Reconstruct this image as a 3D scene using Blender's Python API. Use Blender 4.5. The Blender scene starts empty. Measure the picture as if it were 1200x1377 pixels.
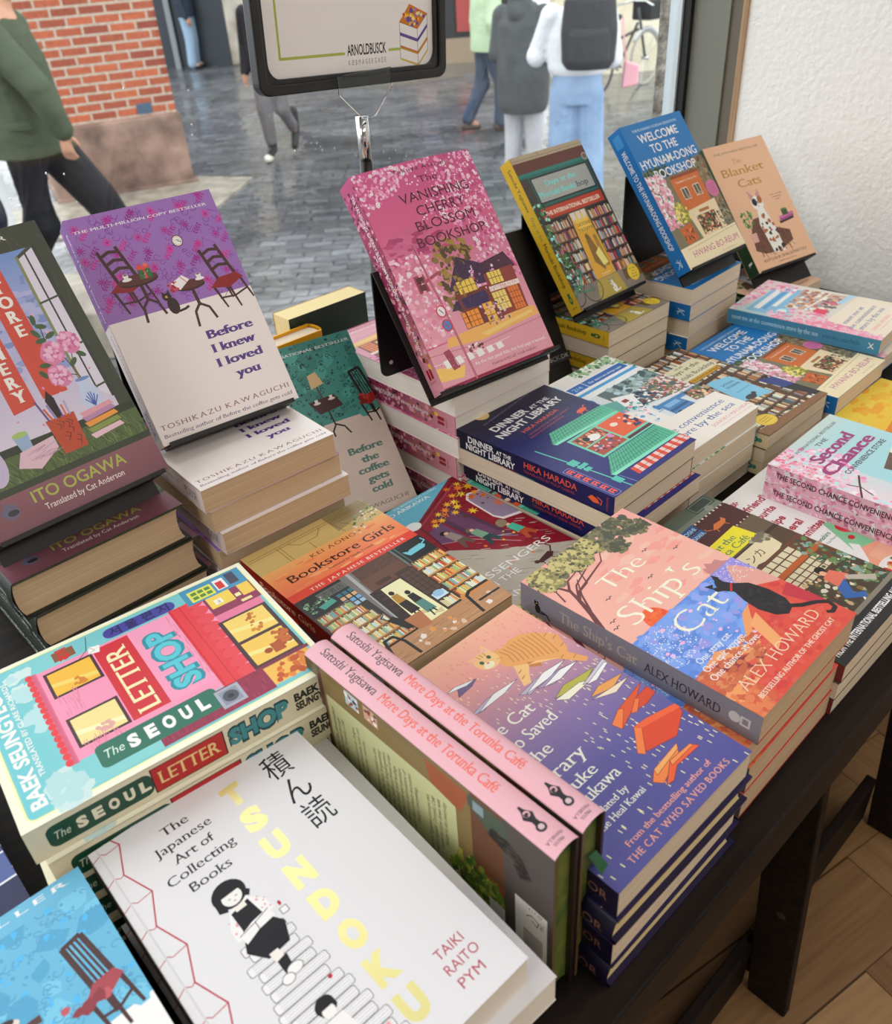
import bpy, bmesh, math, random
import numpy as np
from mathutils import Vector, Matrix
from mathutils.geometry import tessellate_polygon

S = bpy.context.scene
COL = S.collection
RNG = random.Random(7)
R = math.radians

# ------------------------------------------------------------------ camera
cam_data = bpy.data.cameras.new('camera')
cam = bpy.data.objects.new('camera', cam_data)
COL.objects.link(cam)
S.camera = cam
PITCH, ROLL, HEAD = R(34.6), R(-3.9), R(41.4)     # the table's long side runs along +X, the window wall is at +Y
_c, _s = math.cos(PITCH), math.sin(PITCH)
_f = Vector((0, _c, -_s)); _r = Vector((1, 0, 0)); _u = _r.cross(_f)
_r2 = _r * math.cos(ROLL) + _u * math.sin(ROLL)
_u2 = _u * math.cos(ROLL) - _r * math.sin(ROLL)
_rot = Matrix.Rotation(-HEAD, 3, 'Z')
_r2, _u2, _f = _rot @ _r2, _rot @ _u2, _rot @ _f
cam.matrix_world = Matrix(((_r2.x, _u2.x, -_f.x, 0), (_r2.y, _u2.y, -_f.y, 0), (_r2.z, _u2.z, -_f.z, 1.215), (0, 0, 0, 1)))
cam_data.sensor_fit = 'HORIZONTAL'
cam_data.sensor_width = 36.0
cam_data.lens = 1150.0 / 1200.0 * 36.0
cam_data.clip_start = 0.02
cam_data.clip_end = 300
cam_data.dof.use_dof = True
cam_data.dof.focus_distance = 0.72
cam_data.dof.aperture_fstop = 13.0

# ------------------------------------------------------------------ sky, lamps, exposure
S.view_settings.view_transform = 'Standard'
S.view_settings.look = 'None'
S.view_settings.gamma = 1.0
S.view_settings.exposure = 0.14
S.view_settings.use_curve_mapping = False
world = bpy.data.worlds.new('overcast_sky')
S.world = world
world.use_nodes = True
wn = world.node_tree.nodes
wn['Background'].inputs[0].default_value = (0.95, 0.98, 1.0, 1)
wn['Background'].inputs[1].default_value = 2.3

def area(name, loc, rot, sx, sy, power, col):
    d = bpy.data.lights.new(name, 'AREA')
    d.shape = 'RECTANGLE'; d.size = sx; d.size_y = sy
    d.energy = power; d.color = col
    o = bpy.data.objects.new(name, d); COL.objects.link(o)
    o.location = loc; o.rotation_euler = rot
    return o
# the shop's ceiling lamps, then a fill added at the left
WARM = (1.0, 0.95, 0.91)
area('ceiling_and_fill_lamp', (0.9, -0.5, 2.72), (0, 0, 0), 1.6, 0.5, 5, WARM)
area('ceiling_and_fill_lamp', (0.3, -1.9, 2.72), (R(25), 0, 0), 2.4, 0.5, 20, WARM)
area('ceiling_and_fill_lamp', (-2.3, 0.1, 2.3), (0, R(-50), 0), 1.2, 1.2, 24, (1.0, 0.97, 0.95))  # unseen fill, added to brighten spines and pages that face left

# ------------------------------------------------------------------ helpers
def lin(c):
    if isinstance(c, str):
        c = c.lstrip('#'); c = [int(c[i:i+2], 16) / 255 for i in (0, 2, 4)]
    return tuple((v / 12.92 if v <= 0.04045 else ((v + 0.055) / 1.055) ** 2.4) for v in c[:3]) + (1.0,)

def tag(o, label=None, cat=None, group=None, kind=None):
    if label: o['label'] = label
    if cat: o['category'] = cat
    if group: o['group'] = group
    if kind: o['kind'] = kind
    return o

def empty(name, loc=(0, 0, 0), rot=(0, 0, 0)):
    o = bpy.data.objects.new(name, None); COL.objects.link(o)
    o.location = loc; o.rotation_euler = rot
    o.empty_display_size = 0.05
    return o

def obj(name, me, mat=None, parent=None, smooth=False):
    o = bpy.data.objects.new(name, me); COL.objects.link(o)
    if mat is not None and not me.materials: me.materials.append(mat)
    if parent is not None: o.parent = parent
    if smooth:
        for p in me.polygons: p.use_smooth = True
    return o

class MB:
    """a small mesh collector"""
    def __init__(s): s.v = []; s.f = []; s.m = []
    def add(s, vs, fs, m=0):
        b = len(s.v); s.v += [tuple(v) for v in vs]
        s.f += [tuple(b + i for i in f) for f in fs]; s.m += [m] * len(fs); return s
    def box(s, x0, y0, z0, x1, y1, z1, m=0):
        return s.add([(x0,y0,z0),(x1,y0,z0),(x1,y1,z0),(x0,y1,z0),(x0,y0,z1),(x1,y0,z1),(x1,y1,z1),(x0,y1,z1)],
            [(0,3,2,1),(4,5,6,7),(0,1,5,4),(1,2,6,5),(2,3,7,6),(3,0,4,7)], m)
    def prism(s, pts, z0, z1, m=0, axis='z'):
        """extrude a 2-D outline (counter-clockwise) along an axis"""
        n = len(pts)
        def P(p, z): return (p[0], p[1], z) if axis == 'z' else ((p[0], z, p[1]) if axis == 'y' else (z, p[0], p[1]))
        vs = [P(p, z0) for p in pts] + [P(p, z1) for p in pts]
        fs = [tuple(range(n-1, -1, -1)), tuple(range(n, 2*n))] + [(i, (i+1) % n, n + (i+1) % n, n + i) for i in range(n)]
        if axis == 'y': fs = [tuple(reversed(f)) for f in fs]
        return s.add(vs, fs, m)
    def tube(s, path, rad, n=10, m=0, caps=True):
        P = [Vector(p) for p in path]; rs = rad if isinstance(rad, (list, tuple)) else [rad] * len(P)
        b = len(s.v); up = Vector((0.13, 0.21, 0.97))
        for i, p in enumerate(P):
            t = (P[min(i+1, len(P)-1)] - P[max(i-1, 0)]).normalized()
            a = t.cross(up)
            if a.length < 1e-4: a = t.cross(Vector((1, 0, 0)))
            a.normalize(); c = t.cross(a)
            for k in range(n):
                w = 2 * math.pi * k / n
                s.v.append(tuple(p + (a * math.cos(w) + c * math.sin(w)) * rs[i]))
        for i in range(len(P) - 1):
            for k in range(n):
                s.f.append((b+i*n+k, b+i*n+(k+1) % n, b+(i+1)*n+(k+1) % n, b+(i+1)*n+k)); s.m.append(m)
        if caps:
            s.f.append(tuple(b + k for k in range(n-1, -1, -1))); s.m.append(m)
            e = b + (len(P)-1)*n; s.f.append(tuple(e + k for k in range(n))); s.m.append(m)
        return s
    def rings(s, rings, m=0, caps=True):
        """loft of closed rings with equal point counts"""
        n = len(rings[0]); b = len(s.v)
        for r_ in rings: s.v += [tuple(p) for p in r_]
        for i in range(len(rings)-1):
            for k in range(n):
                s.f.append((b+i*n+k, b+i*n+(k+1) % n, b+(i+1)*n+(k+1) % n, b+(i+1)*n+k)); s.m.append(m)
        if caps:
            s.f.append(tuple(b + k for k in range(n-1, -1, -1))); s.m.append(m)
            e = b + (len(rings)-1)*n; s.f.append(tuple(e + k for k in range(n))); s.m.append(m)
        return s
    def mesh(s, name, mats=()):
        me = bpy.data.meshes.new(name)
        me.from_pydata(s.v, [], s.f)
        for x in mats: me.materials.append(x)
        if mats and len(mats) > 1: me.polygons.foreach_set('material_index', s.m)
        me.validate(); me.update()
        return me
    def obj(s, name, mat, parent=None, smooth=False, bevel=0):
        mats = mat if isinstance(mat, (list, tuple)) else [mat]
        o = obj(name, s.mesh(name, mats), None, parent, smooth)
        if bevel:
            b = o.modifiers.new('bevel', 'BEVEL'); b.width = bevel; b.segments = 2; b.limit_method = 'ANGLE'
        return o

# ------------------------------------------------------------------ materials
def mat(name, col, rough=0.5, metal=0.0, spec=0.5, bump=None, **kw):
    m = bpy.data.materials.new(name); m.use_nodes = True
    b = m.node_tree.nodes['Principled BSDF']
    b.inputs['Base Color'].default_value = lin(col)
    b.inputs['Roughness'].default_value = rough
    b.inputs['Metallic'].default_value = metal
    b.inputs['Specular IOR Level'].default_value = spec
    for k, v in kw.items(): b.inputs[k].default_value = v
    if bump: add_bump(m, *bump)
    return m
def nt(m): return m.node_tree.nodes, m.node_tree.links, m.node_tree.nodes['Principled BSDF']
def add_bump(m, scale, strength, detail=4.0, dist=0.01, coord='Object'):
    n, l, b = nt(m)
    tc = n.new('ShaderNodeTexCoord'); t = n.new('ShaderNodeTexNoise'); bp = n.new('ShaderNodeBump')
    t.inputs['Scale'].default_value = scale; t.inputs['Detail'].default_value = detail
    bp.inputs['Strength'].default_value = strength; bp.inputs['Distance'].default_value = dist
    l.new(tc.outputs[coord], t.inputs['Vector']); l.new(t.outputs['Fac'], bp.inputs['Height'])
    l.new(bp.outputs[0], b.inputs['Normal'])
    return t, bp
def noise_mix(m, c1, c2, scale, detail=5.0, lo=0.35, hi=0.65, stretch=None, coord='Object', rough=None):
    n, l, b = nt(m)
    tc = n.new('ShaderNodeTexCoord'); t = n.new('ShaderNodeTexNoise'); r = n.new('ShaderNodeValToRGB')
    t.inputs['Scale'].default_value = scale; t.inputs['Detail'].default_value = detail
    if stretch:
        mp = n.new('ShaderNodeMapping'); mp.inputs['Scale'].default_value = stretch
        l.new(tc.outputs[coord], mp.inputs[0]); l.new(mp.outputs[0], t.inputs['Vector'])
    else: l.new(tc.outputs[coord], t.inputs['Vector'])
    e = r.color_ramp.elements
    e[0].position = lo; e[0].color = lin(c1); e[1].position = hi; e[1].color = lin(c2)
    l.new(t.outputs['Fac'], r.inputs[0]); l.new(r.outputs[0], b.inputs['Base Color'])
    if rough:
        q = n.new('ShaderNodeMapRange'); q.inputs['To Min'].default_value = rough[0]; q.inputs['To Max'].default_value = rough[1]
        l.new(t.outputs['Fac'], q.inputs[0]); l.new(q.outputs[0], b.inputs['Roughness'])
    return m

# printed covers: the ink colour of every printed shape is a colour attribute
def ink_mat(name, rough, spec=0.5, coat=0.0, metal=0.0):
    m = mat(name, 'FFFFFF', rough, metal, spec)
    n, l, b = nt(m)
    a = n.new('ShaderNodeAttribute'); a.attribute_name = 'Ink'
    l.new(a.outputs['Color'], b.inputs['Base Color'])
    if coat: b.inputs['Coat Weight'].default_value = coat; b.inputs['Coat Roughness'].default_value = 0.25
    return m
INK = ink_mat('printed_card', 0.42, 0.45)
INK_MATT = ink_mat('printed_matt_card', 0.6, 0.35)
FOIL = ink_mat('printed_foil', 0.3, 0.5, 0, 0.25)
def page_mat(name, c1, c2):
    m = mat(name, c1, 0.85, 0, 0.15)
    noise_mix(m, c1, c2, 1.0, 3.0, 0.3, 0.7, (6, 6, 2600))
    return m
PAGES = page_mat('page_edges', 'E6D8C2', 'CDBDA4')
PAGES_W = page_mat('white_page_edges', 'F6F1E8', 'E4DED2')
PAGES_TAN = page_mat('tan_page_edges', 'D8BFA0', 'BCA282')
PAGES_Y = page_mat('yellowed_page_edges', 'F0DFAE', 'DCC68E')
BLACK = mat('black_board', '0B0A0A', 0.35, 0, 0.4)
BLACK_PLASTIC = mat('black_plastic', '101012', 0.3, 0, 0.5)
CHROME = mat('chrome', 'D8DADC', 0.12, 1.0)
# ------------------------------------------------------------------ setting: the room
def struct(name, mb, m, bevel=0): return tag(mb.obj(name, m, None, False, bevel), kind='structure')

# herringbone oak floor
floor_m = mat('oak_herringbone', 'A07A50', 0.42, 0, 0.4)
def herringbone(m, w=0.13, n_=5, rot=0.0):
    n, l, b = nt(m)
    tc = n.new('ShaderNodeTexCoord'); mp = n.new('ShaderNodeMapping')
    mp.inputs['Rotation'].default_value = (0, 0, rot); mp.inputs['Scale'].default_value = (1/w, 1/w, 1)
    l.new(tc.outputs['Object'], mp.inputs[0])
    sp = n.new('ShaderNodeSeparateXYZ'); l.new(mp.outputs[0], sp.inputs[0])
    def M(op, a, c=None):
        q = n.new('ShaderNodeMath'); q.operation = op
        for i, v in enumerate((a, c)):
            if v is None: continue
            if isinstance(v, (int, float)): q.inputs[i].default_value = v
            else: l.new(v, q.inputs[i])
        return q.outputs[0]
    fx, fy = M('FLOOR', sp.outputs[0]), M('FLOOR', sp.outputs[1])
    d = M('FLOORED_MODULO', M('SUBTRACT', fx, fy), 2 * n_)
    horiz = M('LESS_THAN', d, n_)
    idx = n.new('ShaderNodeMix'); l.new(horiz, idx.inputs[0])
    # plank ids: along x the row plus the block start, along y the column plus the block start
    hx = M('SUBTRACT', fx, d)
    vy = M('SUBTRACT', fy, M('SUBTRACT', 2*n_-1, d))
    ida = M('ADD', M('MULTIPLY', hx, 3.17), M('MULTIPLY', fy, 7.31))
    idb = M('ADD', M('MULTIPLY', vy, 5.73), M('MULTIPLY', fx, 11.7))
    l.new(idb, idx.inputs[2]); l.new(ida, idx.inputs[3])
    wn_ = n.new('ShaderNodeTexWhiteNoise'); wn_.noise_dimensions = '1D'; l.new(idx.outputs[0], wn_.inputs['W'])
    # grain follows the plank
    def grain(st):
        mq = n.new('ShaderNodeMapping'); mq.inputs['Scale'].default_value = st
        l.new(mp.outputs[0], mq.inputs[0]); t = n.new('ShaderNodeTexNoise'); t.noise_dimensions = '4D'
        t.inputs['Scale'].default_value = 1.6; t.inputs['Detail'].default_value = 8
        l.new(mq.outputs[0], t.inputs['Vector']); l.new(M('MULTIPLY', wn_.outputs['Value'], 40), t.inputs['W'])
        return t.outputs['Fac']
    ga, gb = grain((0.5, 9, 1)), grain((9, 0.5, 1))
    gm = n.new('ShaderNodeMix'); l.new(horiz, gm.inputs[0]); l.new(gb, gm.inputs[2]); l.new(ga, gm.inputs[3])
    val = M('ADD', M('MULTIPLY', gm.outputs[0], 0.6), M('MULTIPLY', wn_.outputs['Value'], 0.4))
    rp = n.new('ShaderNodeValToRGB'); e = rp.color_ramp.elements
    e[0].position = 0.2; e[0].color = lin('7E5C3A'); e[1].position = 0.85; e[1].color = lin('BC966A')
    l.new(val, rp.inputs[0])
    # dark joints
    ux = M('FRACT', sp.outputs[0]); uy = M('FRACT', sp.outputs[1])
    def edge(u): return M('LESS_THAN', M('MINIMUM', u, M('SUBTRACT', 1.0, u)), 0.012)
    ea = M('MAXIMUM', edge(uy), M('MULTIPLY', M('LESS_THAN', M('ADD', d, ux), 0.012), 1.0))
    eb = M('MAXIMUM', edge(ux), M('LESS_THAN', M('ADD', M('SUBTRACT', 2*n_-1, d), uy), 0.012))
    em = n.new('ShaderNodeMix'); l.new(horiz, em.inputs[0]); l.new(eb, em.inputs[2]); l.new(ea, em.inputs[3])
    mx = n.new('ShaderNodeMix'); mx.data_type = 'RGBA'; l.new(em.outputs[0], mx.inputs[0])
    l.new(rp.outputs[0], mx.inputs[6]); mx.inputs[7].default_value = lin('4A321C')
    l.new(mx.outputs[2], b.inputs['Base Color'])
herringbone(floor_m, 0.125, 5, R(12))
struct('floor', MB().box(-3.2, -3.4, -0.05, 1.36, 0.9, 0.0), floor_m)
struct('ceiling', MB().box(-3.2, -3.4, 2.8, 1.46, 0.95, 2.86), mat('ceiling_paint', 'E8E6E2', 0.9))

wall_m = mat('white_textured_plaster', 'F2F1EE', 0.85, 0, 0.2)
add_bump(wall_m, 120, 0.22, 3.0, 0.012)
struct('wall_right', MB().box(1.36, -3.4, -0.05, 1.46, 0.771, 2.8), wall_m)
plain_wall = mat('shop_wall_paint', 'D8D0C4', 0.9)
struct('wall_back', MB().box(-3.2, -3.5, -0.05, 1.46, -3.4, 2.8), plain_wall)
struct('wall_left', MB().box(-3.3, -3.5, -0.05, -3.2, 0.9, 2.8), plain_wall)
struct('wall_front', MB().box(-3.2, 0.905, -0.9, 1.355, 1.02, 0.66).box(-3.2, 0.905, 2.45, 1.355, 1.02, 2.8), mat('front_wall_stone', '8C867C', 0.9))
# reveal beside the glass: wood bead, two painted bands, black gasket, pale outer frame, rough stone
wood_m = mat('oak_bead', 'A98A68', 0.5); noise_mix(wood_m, '8F6E4C', 'BC9C78', 3, 5, 0.3, 0.7, (30, 30, 2))
struct('trim_1', MB().box(1.356, 0.771, 0.0, 1.46, 0.780, 2.8), wood_m)
frame_m = mat('grey_green_frame_paint', '7D7E74', 0.42, 0, 0.4)
struct('trim_2', MB().box(1.364, 0.780, 0.0, 1.46, 0.803, 2.8), mat('umber_frame_paint', '6A6254', 0.45))
struct('trim_3', MB().box(1.360, 0.803, 0.0, 1.46, 0.867, 2.8), frame_m)
struct('trim_4', MB().box(1.350, 0.867, 0.66, 1.46, 0.880, 2.5).box(-3.2, 0.875, 0.645, 1.35, 0.880, 0.66), mat('black_gasket', '060606', 0.5))
win = empty('window_1', (0, 0.880, 0.66)); tag(win, kind='structure')
MB().box(1.345, 0.0, 0.0, 1.46, 0.022, 1.84).box(-3.2, 0.0, -0.03, 1.345, 0.022, 0.004).obj('window_frame', mat('aluminium_frame', 'C9D2D6', 0.3, 0.3), win)
glass_m = bpy.data.materials.new('window_glass'); glass_m.use_nodes = True
_n, _l = glass_m.node_tree.nodes, glass_m.node_tree.links
_n.clear()
_o = _n.new('ShaderNodeOutputMaterial'); _t = _n.new('ShaderNodeBsdfTransparent'); _g = _n.new('ShaderNodeBsdfGlossy')
_fr = _n.new('ShaderNodeFresnel'); _mx = _n.new('ShaderNodeMixShader')
_fr.inputs[0].default_value = 1.45; _g.inputs['Roughness'].default_value = 0.0
_t.inputs[0].default_value = (0.95, 0.97, 0.965, 1)
_l.new(_fr.outputs[0], _mx.inputs[0]); _l.new(_t.outputs[0], _mx.inputs[1]); _l.new(_g.outputs[0], _mx.inputs[2]); _l.new(_mx.outputs[0], _o.inputs[0])
MB().add([(-3.2, 0.008, 0), (1.348, 0.008, 0), (1.348, 0.008, 1.84), (-3.2, 0.008, 1.84)], [(0, 1, 2, 3)]).obj('pane', glass_m, win)
sill_m = mat('dark_sill', '1A1614', 0.5)
struct('trim_5', MB().box(-3.2, 0.870, 0.60, 1.36, 0.905, 0.645), sill_m)
stone_m = mat('rough_granite', '9A938A', 0.9); noise_mix(stone_m, '6E675E', 'B8B0A6', 60, 8, 0.35, 0.7); add_bump(stone_m, 70, 0.8, 6, 0.02)
struct('trim_6', MB().box(1.355, 0.904, -0.9, 1.48, 0.928, 2.6), stone_m)
# rain drops standing on the outside of the glass
drop_m = mat('rain_water', 'FFFFFF', 0.02, 0, 0.5, **{'Transmission Weight': 1.0, 'IOR': 1.33})
dm = MB(); rg = random.Random(3)
def drop(x, z, r_):
    vs = [(x + r_*math.cos(a)*s_, 0.8885 + r_*0.45*c_, z + r_*1.1*math.sin(a)*s_) for (s_, c_) in ((1, 0), (0.75, 0.65)) for a in [k*math.pi/4 for k in range(8)]] + [(x, 0.8885 + r_*0.5, z)]
    fs = [(k, (k+1) % 8, 8+(k+1) % 8, 8+k) for k in range(8)] + [(8+k, 8+(k+1) % 8, 16) for k in range(8)]
    dm.add(vs, fs)
for k in range(40):
    u = rg.random() ** 0.9
    x = 0.455 + u * 0.49; z = 1.046 - 0.27*(x-0.455) + rg.gauss(0, 0.004)
    drop(x, z, rg.uniform(0.0009, 0.0016))
for k in range(60): drop(rg.uniform(-0.1, 1.25), rg.uniform(0.85, 1.35), rg.uniform(0.0006, 0.0012))
o = dm.obj('rain_drops', drop_m, None, True); tag(o, 'clear rain drops beaded on the shop window glass', 'rain drops', None, 'stuff')

# ------------------------------------------------------------------ setting: the wet street and the buildings
SZ = -0.83
street_m = mat('wet_cobbles', '55565A', 0.2, 0, 0.6)
_n, _l, _b = nt(street_m)
tc = _n.new('ShaderNodeTexCoord'); mp = _n.new('ShaderNodeMapping'); mp.inputs['Rotation'].default_value = (0, 0, R(40)); mp.inputs['Scale'].default_value = (1, 1, 1)
_l.new(tc.outputs['Object'], mp.inputs[0])
bk = _n.new('ShaderNodeTexBrick'); bk.inputs['Scale'].default_value = 1.0
bk.inputs['Brick Width'].default_value = 0.24; bk.inputs['Row Height'].default_value = 0.12; bk.inputs['Mortar Size'].default_value = 0.010
bk.inputs['Color1'].default_value = lin('74767A'); bk.inputs['Color2'].default_value = lin('4E5054'); bk.inputs['Mortar'].default_value = lin('3C3D40')
bk.inputs['Bias'].default_value = 0.1
wv = _n.new('ShaderNodeTexNoise'); wv.inputs['Scale'].default_value = 3.2; wv.inputs['Detail'].default_value = 3; _l.new(tc.outputs['Object'], wv.inputs['Vector'])
vm = _n.new('ShaderNodeVectorMath'); vm.operation = 'MULTIPLY_ADD'; vm.inputs[1].default_value = (.16, .16, 0); _l.new(wv.outputs['Color'], vm.inputs[0]); _l.new(mp.outputs[0], vm.inputs[2])
_l.new(vm.outputs[0], bk.inputs['Vector'])
ns = _n.new('ShaderNodeTexNoise'); ns.inputs['Scale'].default_value = 0.9; ns.inputs['Detail'].default_value = 5; _l.new(tc.outputs['Object'], ns.inputs['Vector'])
mr = _n.new('ShaderNodeMapRange'); mr.inputs['From Min'].default_value = 0.35; mr.inputs['From Max'].default_value = 0.62
mr.inputs['To Min'].default_value = 0.05; mr.inputs['To Max'].default_value = 0.36
_l.new(ns.outputs['Fac'], mr.inputs[0]); _l.new(mr.outputs[0], _b.inputs['Roughness'])
vr = _n.new('ShaderNodeTexNoise'); vr.inputs['Scale'].default_value = 1.6; vr.inputs['Detail'].default_value = 6; _l.new(tc.outputs['Object'], vr.inputs['Vector'])  # broad patches in the base colour stand in for wet reflections
vo = _n.new('ShaderNodeMix'); vo.data_type = 'RGBA'; vo.blend_type = 'OVERLAY'; vo.inputs[0].default_value = 0.8; _l.new(bk.outputs['Color'], vo.inputs[6]); _l.new(vr.outputs['Fac'], vo.inputs[7]); _l.new(vo.outputs[2], _b.inputs['Base Color'])
bp = _n.new('ShaderNodeBump'); bp.inputs['Strength'].default_value = 0.5; bp.inputs['Distance'].default_value = 0.02
n2 = _n.new('ShaderNodeTexNoise'); n2.inputs['Scale'].default_value = 7; _l.new(tc.outputs['Object'], n2.inputs['Vector'])
ad = _n.new('ShaderNodeMath'); ad.operation = 'MULTIPLY_ADD'; ad.inputs[1].default_value = -0.6; _l.new(bk.outputs['Fac'], ad.inputs[0]); _l.new(n2.outputs['Fac'], ad.inputs[2])
_l.new(ad.outputs[0], bp.inputs['Height']); _l.new(bp.outputs[0], _b.inputs['Normal'])
struct('street', MB().add([(-40, 0.9, SZ), (60, 0.9, SZ), (60, 70, SZ), (-40, 70, SZ)], [(0, 1, 2, 3)]), street_m)
pave_m = mat('pale_paving', 'B4AC9C', 0.4); noise_mix(pave_m, '7C766C', 'A8A090', 6, 4, 0.35, 0.65)
struct('pavement', MB().prism([(1.25, 5.35), (2.15, 4.55), (2.75, 5.05), (1.85, 5.85)], SZ-.02, -.55), pave_m, 0.01)
struct('kerb', MB().prism([(2.2, 7.7), (3.9, 7.3), (4.75, 8.0), (4.4, 8.6), (2.4, 9.0)], SZ, SZ+0.02), pave_m)

brick_m = mat('red_brick', 'B0583C', 0.85)
_n, _l, _b = nt(brick_m)
tc = _n.new('ShaderNodeTexCoord'); mp = _n.new('ShaderNodeMapping'); _l.new(tc.outputs['UV'], mp.inputs[0])
bk = _n.new('ShaderNodeTexBrick'); bk.inputs['Scale'].default_value = 1.0; bk.inputs['Brick Width'].default_value = 0.235; bk.inputs['Row Height'].default_value = 0.078
bk.inputs['Mortar Size'].default_value = 0.011; bk.inputs['Color1'].default_value = lin('B8603F'); bk.inputs['Color2'].default_value = lin('8A4230'); bk.inputs['Mortar'].default_value = lin('B4A494')
_l.new(mp.outputs[0], bk.inputs['Vector'])
nz = _n.new('ShaderNodeTexNoise'); nz.inputs['Scale'].default_value = 30; _l.new(tc.outputs['UV'], nz.inputs['Vector'])
mxb = _n.new('ShaderNodeMix'); mxb.data_type = 'RGBA'; mxb.blend_type = 'OVERLAY'; mxb.inputs[0].default_value = 0.45
_l.new(bk.outputs['Color'], mxb.inputs[6]); _l.new(nz.outputs['Fac'], mxb.inputs[7]); _l.new(mxb.outputs[2], _b.inputs['Base Color'])
bpb = _n.new('ShaderNodeBump'); bpb.inputs['Strength'].default_value = 0.6; bpb.inputs['Distance'].default_value = 0.01; bpb.invert = True
_l.new(bk.outputs['Fac'], bpb.inputs['Height']); _l.new(bpb.outputs[0], _b.inputs['Normal'])
def uvbox(o):
    """metres along each wall as UV"""
    me = o.data; uv = me.uv_layers.new(name='UVMap')
    for p in me.polygons:
        nn = p.normal
        for li in p.loop_indices:
            v = me.vertices[me.loops[li].vertex_index].co
            t = Vector((-nn.y, nn.x, 0))
            if t.length < 0.1: uv.data[li].uv = (v.x, v.y)
            else: t.normalize(); uv.data[li].uv = (v.dot(t), v.z)
# the corner pier across the street: a brick shaft on a stone plinth, its face turned towards the shop
pd = Vector((0.62, 0.78, 0)); pr = Vector((0.955, -0.296, 0)); pdp = Vector((0.296, 0.955, 0))
P0 = Vector((4.27, 8.42, 0))
def pier(w0, w1, d0, z0, z1): 
    a = P0 + pr * w1; b_ = P0 - pr * w0
    q = [b_ - pdp * d0, a - pdp * d0, a + pdp * 1.2, b_ + pdp * 1.2]
    return [(v.x, v.y) for v in q]
bo = struct('brick_pier', MB().prism(pier(1.25, 0.02, -0.03, 0, 0), -0.17, 3.6), brick_m); uvbox(bo)
plinth_m = mat('stained_sandstone', 'A08070', 0.8); noise_mix(plinth_m, '5E483E', 'A88A7A', 3.2, 8, 0.3, 0.7); add_bump(plinth_m, 14, 0.5, 5, 0.02)
struct('stone_plinth', MB().prism(pier(1.25, 0.05, 0.02, 0, 0), SZ, -0.17).prism(pier(1.28, 0.09, 0.05, 0, 0), SZ, SZ+0.05), plinth_m, 0.02)
pl_o = MB().box(-0.07, -0.012, -0.045, 0.07, 0.0, 0.045).obj('street_number_plate', mat('blue_enamel', '3E566E', 0.35), None, False, 0.004)
_q = P0 - pr * 0.27 - pdp * (-0.028)
pl_o.location = (_q.x, _q.y, -0.10); pl_o.rotation_euler = (0, 0, math.atan2(pr.y, pr.x)); tag(pl_o, 'small blue plate low on the brick pier across the street', 'plate')

# facades behind: dark shopfront and stone pier at the left, dark doors in the middle, cream wall at the right
def facade(name, x0, y0, x1, y1, z0, z1, m, d=0.4, bevel=0):
    v = Vector((x1-x0, y1-y0, 0)).normalized(); nn = Vector((-v.y, v.x, 0)) * d
    return struct(name, MB().prism([(x0, y0), (x1, y1), (x1+nn.x, y1+nn.y), (x0+nn.x, y0+nn.y)], z0, z1), m, bevel)
dark_m = mat('dark_blue_shopfront', '2E343C', 0.35)
pale_m = mat('pale_ashlar', 'C8BEAE', 0.85); noise_mix(pale_m, 'A89C8C', 'D8D0C2', 3, 4)
facade('shopfront', 8.0, 17.9, 9.62, 16.2, SZ, 4.5, dark_m)
facade('door_frame', 8.85, 16.96, 8.92, 16.89, SZ, 3.0, mat('grey_door_post', '8A8E92', 0.5), -0.06)
facade('stone_pier', 9.62, 16.2, 10.35, 15.4, SZ, 4.5, pale_m, 0.5, 0.02)
facade('shop_wall', 10.35, 15.4, 12.0, 13.2, SZ, 4.5, pale_m)
facade('base_wall', 9.2, 13.7, 12.6, 11.2, SZ, -0.45, mat('tan_stone_base', 'A4927C', 0.8), 0.5)
facade('dark_doors', 9.25, 13.75, 12.6, 11.28, -0.45, 3.5, mat('dark_door_paint', '23252A', 0.4), 0.5)
facade('shop_poster_panel', 11.55, 11.98, 11.75, 11.83, -0.35, 1.6, mat('red_poster', 'B04848', 0.6), -0.05)
facade('pale_poster_panel', 10.95, 12.42, 11.22, 12.22, -0.35, -0.02, mat('pink_poster', 'D8A8A8', 0.6), -0.05)
facade('blue_poster_panel', 10.95, 12.42, 11.22, 12.22, -0.02, 1.6, mat('blue_poster', '4A4E74', 0.6), -0.05)
cream_m = mat('cream_render', 'E6DCC0', 0.85); noise_mix(cream_m, 'DCD0B2', 'EEE6CE', 1.5, 3)
facade('cream_building', 11.0, 9.35, 14.5, 6.6, SZ, 5.0, cream_m)
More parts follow.
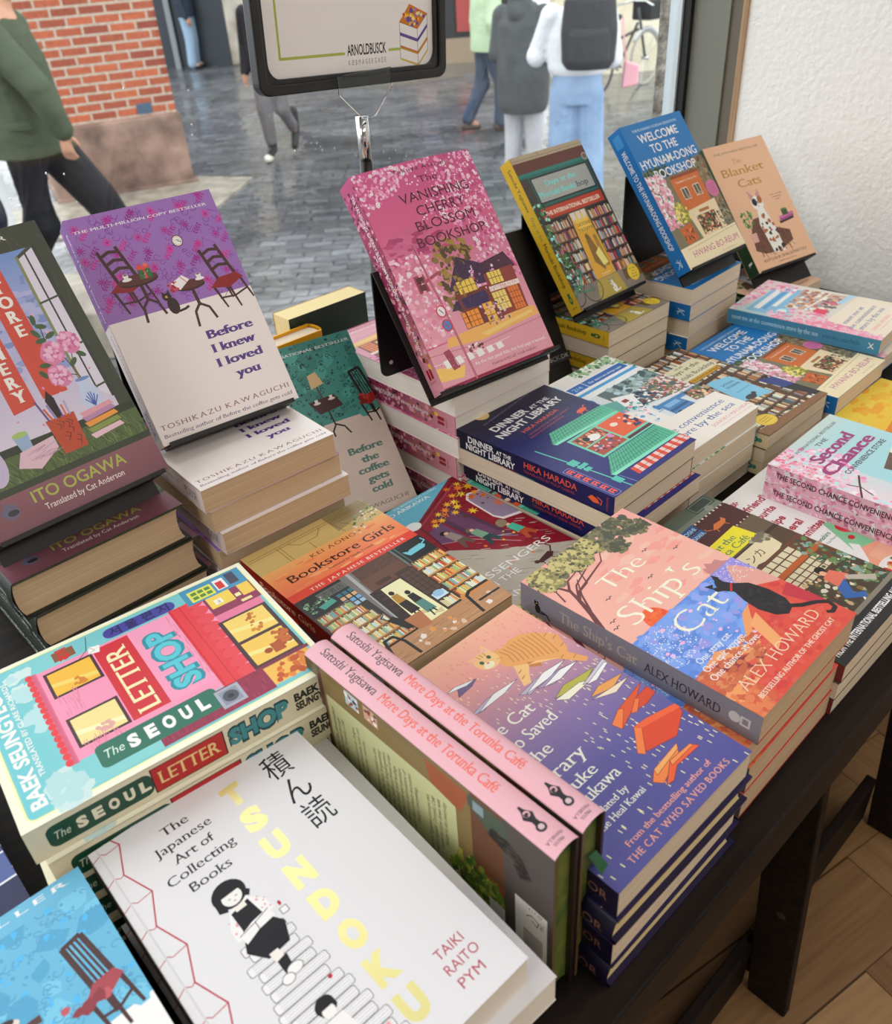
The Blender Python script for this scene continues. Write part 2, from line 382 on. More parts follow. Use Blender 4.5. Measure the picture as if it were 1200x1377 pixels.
# ------------------------------------------------------------------ lettering: outlines of Blender's own font, cached
_fc = bpy.data.curves.new('lettering', 'FONT'); _fo = bpy.data.objects.new('lettering', _fc); COL.objects.link(_fo)
_fc.resolution_u = 3
_tc = {}
def glyphs(s, bold=0.0, serif=False):
    """triangles of a line of lettering, cap height 1, starting at x=0, y up"""
    key = (s, bold, serif)
    if key in _tc: return _tc[key]
    _fc.body = s; _fc.size = 1.0; _fc.offset = bold; _fc.space_character = 1.0
    bpy.context.view_layer.update()
    ev = _fo.evaluated_get(bpy.context.evaluated_depsgraph_get())
    me = ev.to_mesh()
    V = [(v.co.x, v.co.y) for v in me.vertices]
    me.calc_loop_triangles()
    T = [[V[i] for i in t.vertices] for t in me.loop_triangles]; SER = []
    if serif:
        cnt = {}
        for p in me.polygons:
            for e in p.edge_keys: cnt[e] = cnt.get(e, 0) + 1
        for e, c_ in cnt.items():
            if c_ != 1: continue
            a, b = V[e[0]], V[e[1]]
            if abs(a[1]-b[1]) > 0.004: continue
            L = abs(a[0]-b[0])
            if not 0.03 < L < 0.16: continue
            y = a[1]; x0, x1 = min(a[0], b[0]), max(a[0], b[0])
            if abs(y) < 0.03 + bold: d = 1
            elif y > 0.35: d = -1
            elif y < -0.12: d = 1
            else: continue
            q = 0.052; hgt = 0.04 * d
            SER.append([(x0-q, y), (x1+q, y), (x1+q, y+hgt)]); SER.append([(x0-q, y), (x1+q, y+hgt), (x0-q, y+hgt)])
    ev.to_mesh_clear()
    nT = len(T); T += SER
    k = 1 / CAP
    T = [[(x*k, y*k) for x, y in t] for t in T]
    xs = [p[0] for t in T for p in t] or [0]
    x0 = min(xs)
    T = [[(x-x0, y) for x, y in t] for t in T]
    _tc[key] = (T, max(xs) - x0, nT)
    return _tc[key]
CAP = 1.0
_t, _w, _k = glyphs('H'); CAP = max(p[1] for t in _t for p in t); _tc.clear()

def clip_poly(P, ax, lim, keep_less):
    out = []; n = len(P)
    for i in range(n):
        a, b = P[i], P[(i+1) % n]
        ia = (a[ax] <= lim) if keep_less else (a[ax] >= lim)
        ib = (b[ax] <= lim) if keep_less else (b[ax] >= lim)
        if ia: out.append(a)
        if ia != ib:
            t = (lim - a[ax]) / (b[ax] - a[ax])
            out.append(tuple(a[k] + (b[k]-a[k])*t for k in range(2)))
    return out

def inkcol(c):
    """printing inks: a little deeper and purer than the pale reading under shop light"""
    q = [v for v in c[:3]]
    q = [(v*12.92 if v <= 0.0031308 else 1.055*v**(1/2.4)-0.055) for v in q]
    g = sum(q)/3
    q = [g + (v-g)*1.09 for v in q]
    q = [min(0.93, max(0.02, 0.72 + (v-0.72)*1.10)) for v in q]
    return tuple((v/12.92 if v <= 0.04045 else ((v+0.055)/1.055)**2.4) for v in q) + (1.0,)
class Art:
    """printed artwork in millimetres: x from the left edge, y down from the top edge"""
    def __init__(s, w, h, base, seed=1):
        s.w, s.h, s.base = w, h, lin(base); s.p = []; s.z = 0; s.r = random.Random(seed); s.hold = False
    def up(s): s.z += 1
    def _put(s, P, col, m=0):
        for ax, lim, less in ((0, 0.0, False), (0, s.w, True), (1, 0.0, False), (1, s.h, True)):
            if all((p[ax] <= lim if less else p[ax] >= lim) for p in P): continue
            P = clip_poly(P, ax, lim, less)
            if len(P) < 3: return
        s.p.append((P, col, s.z, m))
    def poly(s, P, c, m=0):
        s.up(); P = [tuple(map(float, p)) for p in P]
        if not callable(c): c = lin(c)
        if len(P) > 4:
            for t in tessellate_polygon([[Vector((x, y, 0)) for x, y in P]]): s._put([P[i] for i in t], c, m)
        else: s._put(P, c, m)
        return s
    def rect(s, x0, y0, x1, y1, c, m=0): return s.poly([(x0, y0), (x1, y0), (x1, y1), (x0, y1)], c, m)
    def grad(s, x0, y0, x1, y1, stops, horiz=False):
        """bands of a printed blend: stops = [(t, colour), ...]"""
        s.up(); k = s.hold; s.hold = True
        for (ta, ca), (tb, cb) in zip(stops, stops[1:]):
            la, lb = lin(ca), lin(cb)
            if horiz:
                xa, xb = x0+(x1-x0)*ta, x0+(x1-x0)*tb
                f = (lambda p, xa=xa, xb=xb, la=la, lb=lb: tuple(la[i]+(lb[i]-la[i])*min(1, max(0, (p[0]-xa)/(xb-xa))) for i in range(4)))
                s.poly([(xa, y0), (xb, y0), (xb, y1), (xa, y1)], f)
            else:
                ya, yb = y0+(y1-y0)*ta, y0+(y1-y0)*tb
                f = (lambda p, ya=ya, yb=yb, la=la, lb=lb: tuple(la[i]+(lb[i]-la[i])*min(1, max(0, (p[1]-ya)/(yb-ya))) for i in range(4)))
                s.poly([(x0, ya), (x1, ya), (x1, yb), (x0, yb)], f)
        s.hold = k; return s
    def ell(s, cx, cy, rx, ry, c, n=20, rot=0, a0=0, a1=360, m=0):
        ca, sa = math.cos(R(rot)), math.sin(R(rot)); P = []
        full = a1 - a0 >= 360
        for i in range(n if full else n+1):
            a = R(a0 + (a1-a0)*i/n); x, y = rx*math.cos(a), ry*math.sin(a)
            P.append((cx + x*ca - y*sa, cy + x*sa + y*ca))
        s.up(); c = lin(c) if not callable(c) else c
        for i in range(1, len(P)-1): s._put([P[0], P[i], P[i+1]], c, m)
        return s
    def rrect(s, x0, y0, x1, y1, r_, c, n=5):
        P = []
        for cx, cy, a in ((x1-r_, y0+r_, -90), (x1-r_, y1-r_, 0), (x0+r_, y1-r_, 90), (x0+r_, y0+r_, 180)):
            P += [(cx + r_*math.cos(R(a+90*i/n)), cy + r_*math.sin(R(a+90*i/n))) for i in range(n+1)]
        s.up(); c = lin(c)
        for i in range(1, len(P)-1): s._put([P[0], P[i], P[i+1]], c)
        return s
    def line(s, P, w, c, m=0, w2=None):
        s.up(); c = lin(c); n = len(P)
        for i in range(n-1):
            (ax, ay), (bx, by) = P[i], P[i+1]; L = math.hypot(bx-ax, by-ay)
            if L < 1e-6: continue
            wa = w if w2 is None else w + (w2-w)*i/(n-1); wb = w if w2 is None else w + (w2-w)*(i+1)/(n-1)
            nx, ny = -(by-ay)/L/2, (bx-ax)/L/2
            if i: s.z += 1
            s._put([(ax+nx*wa, ay+ny*wa), (bx+nx*wb, by+ny*wb), (bx-nx*wb, by-ny*wb), (ax-nx*wa, ay-ny*wa)], c, m)
            if i and wa > 0.7:
                s.z += 1; s._put([(ax + wa/2*math.cos(k*1.047), ay + wa/2*math.sin(k*1.047)) for k in range(6)], c, m)
        return s
    def box(s, x0, y0, x1, y1, w, c): return s.line([(x0, y0), (x1, y0), (x1, y1), (x0, y1), (x0, y0)], w, c)
    def text(s, t, x, y, cap, c, al='l', fit=None, rot=0, serif=False, bold=0.0, sx=1.0, it=0.0, m=0, sp=0.0):
        """baseline at (x, y), cap height in mm"""
        s.up(); c = lin(c); b0 = bold
        if serif: bold = bold*.55 - .010
        if sp:
            T = []; W = 0; SS = []
            for ch in t:
                if ch == ' ': W += 0.35 + sp; continue
                g, w, k_ = glyphs(ch, bold, serif)
                T += [[(px+W, py) for px, py in q] for q in g[:k_]]; SS += [[(px+W, py) for px, py in q] for q in g[k_:]]; W += w + 0.12 + sp
            W -= 0.12 + sp; nT = len(T); T = T + SS
        else: T, W, nT = glyphs(t, bold, serif)
        kx = cap * sx
        if fit: kx = fit / max(W, 1e-6)
        o = {'l': 0, 'c': -W/2, 'r': -W}[al]
        ca, sa = math.cos(R(rot)), math.sin(R(rot))
        reps = ((0.0, .05 + b0*.35, .10 + b0*.7)[:3 if b0 > .015 else 2]) if serif else (0.0,)
        for ir, ex in enumerate(reps):
            if ir: s.z += 1
            for iq, q in enumerate(T):
                if iq == nT: s.z += 1
                P = []
                for px, py in q:
                    u, v = (px + ex - reps[-1]/2 + o + py*it*cap/kx) * kx, -py * cap
                    P.append((x + u*ca - v*sa, y + u*sa + v*ca))
                s._put(P, c, m)
        return s
    def blob(s, cx, cy, r_, c, k=0.25, n=10, sq=1.0):
        P = []; s.up(); c = lin(c)
        for i in range(n):
            a = 2*math.pi*i/n; q = r_*(1 + s.r.uniform(-k, k)); P.append((cx+q*math.cos(a), cy+q*sq*math.sin(a)))
        for i in range(n): s._put([(cx, cy), P[i], P[(i+1) % n]], c)
        return s
    def dots(s, n, inside, cols, r0, r1, k=0.3, sides=6, sq=1.0):
        """scattered dabs: inside is a rectangle or a test; one layer for each colour"""
        if not callable(inside):
            x0, y0, x1, y1 = inside; test = None
        else: x0, y0, x1, y1 = 0, 0, s.w, s.h; test = inside
        hk = s.hold
        for c in cols:
            s.hold = False; s.up(); s.hold = True
            d = 0; tries = 0
            while d < n // len(cols) and tries < n*30:
                tries += 1
                x, y = s.r.uniform(x0, x1), s.r.uniform(y0, y1)
                if test and not test(x, y): continue
                s.blob(x, y, s.r.uniform(r0, r1), c, k, sides, sq); d += 1
        s.hold = hk; return s
    def strokes(s, n, box, cols, L, w, ang, da=0.2):
        x0, y0, x1, y1 = box; hk = s.hold
        for c in cols:
            s.hold = False; s.up(); s.hold = True
            for _ in range(n // len(cols)):
                x, y = s.r.uniform(x0, x1), s.r.uniform(y0, y1); a = R(ang) + s.r.uniform(-da, da); l = L*s.r.uniform(.6, 1.2)
                s.line([(x, y), (x+l*math.cos(a), y+l*math.sin(a))], w, c)
        s.hold = hk; return s
    def flower(s, x, y, r_, c, cc, n=5):
        for k in range(n):
            a = 2*math.pi*k/n + x
            s.ell(x+r_*.6*math.cos(a), y+r_*.6*math.sin(a), r_*.5, r_*.38, c, 8, math.degrees(a)); s.hold = True
        s.hold = False
        s.ell(x, y, r_*.28, r_*.28, cc, 8); return s
    def books(s, x0, y0, x1, y1, cols, w0=1.0, w1=2.6, lean=0.0):
        """a row of spines on a shelf"""
        x = x0
        s.up(); s.hold = True
        while x < x1 - .4:
            w = min(s.r.uniform(w0, w1), x1-x); hgt = (y1-y0)*s.r.uniform(.68, .98)
            s.poly([(x, y1), (x+w*.9, y1), (x+w*.9+lean, y1-hgt), (x+lean, y1-hgt)], s.r.choice(cols)); x += w
        s.hold = False; return s
    def window(s, x0, y0, x1, y1, glass, bar, nx=2, ny=2, w=0.8):
        s.rect(x0, y0, x1, y1, glass)
        s.up(); s.hold = True
        for i in range(nx+1): s.line([(x0+(x1-x0)*i/nx, y0), (x0+(x1-x0)*i/nx, y1)], w, bar)
        for j in range(ny+1): s.line([(x0, y0+(y1-y0)*j/ny), (x1, y0+(y1-y0)*j/ny)], w, bar)
        s.hold = False; return s
    def build(s, name, f, mats, cuts=None, board=None, lift=3e-6):
        """mesh of the artwork. f(x_mm, y_mm, up_m) -> point; board(MB) adds the card below it"""
        vs, fs, cs, ms = [], [], [], []
        def emit(P, c, z, m):
            b = len(vs)
            for p in P: vs.append(tuple(f(p[0], p[1], z*lift)))
            # face the same way as the cover
            ar = sum(P[i][0]*P[(i+1) % len(P)][1] - P[(i+1) % len(P)][0]*P[i][1] for i in range(len(P)))
            idx = list(range(b, b+len(P)))
            if ar > 0: idx.reverse()
            fs.append(tuple(idx)); ms.append(m)
            q = [inkcol(c(p)) for p in P] if callable(c) else [inkcol(c)]*len(P)
            if ar > 0: q.reverse()
            cs.extend(q)
        items = [([(0, 0), (s.w, 0), (s.w, s.h), (0, s.h)], s.base, 0, 0)]
        # ink layers: every printed shape lies just above whatever it overlaps
        G = 1.5; grid = np.zeros((int(s.h/G)+2, int(s.w/G)+2), dtype=np.int32); i = 0
        while i < len(s.p):
            j = i; box = []; lev = 0
            while j < len(s.p) and s.p[j][2] == s.p[i][2]:
                P = s.p[j][0]
                xs = [q[0] for q in P]; ys = [q[1] for q in P]
                q = (int(max(0, min(ys))/G), int(max(0, max(ys))/G)+1, int(max(0, min(xs))/G), int(max(0, max(xs))/G)+1)
                box.append(q); lev = max(lev, int(grid[q[0]:q[1], q[2]:q[3]].max())); j += 1
            for q in box: grid[q[0]:q[1], q[2]:q[3]] = lev + 1
            items += [(P, c, lev + 1, m) for P, c, z, m in s.p[i:j]]
            i = j
        for P, c, z, m in items:
            if not cuts: emit(P, c, z, m); continue
            ax, lims = cuts
            lo, hi = min(p[ax] for p in P), max(p[ax] for p in P)
            edges = [-1e9] + [q for q in lims if lo < q < hi] + [1e9]
            for a, b in zip(edges, edges[1:]):
                Q = P
                if a > -1e8: Q = clip_poly(Q, ax, a, False)
                if b < 1e8 and len(Q) > 2: Q = clip_poly(Q, ax, b, True)
                if len(Q) > 2: emit(Q, c, z, m)
        if board:
            mb = MB(); board(mb); b = len(vs)
            vs += mb.v
            for q in mb.f:
                fs.append(tuple(b+i for i in q)); ms.append(0); cs.extend([inkcol(s.base)]*len(q))
        me = bpy.data.meshes.new(name); me.from_pydata(vs, [], fs)
        for x in mats: me.materials.append(x)
        me.polygons.foreach_set('material_index', ms)
        at = me.color_attributes.new('Ink', 'FLOAT_COLOR', 'CORNER')
        at.data.foreach_set('color', [v for c in cs for v in c])
        me.update()
        return me

# ------------------------------------------------------------------ books
class Title:
    """the meshes of one title, shared by all its copies. sizes in metres"""
    def __init__(s, key, w, h, t, front, spine, back=None, pages=PAGES, hard=False, ink=INK, name=None, bow=0.0):
        s.w, s.h, s.t, s.hard = w, h, t, hard
        s.name = name or ('hardback_book' if hard else 'paperback_book')
        W, H = w/2, h/2; k = 0.0022 if hard else 0.0004
        mats = [ink, FOIL]
        if isinstance(back, str) or back is None:
            back = Art(w*1000, h*1000, back or '808080')
        kx = 0.006 if hard else 0.0
        bw = lambda x: bow*math.sin(math.pi*min(1, max(0, x/w/1000)))
        fcut = (0, [w*1000*i/10 for i in range(1, 10)]) if bow else None
        def fboard(mb):
            if bow:
                for i in range(10):
                    a, b = w*1000*i/10, w*1000*(i+1)/10; za, zb = t+bw(a), t+bw(b)
                    xa, xb = -W+a/1000, -W+b/1000
                    mb.add([(xa, -H, za-k), (xb, -H, zb-k), (xb, H, zb-k), (xa, H, za-k), (xa, -H, za-2e-6), (xb, -H, zb-2e-6), (xb, H, zb-2e-6), (xa, H, za-2e-6)],
                           [(0,3,2,1), (0,1,5,4), (2,3,7,6)] + ([(1,2,6,5)] if i == 9 else []) + ([(3,0,4,7)] if i == 0 else []))
            else: mb.box(-W, -H, t-k, W, H, t-2e-6)
        s.front = front.build(key+'_front', lambda x, y, z: (-W+x/1000, H-y/1000, t+bw(x)+z), mats, fcut, fboard)
        s.back = back.build(key+'_back', lambda x, y, z: (W-x/1000, H-y/1000, -z), mats, None, lambda mb: mb.box(-W, -H, 2e-6, W, H, k))
        if hard:
            bl = min(0.0045, t*0.2)
            def sp(x, y, z):
                v = min(1, max(0, y/1000/t)); q = math.sin(math.pi*v)**0.6
                return (-W + 0.0002 - bl*q - z*1.0, H-x/1000, t*(1-v))
            cuts = (1, [t*1000*c for c in (.02, .05, .1, .17, .25, .35, .5, .65, .75, .83, .9, .95, .98)])
            s.spine = spine.build(key+'_spine', sp, mats, cuts)
            n = 7; ins = 0.0035
            def bulge(v): return math.sin(math.pi*v)**0.6
            z0, z1 = k, t-k
            L = [(-W+0.0012 - (bl-0.001)*bulge(i/n)*0.9, z1-(z1-z0)*i/n) for i in range(n+1)]
            Rr = [(W-ins - 0.0035*bulge(i/n), z0+(z1-z0)*i/n) for i in range(n+1)]
            mb = MB(); mb.prism([(p[0], p[1]) for p in L + Rr], -H+ins, H-ins, 0, 'y')
            s.pages = mb.mesh(key+'_pages', [pages])
        else:
            s.spine = spine.build(key+'_spine', lambda x, y, z: (-W-z, H-x/1000, t-y/1000), mats, None,
                                  lambda mb: mb.box(-W+2e-6, -H, 0.0, -W+k, H, t))
            mb = MB()
            if bow:
                N_ = 10
                top = [(-W+k+(w-k-.0006)*i/N_, t-k+bw(w*1000*i/N_)) for i in range(N_, -1, -1)]
                mb.prism([(-W+k, k), (W-.0006, k)] + top, -H+.0004, H-.0004, 0, 'y')
            else: mb.box(-W+k, -H+.0004, k, W-.0006, H-.0004, t-k)
            s.pages = mb.mesh(key+'_pages', [pages])
    def put(s, label, loc, yaw=0.0, tilt=0.0, group=None, cat='book'):
        o = empty(s.name, loc, (R(tilt), 0, R(yaw))); tag(o, label, cat, group)
        for nm, me in (('front_cover', s.front), ('spine', s.spine), ('back_cover', s.back), ('page_block', s.pages)):
            c = bpy.data.objects.new(nm, me); COL.objects.link(c); c.parent = o
        return o
    def show(s, label, c, yaw, tilt, group=None):
        """displayed leaning back: c is the centre of its front cover"""
        n = Vector((0, -math.sin(R(tilt)), math.cos(R(tilt)))); n.rotate(Matrix.Rotation(R(yaw), 3, 'Z'))
        return s.put(label, Vector(c) - n*s.t, yaw, tilt, group)

TABLE_Z = 0.70
PILES = []
def pile(title, x, y, ztop, yaw, labels, flips=None, jit=0.0025, group=None, seed=0, turn=None):
    """copies of one title stacked on the table, listed from the top; a True flip turns that copy end for end"""
    rg = random.Random(seed*31+len(labels)); z = ztop
    for i, lb in enumerate(labels):
        z -= title.t
        fl = flips[i] if flips else False
        dx, dy, a = (0, 0, 0) if i == 0 else (rg.uniform(-jit, jit), rg.uniform(-jit, jit), rg.uniform(-0.7, 0.7))
        if turn and i in turn: dx, dy, a = turn[i]
        title.put(lb, (x+dx, y+dy, z+0.0001*0), yaw + a + (180 if fl else 0), 0, group)
# ------------------------------------------------------------------ cover artwork
def art_chair(a, x, y, s, c, seat, flip=1, bars='h'):
    """a small wooden chair; (x, y) is the top of its back, s its height"""
    X = lambda u: x + flip*u*s
    Y = lambda v: y + v*s
    a.line([(X(0), Y(0)), (X(.14), Y(.62))], .055*s, c); a.hold = True
    a.line([(X(.30), Y(-.03)), (X(.44), Y(.52))], .055*s, c)
    if bars == 'h':
        for k in (.06, .20, .34): a.line([(X(.02+.2*k), Y(k+.03)), (X(.16+.2*k), Y(k-.03)), (X(.32+.2*k), Y(k))], .05*s, c)
    else:
        a.line([(X(.0), Y(.01)), (X(.30), Y(-.03))], .05*s, c)
        for k in (.08, .15, .22): a.line([(X(k), Y(0)), (X(k+.14), Y(.56))], .022*s, c)
    for u, v, u2, v2 in ((.0, .66, .10, 1.04), (.26, .70, .33, 1.08), (.50, .60, .60, .98), (.2, .6, .25, .9)):
        a.line([(X(u), Y(v)), (X(u2), Y(v2))], .045*s, c, 0, .03*s)
    a.line([(X(.03), Y(.86)), (X(.30), Y(.88)), (X(.55), Y(.8))], .03*s, c)
    a.hold = False
    a.poly([(X(.13), Y(.52)), (X(.46), Y(.50)), (X(.56), Y(.60)), (X(.26), Y(.72)), (X(-.06), Y(.66))], seat)
def art_cat_sit(a, x, y, s, c):
    a.ell(x, y-.28*s, .2*s, .3*s, c, 14); a.hold = True
    a.ell(x-.1*s, y-.62*s, .16*s, .14*s, c, 12)
    a.poly([(x-.25*s, y-.66*s), (x-.22*s, y-.84*s), (x-.12*s, y-.73*s)], c); a.poly([(x+.04*s, y-.66*s), (x+.03*s, y-.84*s), (x-.08*s, y-.74*s)], c)
    a.line([(x+.1*s, y-.05*s), (x+.35*s, y-.08*s), (x+.5*s, y-.14*s)], .08*s, c); a.hold = False
    a.dots(4, (x-.16*s, y-.66*s, x-.04*s, y-.6*s), ['E8B850'], .02*s, .03*s)
def swirl(a, x, y, s, c, w=.35, k=1):
    P = [(x + s*(1-i/9)*math.cos(i*.62*k), y + s*(1-i/9)*math.sin(i*.62*k)) for i in range(9)]
    a.line(P, w, c)

# --- the purple flowered cover with two chairs
def art_before():
    a = Art(129, 198, 'EDE2E0', 3)
    a.rect(0, 0, 129, 90, '9B76B6')
    rg = a.r
    a.up(); a.hold = True
    for _ in range(120): swirl(a, rg.uniform(2, 127), rg.uniform(2, 88), rg.uniform(2, 4.5), '7E3F98', .5, rg.choice((-1, 1)))
    for _ in range(60): a.line([(q := rg.uniform(0, 125), p := rg.uniform(3, 86)), (q+rg.uniform(-6, 6), p+rg.uniform(-6, 6)), (q+rg.uniform(-9, 9), p+rg.uniform(-2, 9))], .45, '8A4FA2')
    a.hold = False
    spots = [(8+ (i % 6)*22 + rg.uniform(-5, 5), 6+(i//6)*17+rg.uniform(-4, 4)) for i in range(36)]
    for i, (x, y) in enumerate(spots):
        if y > 87: continue
        c = ('C21F8C', 'A8208F', '8E1F86', 'D02E96')[i % 4]
        n_ = 9
        for k in range(n_):
            q = 2*math.pi*k/n_
            a.line([(x, y), (x+4.4*math.cos(q), y+4.4*math.sin(q))], 1.3, c, 0, .3); a.hold = True
        a.hold = False
        a.ell(x, y, 1.5, 1.5, 'B54A9E', 9); a.ell(x, y, .7, .7, '7A1670', 7)
        u, v = x+rg.uniform(-9, 9), y+rg.uniform(4, 9)
        if v < 87:
            a.up(); a.hold = True
            a.line([(u-1, v+1), (u+6, v-6)], .5, c)
            for k in range(4):
                a.ell(u+k*1.9+1.1, v-k*1.9+.8, 1.25, .62, c, 7, 5); a.ell(u+k*1.9-.8, v-k*1.9-1.1, 1.25, .62, c, 7, -85)
            a.hold = False
    a.text('THE MULTI-MILLION COPY BESTSELLER', 4, 13, 2.3, 'F6F0F4', fit=117, serif=True)
    a.ell(83, 37, 4.9, 5.2, '6E3E2E'); a.ell(83, 37, 4.1, 4.4, 'F4EEE6')
    for k in range(12): a.ell(83+3.3*math.cos(k*.5236), 37+3.5*math.sin(k*.5236), .35, .35, 'A03A2E', 6); a.hold = True
    a.hold = False
    a.line([(83, 37), (86, 38.4)], .6, '2A1A1A'); a.line([(81.5, 36), (85, 36.2)], .4, '2A1A1A')
    D = '4A2A26'
    art_chair(a, 15, 31, 53, D, '8A1F24', 1); 
    # round tables
    def tab(x, y, rx, ry, tip):
        a.line([(x, y), (x+1, y+20)], 3, D); a.line([(x+1, y+18), (x-5, y+24), (x-7, y+37)], 2.2, D); a.line([(x+1, y+18), (x+8, y+23), (x+11, y+34)], 2.2, D)
        a.ell(x, y+1.6, rx, ry, '3A1E1A', 24, tip); a.ell(x, y, rx, ry, '5E352A', 24, tip)
    tab(38, 60, 17, 4.4, 0); tab(78, 75, 13, 3.8, 0)
    for x, y in ((29, 57), (88, 71)):
        a.ell(x, y+1.6, 4.2, 1.4, 'F2EEE8', 14); a.poly([(x-2.4, y-2.6), (x+2.4, y-2.6), (x+1.7, y+1.2), (x-1.7, y+1.2)], 'FFFFFF'); a.ell(x, y-2.6, 2.4, .8, 'D8CFC4', 12); a.ell(x, y-2.6, 1.7, .5, '5A3A2A', 10)
    a.rect(40, 52.5, 51, 61, '3E6B46'); a.rect(40, 50.5, 51, 53, 'CE5A54'); a.rect(44.5, 52, 46.4, 61, 'D6524E'); a.blob(43, 50, 1.8, 'D6524E'); a.blob(48, 49.6, 1.8, 'E0706A'); a.dots(10, (40.4, 53.4, 50.6, 60.4), ['7FA472', '2F5238'], .4, .8)
    a.poly([(62, 71), (74, 66), (79, 71), (68, 78)], 'E8F0EA'); a.dots(26, (58, 69, 68, 78), ['C43C46', 'E0727A', 'A42836'], .7, 1.5); a.line([(72, 67), (76, 73)], .7, 'D0505A')
    art_cat_sit(a, 57, 96, 25, '34201C')
    art_chair(a, 97, 49, 52, D, '8A1F24', 1)
    for k, (s_, y) in enumerate((('Before', 124.5), ('I knew', 137), ('I loved', 150), ('you', 163))):
        a.text(s_, (74, 73, 72, 84)[k], y, 7.2, '5B4488', serif=True, bold=.028, fit=(42, 41, 43, 23)[k])
    a.text('TOSHIKAZU KAWAGUCHI', 4, 185.5, 4.2, '8E6A62', fit=121, serif=True, sp=.12)
    a.text('Bestselling author of Before the coffee gets cold', 4, 192.5, 3.2, '6A5C7A', fit=121, serif=True, it=.15)
    sp = Art(198, 21.5, 'E6DAD8', 4)
    sp.rect(0, 0, 90, 21.5, '7C4A96'); sp.dots(60, (0, 0, 90, 21.5), ['B02A92', '8E2A86', '9C6ab6'.upper()], .8, 2.2)
    sp.text('Before I knew I loved you', 10, 8.5, 4.4, 'EDE2F0', fit=76, serif=True)
    sp.text('TOSHIKAZU KAWAGUCHI', 96, 12, 3.4, '8E7A86', fit=58, serif=True)
    sp.rect(164, 1, 190, 20.5, 'CFC4C4'); sp.text('PICADOR', 166, 15, 8, '3A3238', fit=21, serif=True)
    return a, sp

def blossoms(a, n, test, r0=.8, r1=1.9, cols=('F6D6E4', 'FBEAF2', 'F0B4D0')):
    rg = a.r; k = 0; t = 0
    while k < n and t < n*40:
        t += 1; x, y = rg.uniform(0, a.w), rg.uniform(0, a.h)
        if not test(x, y): continue
        a.flower(x, y, rg.uniform(r0, r1), rg.choice(cols), 'D06A9A'); k += 1

